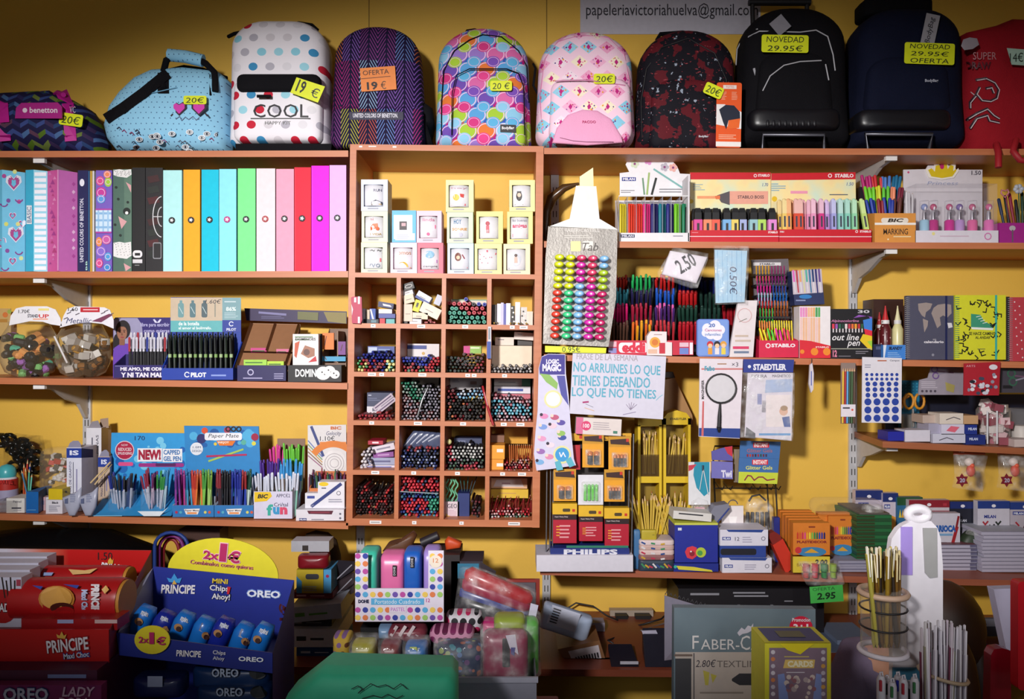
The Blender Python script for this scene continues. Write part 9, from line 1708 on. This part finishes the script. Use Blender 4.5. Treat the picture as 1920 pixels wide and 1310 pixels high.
t=O('paper_ornament','pair of white round paper butterflies at the shelf edge','ornament',-.42,W6);m=t.q();m.D(1122,1256,10,'#b4b8c4',0,Y=-.42);m.IN([(1112,1254),(1118,1245),(1130,1246),(1138,1246),(1148,1246),(1150,1258),(1144,1266),(1132,1262),(1120,1266)],.006,.006,'#b4b8c4',Y=-.42);m.L([(1118,1250),(1128,1262)],1,'#2c2c38',.008,-.42);m.L([(1144,1248),(1134,1262)],1,'#2c2c38',.008,-.42);t.end()
t=O('video_recorder','black equipment rack with silver slots under the brown shelf','equipment rack',-.2,W6);m=t.q('case',bev=.002);m.B(1272,1100,1545,BW(-.2),.19,'#141218',-.2);[m.R(a,b,c,d,'#8c8c94',.003,Y=-.2)for a,b,c,d in((1294,1108,1348,1112),(1374,1106,1434,1109),(1376,1112,1440,1115),(1470,1122,1486,1124))];[m.B(a,1132,a+5,1142,.01,'#9a9aa4',-.21)for a in(1384,1446)];t.end()
t=O('desk_calendar','white spiral desk calendar standing behind the grey tin box','calendar',-.45,W6);m=t.q('page');Q3(m,[(1246,1238,-.48),(1306,1232,-.40),(1326,1140,-.40),(1246,1116,-.48)],'#9c98ac');q=t.q('spiral_binding');[q.TB([(1247+k*8,1114+k*2.4,-.47+k*.008),(1250+k*8,1109+k*2.4,-.47+k*.008),(1252+k*8,1115+k*2.4,-.47+k*.008)],.0016,'#2c2a30',5)for k in range(10)];t.end()
t=O('laptop','grey open laptop on the low shelf behind the counter, right of the white stand','laptop',-.4,W6);m=t.q('base',bev=.003);m.B(1745,1240,1905,1262,.22,'#54586c',-.44);q=t.q('screen_lid',bev=.003);q.B(1740,1168,1900,1240,.012,'#3c3c48',-.22);q.B(1740,1160,1900,1174,.014,'#8c8c98',-.225);[q.D(1838+k*10,1170,1.6,'#2c2c34',Y=-.225)for k in range(2)];t.end()
t=O('flat_appliance','pale grey flat appliance on the low shelf beside the white stand','appliance',-.4,W6);m=t.q(bev=.002);m.B(1550,1222,1632,1262,.2,'#5c6880',-.36);m.B(1570,1200,1640,1222,.16,'#6c7890',-.3);t.end()
# tin box, sticker box
t=O('marker_gift_box','large grey-blue Faber-Castell Textliner box marked 2.80','display box',-1.3,CT);gs=G('slate_print',.5);SL_=gs.out(gs.mix(gs.noise(9,4),rgb('#4c5c68'),rgb('#74848c')));Y0=-1.25
m=t.q(bev=.001);m.PR([(1264,1139),(1529,1142),(1532,CB(Y0)),(1262,CB(Y0))],.02,SL_,Y0);w_=dict(Y=Y0);m.R(1266,1222,1530,1420,'#b4a8a0',**w_);m.R(1266,1234,1296,1420,'#3c3c40',**w_);m.R(1264,1226,1298,1230,'#6c5c54',**w_);m.R(1300,1224,1302,1420,'#48484c',**w_)
m.t('F',1298,1191,1310,1216,'#d4d0d0',bold=.0,**w_);m.t('ABER-',1314,1198,1386,1217,'#d4d0d0',bold=.0,**w_);m.t('CASTELL',1388,1191,1500,1218,'#d4d0d0',**w_);m.t('2.80€',1304,1236,1342,1250,'#3c3840',sh=.2,**w_);m.t('TEXTLINER',1344,1238,1440,1250,'#6c6460',**w_)
[m.P([(1382+x,1186+y)for x,y in p_],'#c4c0cc',**w_)for p_ in([(0,0),(8,-10),(14,-6),(20,-14),(26,-12),(30,-18),(30,-6),(20,0),(10,2),(4,6)],)];m.P([(1318,1256),(1330,1260),(1328,1284),(1322,1284)],'#b4a848',**w_);m.P([(1332,1262),(1344,1266),(1336,1280)],'#b4a848',**w_)
m.P([(1372,1272),(1386,1262),(1432,1262),(1436,1284),(1386,1284),(1372,1276)],'#34343a',**w_);m.LN(1312,1294,1410,1302,1,'#8c8078',**w_);m.D(1501,1176,22,'#c81c3c',.002,ry=22,**w_);m.t('3+1',1486,1168,1514,1182,'#e8dce4',.004,bold=.04,**w_);m.t('Promocion',1484,1157,1518,1164,'#e8dce4',.004,bold=.02,**w_);t.end()
t=O('sticker_box','yellow-edged sticker packet box printed with rows of round pictures','box',-1.4,CT);Y0=-1.42
m=t.q(bev=.001);m.B(1434,1206,1558,CB(Y0),.075,'#c8c02c',Y0);w_=dict(Y=Y0);m.R(1442,1214,1550,1420,'#7c6878',**w_);m.P([(1462,1206),(1526,1206),(1510,1218),(1500,1226),(1476,1218)],'#dccc20',.0015,**w_);m.P([(1472,1236),(1528,1236),(1526,1252),(1468,1252)],'#d0b060',**w_);m.t('CARDS',1476,1238,1524,1250,'#e4dcb8',bold=.05,**w_);m.LN(1470,1228,1530,1233,1,'#c0b060',**w_);m.LN(1474,1258,1524,1262,1,'#c8c0c8',**w_);m.P([(1458,1264),(1470,1262),(1478,1310),(1460,1310)],'#7c8cc0',**w_);m.P([(1530,1262),(1540,1264),(1540,1310),(1524,1310)],'#7c8cc0',**w_)
r_=random.Random(4);[m.D(r_.uniform(1474,1526),r_.uniform(1268,1308),r_.uniform(3,6),r_.choice(['#a89898','#8c5c64','#c8b8b0','#6c5c78']),n=8,**w_)for k in range(26)]
for k in range(7):m.D(1449,1222+k*13,4,['#c8c0c8','#c87c4c','#b8b0bc'][k%3],**w_);m.D(1543,1222+k*13,4,['#b8b0bc','#c8c0c8','#c8984c'][k%3],**w_)
q=t.q('lid');a=[q.p(1434,1206,Y0),q.p(1558,1206,Y0),q.p(1558,1206,Y0)+Vector((0,.075,0)),q.p(1434,1206,Y0)+Vector((0,.075,0))];a=[v+Vector((0,0,.0012))for v in a];q.add(a,[(0,1,2,3)],'#c8c02c');c0=sum(a,Vector())/4;q.add([c0+(v-c0)*.84+Vector((0,0,.0006))for v in a],[(0,1,2,3)],'#343c6c');q.add([c0+(v-c0)*.4+Vector((0,0,.0012))for v in a],[(0,1,2,3)],'#5c5c3c');t.end()
# pen stand
YS=-1.55;t=O('pen_stand','tall white display stand with round top, ring holders and grey and lilac slots','pen stand',YS,CT)
m=t.q('board',bev=.002);m.PR([(1674,CB(YS)),(1674,1230),(1664,1120),(1668,1040),(1672,1010),(1684,992),(1694,984),(1712,976),(1746,977),(1758,990),(1764,1010),(1768,1060),(1768,1180),(1764,1262),(1760,CB(YS))],.012,M('#eae6ee',.35),YS)
q=t.q('hanging_ring');q.TB([(1721+18*math.cos(a*.3491),964+11*math.sin(a*.3491),YS+.006)for a in range(18)],.0075,M('#eae6ee',.35),8,closed=True)
q=t.q('lilac_slot',label='lilac insert');q.B(1690,988,1711,1078,.003,'#a890e0',YS-.002);q=t.q('grey_slot',label='grey insert');q.PR([(1731,990),(1757,990),(1758,1082),(1744,1084),(1735,1074)],.003,'#a4a4a4',YS-.002);q=t.q('blue_foot',label='light blue lower card');q.B(1675,1253,1728,CB(YS-.004),.004,'#3c7c9c',YS-.004)
xh=X(1659,YS-.05);zt=Z(1108,YS-.05)
q=t.q('cup',label='clear round cup');q.LA(xh,YS-.045,Z(1222,YS-.05),[(.03,0),(.031,.002),(.0315,zt-Z(1222,YS-.05))],glass('#dcd4cc',.1,.5),24)
for y,r_,c_ in((1112,.0045,'#c8a890'),(1140,.0014,'#1c1a1e'),(1174,.0014,'#1c1a1e'),(1222,.004,'#dcd4dc')):q=t.q('ring');z=Z(y,YS-.05);q.TB([(xh+.0325*math.cos(a*.2618),YS-.045+.0325*math.sin(a*.2618),z)for a in range(24)],r_,c_,6,px=False,closed=True)
t.end()
def standpens(n,x0,x1,y0,y1,bx0,bx1,yb,Yq,cols,name,lab,grp,seed,star=None):
    r_=random.Random(seed)
    for k in range(n):
        u=(k+.5)/n;Yk=Yq+r_.uniform(-.02,.02);c_=r_.choice(cols);t=O(name,'%s %s'%(c_[2],lab),'pen',Yk,group='%s %s'%(c_[2],grp));m=t.q('barrel');a=(bx0+(bx1-bx0)*min(1,max(0,u+r_.uniform(-.2,.2))),yb,Yk);b=(x0+(x1-x0)*u+r_.uniform(-3,3),r_.uniform(y0,y1),Yk+r_.uniform(-.01,.01));L_=lambda s_:tuple(a[i]+(b[i]-a[i])*s_ for i in range(3))
        m.TB([a,L_(.06),L_(.93)],[.0008,.003,.0033],M(c_[0],.3,c_[3]),7);q=t.q('clip');p0,p1=L_(.7),L_(1);q.TB([(p0[0]+1,p0[1],p0[2]-.006),(p1[0]+1,p1[1],p1[2]-.006),p1],.0012,M(c_[1],.3),5);q=t.q('button');q.TB([L_(.93),L_(1)],[.002,.0018],c_[1],6)
        if star and k in star:q=t.q('blue_star',label='small blue charm');s_=L_(.5);q.EL(X(s_[0],s_[2]),s_[2]-.008,Z(s_[1],s_[2]),.005,.004,.004,'#1c1cb8',6,4)
        t.end()
GO=[('#c8a43c','#ece4d4','gold',.6),('#8c6428','#e0d0a0','bronze',.5),('#3c3028','#d8c470','dark gold-clipped',.2),('#d8cc5c','#f0ecdc','pale gold',.4)]
standpens(22,1622,1688,1024,1040,1636,1684,1214,YS-.045,GO,'metallic_pen','pen in the clear ring cup of the white stand','pens in the clear ring cup',5,(2,8,13))
WP=[('#c4bcc8','#e4e0ea','white'),('#9a929c','#dcd8e0','grey'),('#7c3c54','#d8ccd8','plum'),('#a8a48c','#dcd8dc','beige')];WP=[w_+(.1,)for w_ in WP]
standpens(30,1728,1812,1162,1184,1738,1796,CB(-1.62),-1.62,WP,'white_pen','pen in the bundle held by a tan rubber band','pens in the rubber-banded bundle',9)
t=O('rubber_band','tan rubber band round the bundle of white pens','rubber band',-1.62);m=t.q();m.TB([(X(1768,-1.62)+.032*math.cos(a*.2618),-1.62+.03*math.sin(a*.2618),Z(1264,-1.62)-.006*math.cos(a*.2618))for a in range(24)],.0028,'#b49c80',6,px=False,closed=True);t.end()
MCOL=[('#a01c2c','red'),('#2430a8','blue'),('#2c6c3c','green'),('#1c1c20','black')]
for k in range(7):
    x=1652+k*10.5;y=1262+(k%3)*6+(4 if k>4 else 0);Yk=-1.66+(k%2)*.014;t=O('four_colour_pen','white four-colour pen, %s from the left at the foot of the stand'%(ORD+['sixth','seventh'])[k],'pen',Yk);m=t.q('barrel');x_=X(x,Yk);m.TB([(x_,Yk,CT+.001),(x_,Yk,CT+.02),(x_,Yk,Z(y+12,Yk)),(x_,Yk,Z(y+4,Yk))],[.002,.0055,.0058,.004],'#c4c0c8',10,px=False);q=t.q('loop');q.TB([(x-2,y+4,Yk),(x-2,y-2,Yk),(x+2,y-3,Yk),(x+3,y+3,Yk)],.0014,'#c4c0c8',5)
    q=t.q('slider',label='coloured slider');q.B(x-2,y+14,x+2,y+34,.003,MCOL[(k*3)%4][0],Yk-.0075);t.end()
# right edge: chairs and card
t=O('paper_sheet','white card standing at the right edge of the counter','card',-1.3,None);m=t.q(bev=.001);m.PR([(1863,1104),(1925,1102),(1925,1230),(1889,1228)],.02,'#b0acc4',-1.3);t.end()
for k,(pts,Yk,lab)in enumerate(((rr(1909,1090,1990,1294,8),-1.45,'bright red glossy upright stand at the right edge'),([(1850,CB(-1.4)),(1858,1228),(1864,1217),(1880,1215),(1896,1220),(1896,CB(-1.4))],-1.4,'dark red glossy rounded stand in the lower right corner'))):
    t=O('glossy_stand',lab,'display stand',Yk,CT if k else None);m=t.q(bev=.003);m.PR(pts,.02,M('#a80c1c' if k==0 else '#7c0c1c',.25),Yk);t.end()
# ---------------------------------------------------------------- person seated behind the counter
def skin(nm,pts,edges,rad,mat,parent,org):
    me=bpy.data.meshes.new(nm);me.from_pydata([tuple(Vector(p)-org)for p in pts],edges,[]);me.materials.append(mat);o=bpy.data.objects.new(nm,me);C.objects.link(o);o.parent=parent
    sk=o.modifiers.new('skin','SKIN');sk.use_smooth_shade=True;sv=me.skin_vertices[0]if me.skin_vertices else None
    if sv is None:
        bpy.context.view_layer.objects.active=o;bpy.ops.object.select_all(action='DESELECT');o.select_set(True);sv=me.skin_vertices[0]if me.skin_vertices else None
    if sv:
        for i,r_ in enumerate(rad):sv.data[i].radius=r_ if isinstance(r_,tuple)else(r_,r_)
        sv.data[0].use_root=True
    sb=o.modifiers.new('sub','SUBSURF');sb.levels=2;sb.render_levels=2;return o
PX0,PY0=X(1757,-.87),-.62;org=Vector((PX0,PY0,0))
per=bpy.data.objects.new('person',None);C.objects.link(per);per.location=org
tag(per,'person in a mauve cardigan with long brown hair sitting behind the white pen stand','person')
def V(dx,dy,z):return(PX0+dx,PY0+dy,z)
bp=[V(0,0,.5),V(0,-.03,.6),V(0,-.08,.7),V(0,-.14,.78),V(0,-.18,.83),V(0,-.21,.86),V(0,-.25,.90),
      V(-.13,-.13,.785),V(-.19,-.13,.68),V(-.20,-.16,.57),V(-.13,-.26,.545),V(.13,-.13,.785),V(.19,-.13,.68),V(.20,-.14,.57),V(.13,-.26,.545),
      V(-.09,-.04,.47),V(-.11,-.36,.46),V(-.11,-.36,.1),V(-.11,-.46,.05),V(.09,-.04,.47),V(.11,-.36,.46),V(.11,-.36,.1),V(.11,-.46,.05)]
be=[(0,1),(1,2),(2,3),(3,4),(4,5),(5,6),(3,7),(7,8),(8,9),(9,10),(3,11),(11,12),(12,13),(13,14),(0,15),(15,16),(16,17),(17,18),(0,19),(19,20),(20,21),(21,22)]
br=[(.15,.11),(.14,.1),(.15,.1),(.13,.085),.05,.05,.09,.06,.05,.042,.028,.06,.05,.042,.028,.085,.065,.045,.04,.085,.065,.045,.04]
body=skin('body',bp,be,br,M('#b88468',.6),per,org)
sl=skin('cardigan',bp[:4]+bp[7:10]+bp[11:14],[(0,1),(1,2),(2,3),(3,4),(4,5),(5,6),(3,7),(7,8),(8,9)],[(.165,.125),(.155,.115),(.165,.115),(.145,.1),.075,.066,.056,.075,.066,.056],fabric('#6c6078','mauve','#82748c'),per,org)
tr_=skin('trousers',[bp[0]]+bp[15:18]+bp[19:22],[(0,1),(1,2),(2,3),(0,4),(4,5),(5,6)],[(.155,.115),.1,.078,.06,.1,.078,.06],fabric('#20242c','trouser'),per,org)
hm=MB();hx,hy,hz=PX0,PY0-.25,.90
hm.EL(hx,hy+.015,hz+.02,.088,.098,.118,M('#3c2418',.5),20,12);hm.EL(hx,hy+.07,hz-.12,.085,.05,.16,M('#3c2418',.5),16,10);hm.EL(hx+.085,hy-.01,hz-.14,.038,.045,.17,M('#44291a',.5),12,8);hm.EL(hx-.075,hy-.0,hz-.1,.028,.04,.13,M('#3c2418',.5),12,8);RT=Matrix.Translation((hx,hy,0))@Matrix.Rotation(math.radians(-78),4,'Z')@Matrix.Translation((-hx,-hy,0));hm.v=[RT@v for v in hm.v];hm.build('hair',per,org)
fm=MB();fm.EL(hx,hy-.035,hz,.07,.075,.1,M('#c08c70',.55),18,12);fm.EL(hx,hy-.112,hz-.01,.011,.014,.018,M('#c08c70',.55),8,6)
for s_ in(-1,1):fm.EL(hx+s_*.028,hy-.1,hz+.018,.012,.008,.006,'#e8e0dc',10,6);fm.EL(hx+s_*.028,hy-.1075,hz+.018,.005,.003,.005,'#2c1c14',8,5);fm.EL(hx+s_*.069,hy-.02,hz,.008,.014,.022,M('#b88468',.6),8,6)
fm.EL(hx,hy-.1,hz-.045,.022,.009,.007,'#98484c',10,5);fm.v=[RT@v for v in fm.v];fm.build('face',per,org)
for s_ in(-1,1):
    h=MB();bx,by,bz_=PX0+s_*.125,PY0-.27,.545;h.EL(bx,by-.03,bz_,.036,.046,.016,M('#b88468',.6),12,6)
    for f in range(4):h.TB([(bx+(f-1.5)*.017,by-.06,bz_+.004),(bx+(f-1.5)*.018,by-.095-.008*(f in(1,2)),bz_),(bx+(f-1.5)*.018,by-.115-.01*(f in(1,2)),bz_-.014)],[.009,.008,.006],M('#b88468',.6),8,px=False)
    h.TB([(bx-s_*.03,by-.02,bz_),(bx-s_*.05,by-.05,bz_-.004),(bx-s_*.052,by-.075,bz_-.01)],[.012,.009,.007],M('#b88468',.6),8,px=False);h.build('hand',per,org)
t=O('stool','round dark stool under the seated person','stool',0);m=t.q('seat');m.LA(PX0,PY0,.33,[(.17,0),(.18,.02),(.17,.035)],'#242428',24)
for k in range(4):q=t.q('leg');q.TB([(PX0+.12*math.cos(k*1.571+.78),PY0+.12*math.sin(k*1.571+.78),.33),(PX0+.17*math.cos(k*1.571+.78),PY0+.17*math.sin(k*1.571+.78),.001)],.012,'#3a3a40',8,px=False)
t.end()
